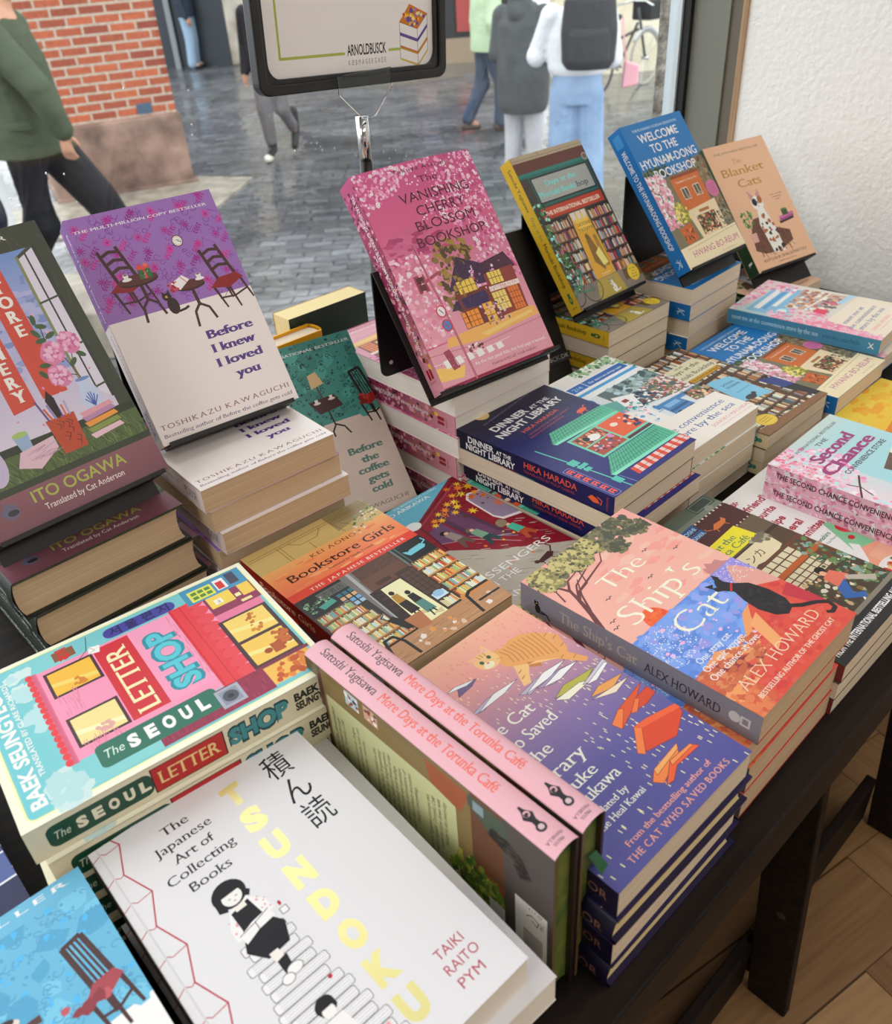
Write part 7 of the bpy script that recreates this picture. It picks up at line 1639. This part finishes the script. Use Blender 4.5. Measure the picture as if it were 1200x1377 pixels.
# ------------------------------------------------------------------ people on the street
SKIN = mat('skin', 'C89478', 0.55)
def blobby(name, m, parent, parts, vox=.009, smooth=4):
    """one continuous surface from overlapping limbs: parts are (path, radii) tubes or lists of rings"""
    mb = MB()
    for p in parts:
        if p[0] == 'rings': mb.rings(p[1])
        elif p[0] == 'ball':
            c, rx, ry, rz = Vector(p[1]), *p[2]
            mb.rings([[(c.x+rx*math.sin(t)*math.cos(a), c.y+ry*math.sin(t)*math.sin(a), c.z-rz*math.cos(t)) for a in [k*math.pi/8 for k in range(16)]] for t in [max(.05, k*math.pi/10) for k in range(10)] + [math.pi-.05]])
        else:
            mb.tube(p[0], p[1], 12)
            rs = p[1] if isinstance(p[1], (list, tuple)) else [p[1]]*len(p[0])
            for q, r_ in zip(p[0], rs):
                c = Vector(q)
                mb.rings([[(c.x+r_*math.sin(t)*math.cos(a), c.y+r_*math.sin(t)*math.sin(a), c.z-r_*math.cos(t)) for a in [k*math.pi/6 for k in range(12)]] for t in [max(.08, k*math.pi/6) for k in range(6)] + [math.pi-.08]])
    o = mb.obj(name, m, parent, True)
    md = o.modifiers.new('remesh', 'REMESH'); md.mode = 'VOXEL'; md.voxel_size = vox; md.use_smooth_shade = True
    if smooth: s_ = o.modifiers.new('smooth', 'SMOOTH'); s_.iterations = smooth; s_.factor = .5
    return o
def ell_ring(cx, cy, z, rx, ry, n=20, wob=0, ph=0): return [(cx + rx*math.cos(2*math.pi*k/n)*(1+wob*math.sin(3*2*math.pi*k/n+ph)), cy + ry*math.sin(2*math.pi*k/n)*(1+wob*math.cos(4*2*math.pi*k/n+ph)), z) for k in range(n)]
def hand_parts(w, d, side, fw, curl=.5):
    """palm, five fingers and thumb; w wrist, d direction of the hand, side the thumb's side, fw the palm normal"""
    w, d, s_, f = Vector(w), Vector(d).normalized(), Vector(side).normalized(), Vector(fw).normalized()
    out = [([w, w + d*.045, w + d*.085], [.024, .030, .030])]
    for k, (off, L) in enumerate(((.027, .068), (.009, .076), (-.009, .071), (-.026, .056))):
        b = w + d*.09 + s_*off; q = [b]
        for j in range(3):
            a = curl*(j+1)*.5
            q.append(q[-1] + (d*math.cos(a) + f*math.sin(a))*L/3)
        out.append((q, [.0095, .009, .0085, .0075]))
    t0 = w + d*.03 + s_*.026
    out.append(([t0, t0 + (d*.7+s_*.7)*.035, t0 + (d*.9+s_*.5+f*.3)*.065], [.012, .011, .0085]))
    return out
def head(parent, c, fwd, hair, m=SKIN, long_=0):
    c, f = Vector(c), Vector(fwd).normalized(); s_ = Vector((-f.y, f.x, 0))
    parts = [('ball', c, (.078, .085, .108)), ('ball', c + f*.028 - Vector((0, 0, .055)), (.058, .06, .062)), ([c + f*.082 + Vector((0, 0, .012)), c + f*.104 - Vector((0, 0, .022))], [.010, .015]), ([c + s_*.078, c + s_*.082 - Vector((0, 0, .03))], .014), ([c - s_*.078, c - s_*.082 - Vector((0, 0, .03))], .014), ([c + f*.072 + s_*.025 - Vector((0, 0, .068)), c + f*.078 - Vector((0, 0, .069)), c + f*.072 - s_*.025 - Vector((0, 0, .068))], .009), ([c - Vector((0, 0, .06)), c - Vector((0, 0, .17)) - f*.02], [.055, .058])]
    hp = [('ball', c - f*.016 + Vector((0, 0, .026)), (.088, .092, .100))]
    if long_: hp.append(([c - f*.06, c - f*.07 - Vector((0, 0, long_))], [.08, .05]))
    ey = MB()
    for k in (-1, 1):
        p = c + f*.078 + s_*(.031*k) + Vector((0, 0, .012))
        ey.tube([p, p + f*.006], [.011, .006], 10)
    return parts, hp, ey
def person(label, loc, face, H, body, clothes, hairc, group=None, long_=0, hz=None):
    """face: heading in radians (0 = local +y). body: joints; clothes: (name, material, parts, voxel)"""
    o = empty('person', loc, (0, 0, face)); tag(o, label, 'person', group)
    hp, hair, ey = head(o, body['head'], (0, 1, 0), hairc, SKIN, long_)
    parts = list(hp)
    n_, p_ = body['neck'], body['hip']
    parts += [([n_, (0, body.get('lean', 0)*.5, (n_[2]+p_[2])/2), p_], [.10, .12, .13])]
    for sd in ('l', 'r'):
        sh, el, wr, hd = body['sh'+sd], body['el'+sd], body['wr'+sd], body['hd'+sd]
        parts += [([n_, sh, el, wr], [.06, .052, .040, .028])]
        d = Vector(hd) - Vector(wr)
        parts += hand_parts(wr, d, Vector((0, 1, .2)) if abs(d.normalized().y) < .8 else Vector((0, 0, 1)), (-.8 if sd == 'r' else .8, .2, 0), .6)
        hp_, kn, an, to = body['hip'+sd], body['kn'+sd], body['an'+sd], body['to'+sd]
        parts += [([hp_, kn, an], [.085, .058, .040]), ([an, to], [.042, .034])]
    bo = blobby('body', SKIN, o, parts, .0075, 3)
    ey.obj('eyes', mat('eye_dark', '2A2420', 0.2), o, True)
    blobby('hair', mat('hair', hairc, 0.6), o, hair, .01, 3)
    for nm, m, pp, vx in clothes: blobby(nm, m, o, pp, vx, 5)
    return o
def shoes(b, m, r_=.05):
    out = []
    for sd in ('l', 'r'):
        a, t = Vector(b['an'+sd]), Vector(b['to'+sd])
        h_ = a + (a - t).normalized()*.05; h_.z = t.z; hz_ = Vector((a.x, a.y, a.z))
        out += [([hz_, h_ + Vector((0, 0, .01)), t], [r_*.95, r_*.85, r_*.8])]
    return ('shoes', m, out, .009)
def trousers(b, m, r_=(.125, .095, .075), low=.0, name='trousers'):
    out = [('rings', [ell_ring(b['hip'][0], b['hip'][1], b['hip'][2]+dz, .185*k, .15*k) for dz, k in ((-.10, .92), (0, 1.02), (.16, .98))])]
    for sd in ('l', 'r'):
        an = Vector(b['an'+sd]).lerp(Vector(b['kn'+sd]), .02 + low*2.2)
        out += [([b['hip'+sd], b['kn'+sd], an], list(r_))]
    return (name, m, out, .011)
def std(h=1.75):
    """joints of a relaxed standing figure h tall, feet at z = 0"""
    k = h/1.75
    q = dict(head=(0, .03, 1.62), neck=(0, 0, 1.43), hip=(0, 0, .93), shl=(-.19, 0, 1.40), shr=(.19, 0, 1.40), ell=(-.24, -.02, 1.11), elr=(.24, -.02, 1.11), wrl=(-.25, .06, .87), wrr=(.25, .06, .87), hdl=(-.25, .10, .77), hdr=(.25, .10, .77), hipl=(-.09, 0, .90), hipr=(.09, 0, .90), knl=(-.10, .02, .49), knr=(.10, .02, .49), anl=(-.11, -.02, .085), anr=(.11, -.02, .085), tol=(-.13, .13, .04), tor=(.13, .13, .04))
    return {n: tuple(c*k for c in v) for n, v in q.items()}
def cloth(name, c, c2=None, bump=(16, .35)):
    m = mat(name, c, 0.75, 0, 0.3)
    if c2: noise_mix(m, c, c2, 5, 4, .35, .65)
    add_bump(m, bump[0], bump[1], 3, .03)
    return m
RD = Vector((_r2.x, _r2.y, 0)).normalized()
AWAY = Vector((-RD.y, RD.x, 0))
def heading(v): return math.atan2(-v.x, v.y)

# walker in the green rain jacket, striding to the right close to the window
b = std(1.80)
b.update(head=(0, .07, 1.67), neck=(0, .02, 1.48), shl=(-.20, 0, 1.45), shr=(.20, .03, 1.46), elr=(.27, .24, 1.19), wrr=(.25, .30, .98), hdr=(.24, .29, .88), ell=(-.26, -.16, 1.18), wrl=(-.26, -.18, .94), hdl=(-.26, -.17, .84), hipl=(-.09, .03, .90), hipr=(.09, 0, .90), knl=(-.09, .26, .55), anl=(-.09, .44, .14), tol=(-.09, .60, .10), knr=(.09, -.04, .47), anr=(.09, -.26, .14), tor=(.09, -.13, .04))
gm = cloth('green_rain_jacket', '3E4736', '4A5540', (9, .7)); bm_ = cloth('black_trousers', '15161C', None, (14, .5))
jack = [('rings', [ell_ring(0, .01, z, rx, ry, 24, w) for z, rx, ry, w in ((.85, .265, .215, .03), (.98, .262, .205, .02), (1.15, .25, .19, .012), (1.30, .235, .175, .008), (1.42, .20, .14, 0), (1.49, .11, .10, 0))]), ([(.19, .03, 1.43), (.275, .24, 1.19), (.255, .30, .99)], [.092, .078, .058]), ([(-.19, 0, 1.43), (-.265, -.16, 1.18), (-.265, -.18, .96)], [.09, .075, .058]), ([(0, -.09, 1.47), (0, -.13, 1.42)], [.10, .09])]
flap = [('rings', [ell_ring(.16, .09, z, .118, .115, 16) for z in (1.00, 1.14)])]
person('person in a green rain jacket and black trousers striding right past the window', (1.77, 5.235, -.55), heading(RD), 1.8, b, [('jacket', gm, jack, .010), ('pocket_flap', gm, [('rings', [ell_ring(.235, .06, z, .03, .085, 14) for z in (.99, 1.005, 1.02, 1.035)])], .007), trousers(b, bm_, (.125, .105, .075)), shoes(b, mat('black_shoe', '121214', .5))], '3A2E26')
wb = empty('shopping_bag', Vector((1.77, 5.235, -.55)) - RD*.24 - AWAY*.30); tag(wb, 'white shopping bag hanging behind the person in green at the left edge', 'bag')
wm = mat('white_paper', 'EDEFF0', .6)
MB().prism([(-.15, .24), (.12, .24), (.15, .80), (-.16, .80)], -.06, .06, 0, 'y').obj('bag_body', wm, wb, False, .01)
MB().tube([(-.08, -.05, .80), (-.07, -.05, .90), (.05, -.05, .93), (.08, -.05, .80)], .005, 8).obj('handle', wm, wb, True)
MB().tube([(-.08, .05, .80), (-.07, .05, .90), (.05, .05, .93), (.08, .05, .80)], .005, 8).obj('handle', wm, wb, True)
wb.rotation_euler = (0, 0, heading(AWAY))
pch = blobby('pouch', mat('dark_navy_leather', '151826', .35), None, [('ball', (0, 0, 0), (.062, .05, .125)), ([(0, 0, .10), (.02, 0, .2)], [.02, .012])], .008, 3)
pch.location = Vector((1.77, 5.235, .10)) - RD*.09 - AWAY*.47; tag(pch, 'dark oval pouch hanging beside the white shopping bag', 'pouch')

# walker behind the sign, coming towards the window
P2 = Vector((5.50, 8.55, SZ)); b = std(1.74)
b.update(knr=(.08, .10, .50), anr=(.07, .08, .10), tor=(.07, .24, .045), knl=(-.08, .02, .50), anl=(-.08, -.28, .22), tol=(-.08, -.20, .08))
gy = cloth('grey_trousers', '6A6668', '7A767A'); dk = cloth('dark_coat', '2A2A30')
sho = mat('black_ankle_boot', '15151A', .5)
person('person walking towards the window behind the sign, grey trousers and dark boots', P2, heading(-AWAY - RD*.2), 1.74, b, [('coat', dk, [('rings', [ell_ring(0, 0, z, rx, ry, 20) for z, rx, ry in ((.88, .23, .17), (1.1, .22, .16), (1.35, .22, .14), (1.46, .1, .09))]), ([b['shr'], b['elr'], b['wrr']], [.08, .065, .05]), ([b['shl'], b['ell'], b['wrl']], [.08, .065, .05])], .012), trousers(b, gy, (.12, .085, .065), .10), ('boots', sho, [([Vector(b['an'+s_]) + Vector((0, 0, .20)), b['an'+s_], Vector(b['to'+s_])], [.058, .05, .042]) for s_ in 'lr'], .009), ('toe_caps', mat('white_toe', 'E0DCD0', .4), [([Vector(b['tor']) - Vector((.0, .03, .0)), Vector(b['tor']) + Vector((0, .025, 0))], [.046, .040])], .008)], '2A2220')

# group at the right: light green jacket, dark hooded coat, white hoodie with a backpack
b = std(1.74)
b.update(elr=(.25, -.05, 1.12), wrr=(.26, .04, .88), hdr=(.26, .07, .78), knr=(.10, .14, .50), anr=(.10, .10, .10), tor=(.11, .26, .045), knl=(-.10, -.02, .49), anl=(-.10, -.22, .14), tol=(-.10, -.09, .05))
lg = cloth('pale_green_jacket', 'B4CDA8', 'C4DAB8'); dj = cloth('dark_jeans', '3C4658', '4A566A')
person('person in a pale green jacket and dark jeans, farthest of the group outside', Vector((7.62, 7.58, SZ)) + RD*.10, heading(RD*.9 + AWAY*.4), 1.74, b, [('jacket', lg, [('rings', [ell_ring(0, 0, z, rx, ry, 20, .015) for z, rx, ry in ((.83, .225, .175), (1.05, .22, .17), (1.32, .22, .155), (1.42, .18, .12), (1.48, .09, .08))]), ([b['shr'], b['elr'], b['wrr']], [.085, .072, .055]), ([b['shl'], b['ell'], b['wrl']], [.085, .072, .055])], .012), trousers(b, dj, (.12, .095, .075)), shoes(b, mat('brown_shoe', '4A3A32', .5))], '4A3626')
b = std(1.70)
b.update(wrr=(.20, .16, .98), hdr=(.15, .24, .98), wrl=(-.20, .16, .98), hdl=(-.15, .24, .98))
gc = cloth('dark_grey_coat', '46494C', '54585A'); lt = cloth('pale_grey_trousers', 'B8B8BC', 'C8C8CC')
person('person in a long dark grey hooded coat and pale trousers', Vector((6.02, 5.59, SZ)) + RD*.10, heading(AWAY + RD*.5), 1.70, b, [('coat', gc, [('rings', [ell_ring(0, -.01, z, rx, ry, 24, .02) for z, rx, ry in ((.63, .20, .185), (.70, .225, .20), (.90, .235, .20), (1.10, .225, .185), (1.30, .225, .165), (1.40, .18, .13), (1.46, .10, .10))]), ([b['shr'], b['elr'], b['wrr']], [.09, .078, .06]), ([b['shl'], b['ell'], b['wrl']], [.09, .078, .06]), ([(0, -.07, 1.44), (0, -.11, 1.40), (0, -.08, 1.50)], [.11, .09, .09])], .012), trousers(b, lt, (.105, .085, .065)), shoes(b, mat('white_trainer', 'DCDCDC', .5))], '2A2422')
b = std(1.78)
b.update(elr=(.26, .04, 1.14), wrr=(.16, .22, 1.12), hdr=(.08, .28, 1.14), ell=(-.31, .02, 1.17), wrl=(-.22, .20, 1.28), hdl=(-.15, .26, 1.34), knl=(-.11, .03, .49), knr=(.12, .03, .49), anl=(-.13, -.02, .085), anr=(.14, -.02, .085))
wh = cloth('white_hoodie', 'D6D9DE', 'E2E4E8'); bj = cloth('blue_jeans', '7E9CC0', '96B0D0', (12, .5)); bp_ = cloth('black_backpack_cloth', '303136', None, (12, .5))
P5 = Vector((5.62, 4.52, SZ)) - RD*.02
p5 = person('person in a white hoodie and blue jeans with their back to the window', P5, heading(AWAY + RD*.15), 1.78, b, [('hoodie', wh, [('rings', [ell_ring(0, 0, z, rx, ry, 22, .012) for z, rx, ry in ((1.045, .205, .15), (1.09, .225, .165), (1.30, .235, .16), (1.42, .20, .13), (1.50, .10, .09))]), ([b['shr'], b['elr'], b['wrr']], [.09, .076, .055]), ([b['shl'], b['ell'], b['wrl']], [.09, .076, .055]), ([(0, -.08, 1.50), (0, -.10, 1.44)], [.11, .09])], .012), trousers(b, bj, (.115, .105, .10)), shoes(b, mat('white_trainer_b', 'DADADA', .5))], '3A2A22')
bk_ = empty('backpack', P5, (0, 0, heading(AWAY + RD*.15))); tag(bk_, 'black backpack on the person in the white hoodie', 'backpack')
blobby('pack_body', bp_, bk_, [('rings', [ell_ring(.08, -.275, z, rx, ry, 18) for z, rx, ry in ((1.11, .15, .07), (1.16, .19, .11), (1.35, .20, .12), (1.54, .18, .11), (1.63, .12, .06))])], .011, 3)
blobby('front_pocket', bp_, bk_, [('rings', [ell_ring(.08, -.385, z, rx, ry, 16) for z, rx, ry in ((1.14, .12, .03), (1.18, .15, .05), (1.34, .15, .05), (1.38, .12, .03))])], .009, 3)
for sx in (-.07, .16): MB().tube([(sx, -.2, 1.55), (sx*1.1, -.06, 1.56), (sx*1.15, .15, 1.44), (sx*1.2, .17, 1.25), (sx*1.1, -.12, 1.14)], .018, 8).obj('strap', bp_, bk_, True)
pkb = empty('pink_bag', P5 + RD*.40, (0, 0, heading(AWAY))); tag(pkb, 'small pink bag beside the hip of the person in the white hoodie', 'bag')
pkm = mat('pink_fabric', 'E8A8B4', .6)
MB().prism([(-.065, .93), (.055, .95), (.06, 1.08), (-.05, 1.12)], -.03, .03, 0, 'y').obj('bag_body', pkm, pkb, False, .012)
MB().tube([(-.04, 0, 1.10), (-.06, 0, 1.25), (-.08, 0, 1.40)], .006, 8).obj('strap', pkm, pkb, True)
b = std(1.72)
person('distant person in a dark top and pale blue jeans beyond the brick pier', Vector((9.0, 16.6, SZ)) + RD*.05, heading(RD), 1.72, b, [('jacket', cloth('navy_jacket', '343C4C'), [('rings', [ell_ring(0, 0, z, rx, ry, 18) for z, rx, ry in ((.85, .22, .16), (1.3, .21, .15), (1.46, .1, .09))]), ([b['shr'], b['elr'], b['wrr']], [.08, .065, .05]), ([b['shl'], b['ell'], b['wrl']], [.08, .065, .05])], .016), trousers(b, cloth('pale_jeans', '9AB4CC'), (.12, .10, .09)), shoes(b, sho)], '2E2622')

# ------------------------------------------------------------------ the parked bicycle by the cream wall
bkx = RD*.72 + AWAY*.69; bkx.normalize()
bi = empty('bicycle', Vector((11.1, 7.79, SZ)), (0, 0, math.atan2(bkx.y, bkx.x))); tag(bi, 'parked bicycle with a front basket by the cream wall', 'bicycle')
rub = mat('tyre', '2A2A2C', .7); stl = mat('grey_frame', '4A4E50', .4, .3)
for cx in (0.0, -1.05):
    w = empty('wheel', (cx, 0, .335)); w.parent = bi
    MB().tube([(.325*math.cos(k*math.pi/18), 0, .325*math.sin(k*math.pi/18)) for k in range(37)], .018, 8).obj('tyre', mat('cream_tyre', 'A8A69E', .7) if cx == 0 else rub, w, True)
    sp_ = MB()
    for k in range(28): sp_.tube([(0, .02*(-1)**k, 0), (.31*math.cos(k*.2244), 0, .31*math.sin(k*.2244))], .0016, 4)
    sp_.obj('spokes', CHROME, w)
    MB().tube([(0, -.05, 0), (0, .05, 0)], .022, 10).obj('hub', CHROME, w, True)
    MB().tube([(.365*math.cos(R(a)), 0, .335-.335+.365*math.sin(R(a))) for a in range(-15 if cx == 0 else 30, 150, 12)], .022, 8).obj('mudguard', mat('white_mudguard', 'D8DADC', .35), w, True)
MB().tube([(-1.05, 0, .335), (-.60, 0, .30), (-.22, 0, .78)], .018, 8).tube([(-.60, 0, .30), (-.72, 0, .85)], .018, 8).tube([(-.70, 0, .62), (-.20, 0, .70)], .018, 8).tube([(-1.05, 0, .335), (-.70, 0, .66)], .014, 8).tube([(0, 0, .335), (-.10, 0, .60), (-.22, 0, .95)], .018, 8).obj('frame', stl, bi, True)
MB().tube([(-.30, -.28, .99), (-.20, -.10, 1.03), (-.20, .10, 1.03), (-.30, .28, .99)], .014, 8).obj('handlebar', CHROME, bi, True)
blobby('saddle', rub, bi, [('rings', [ell_ring(-.74, 0, z, rx, ry, 14) for z, rx, ry in ((.85, .08, .05), (.89, .14, .09), (.92, .12, .07))])], .012, 2)
MB().tube([(-.62, .06, .30), (-.50, .08, .24)], .014, 8).tube([(-.62, -.06, .30), (-.74, -.08, .36)], .014, 8).obj('crank', CHROME, bi, True)
MB().prism([(-.16, -.15), (.16, -.15), (.16, .15), (-.16, .15)], .80, 1.03).obj('basket', mat('black_basket', '1E1E22', .6), bi, False, .02)
MB().prism([(.02, -.12), (.14, -.12), (.14, .06), (.02, .06)], 1.031, 1.06).obj('basket_liner', mat('pink_cloth', 'D86A80', .6), bi, False, .01)
bpy.data.objects.remove(_fo)
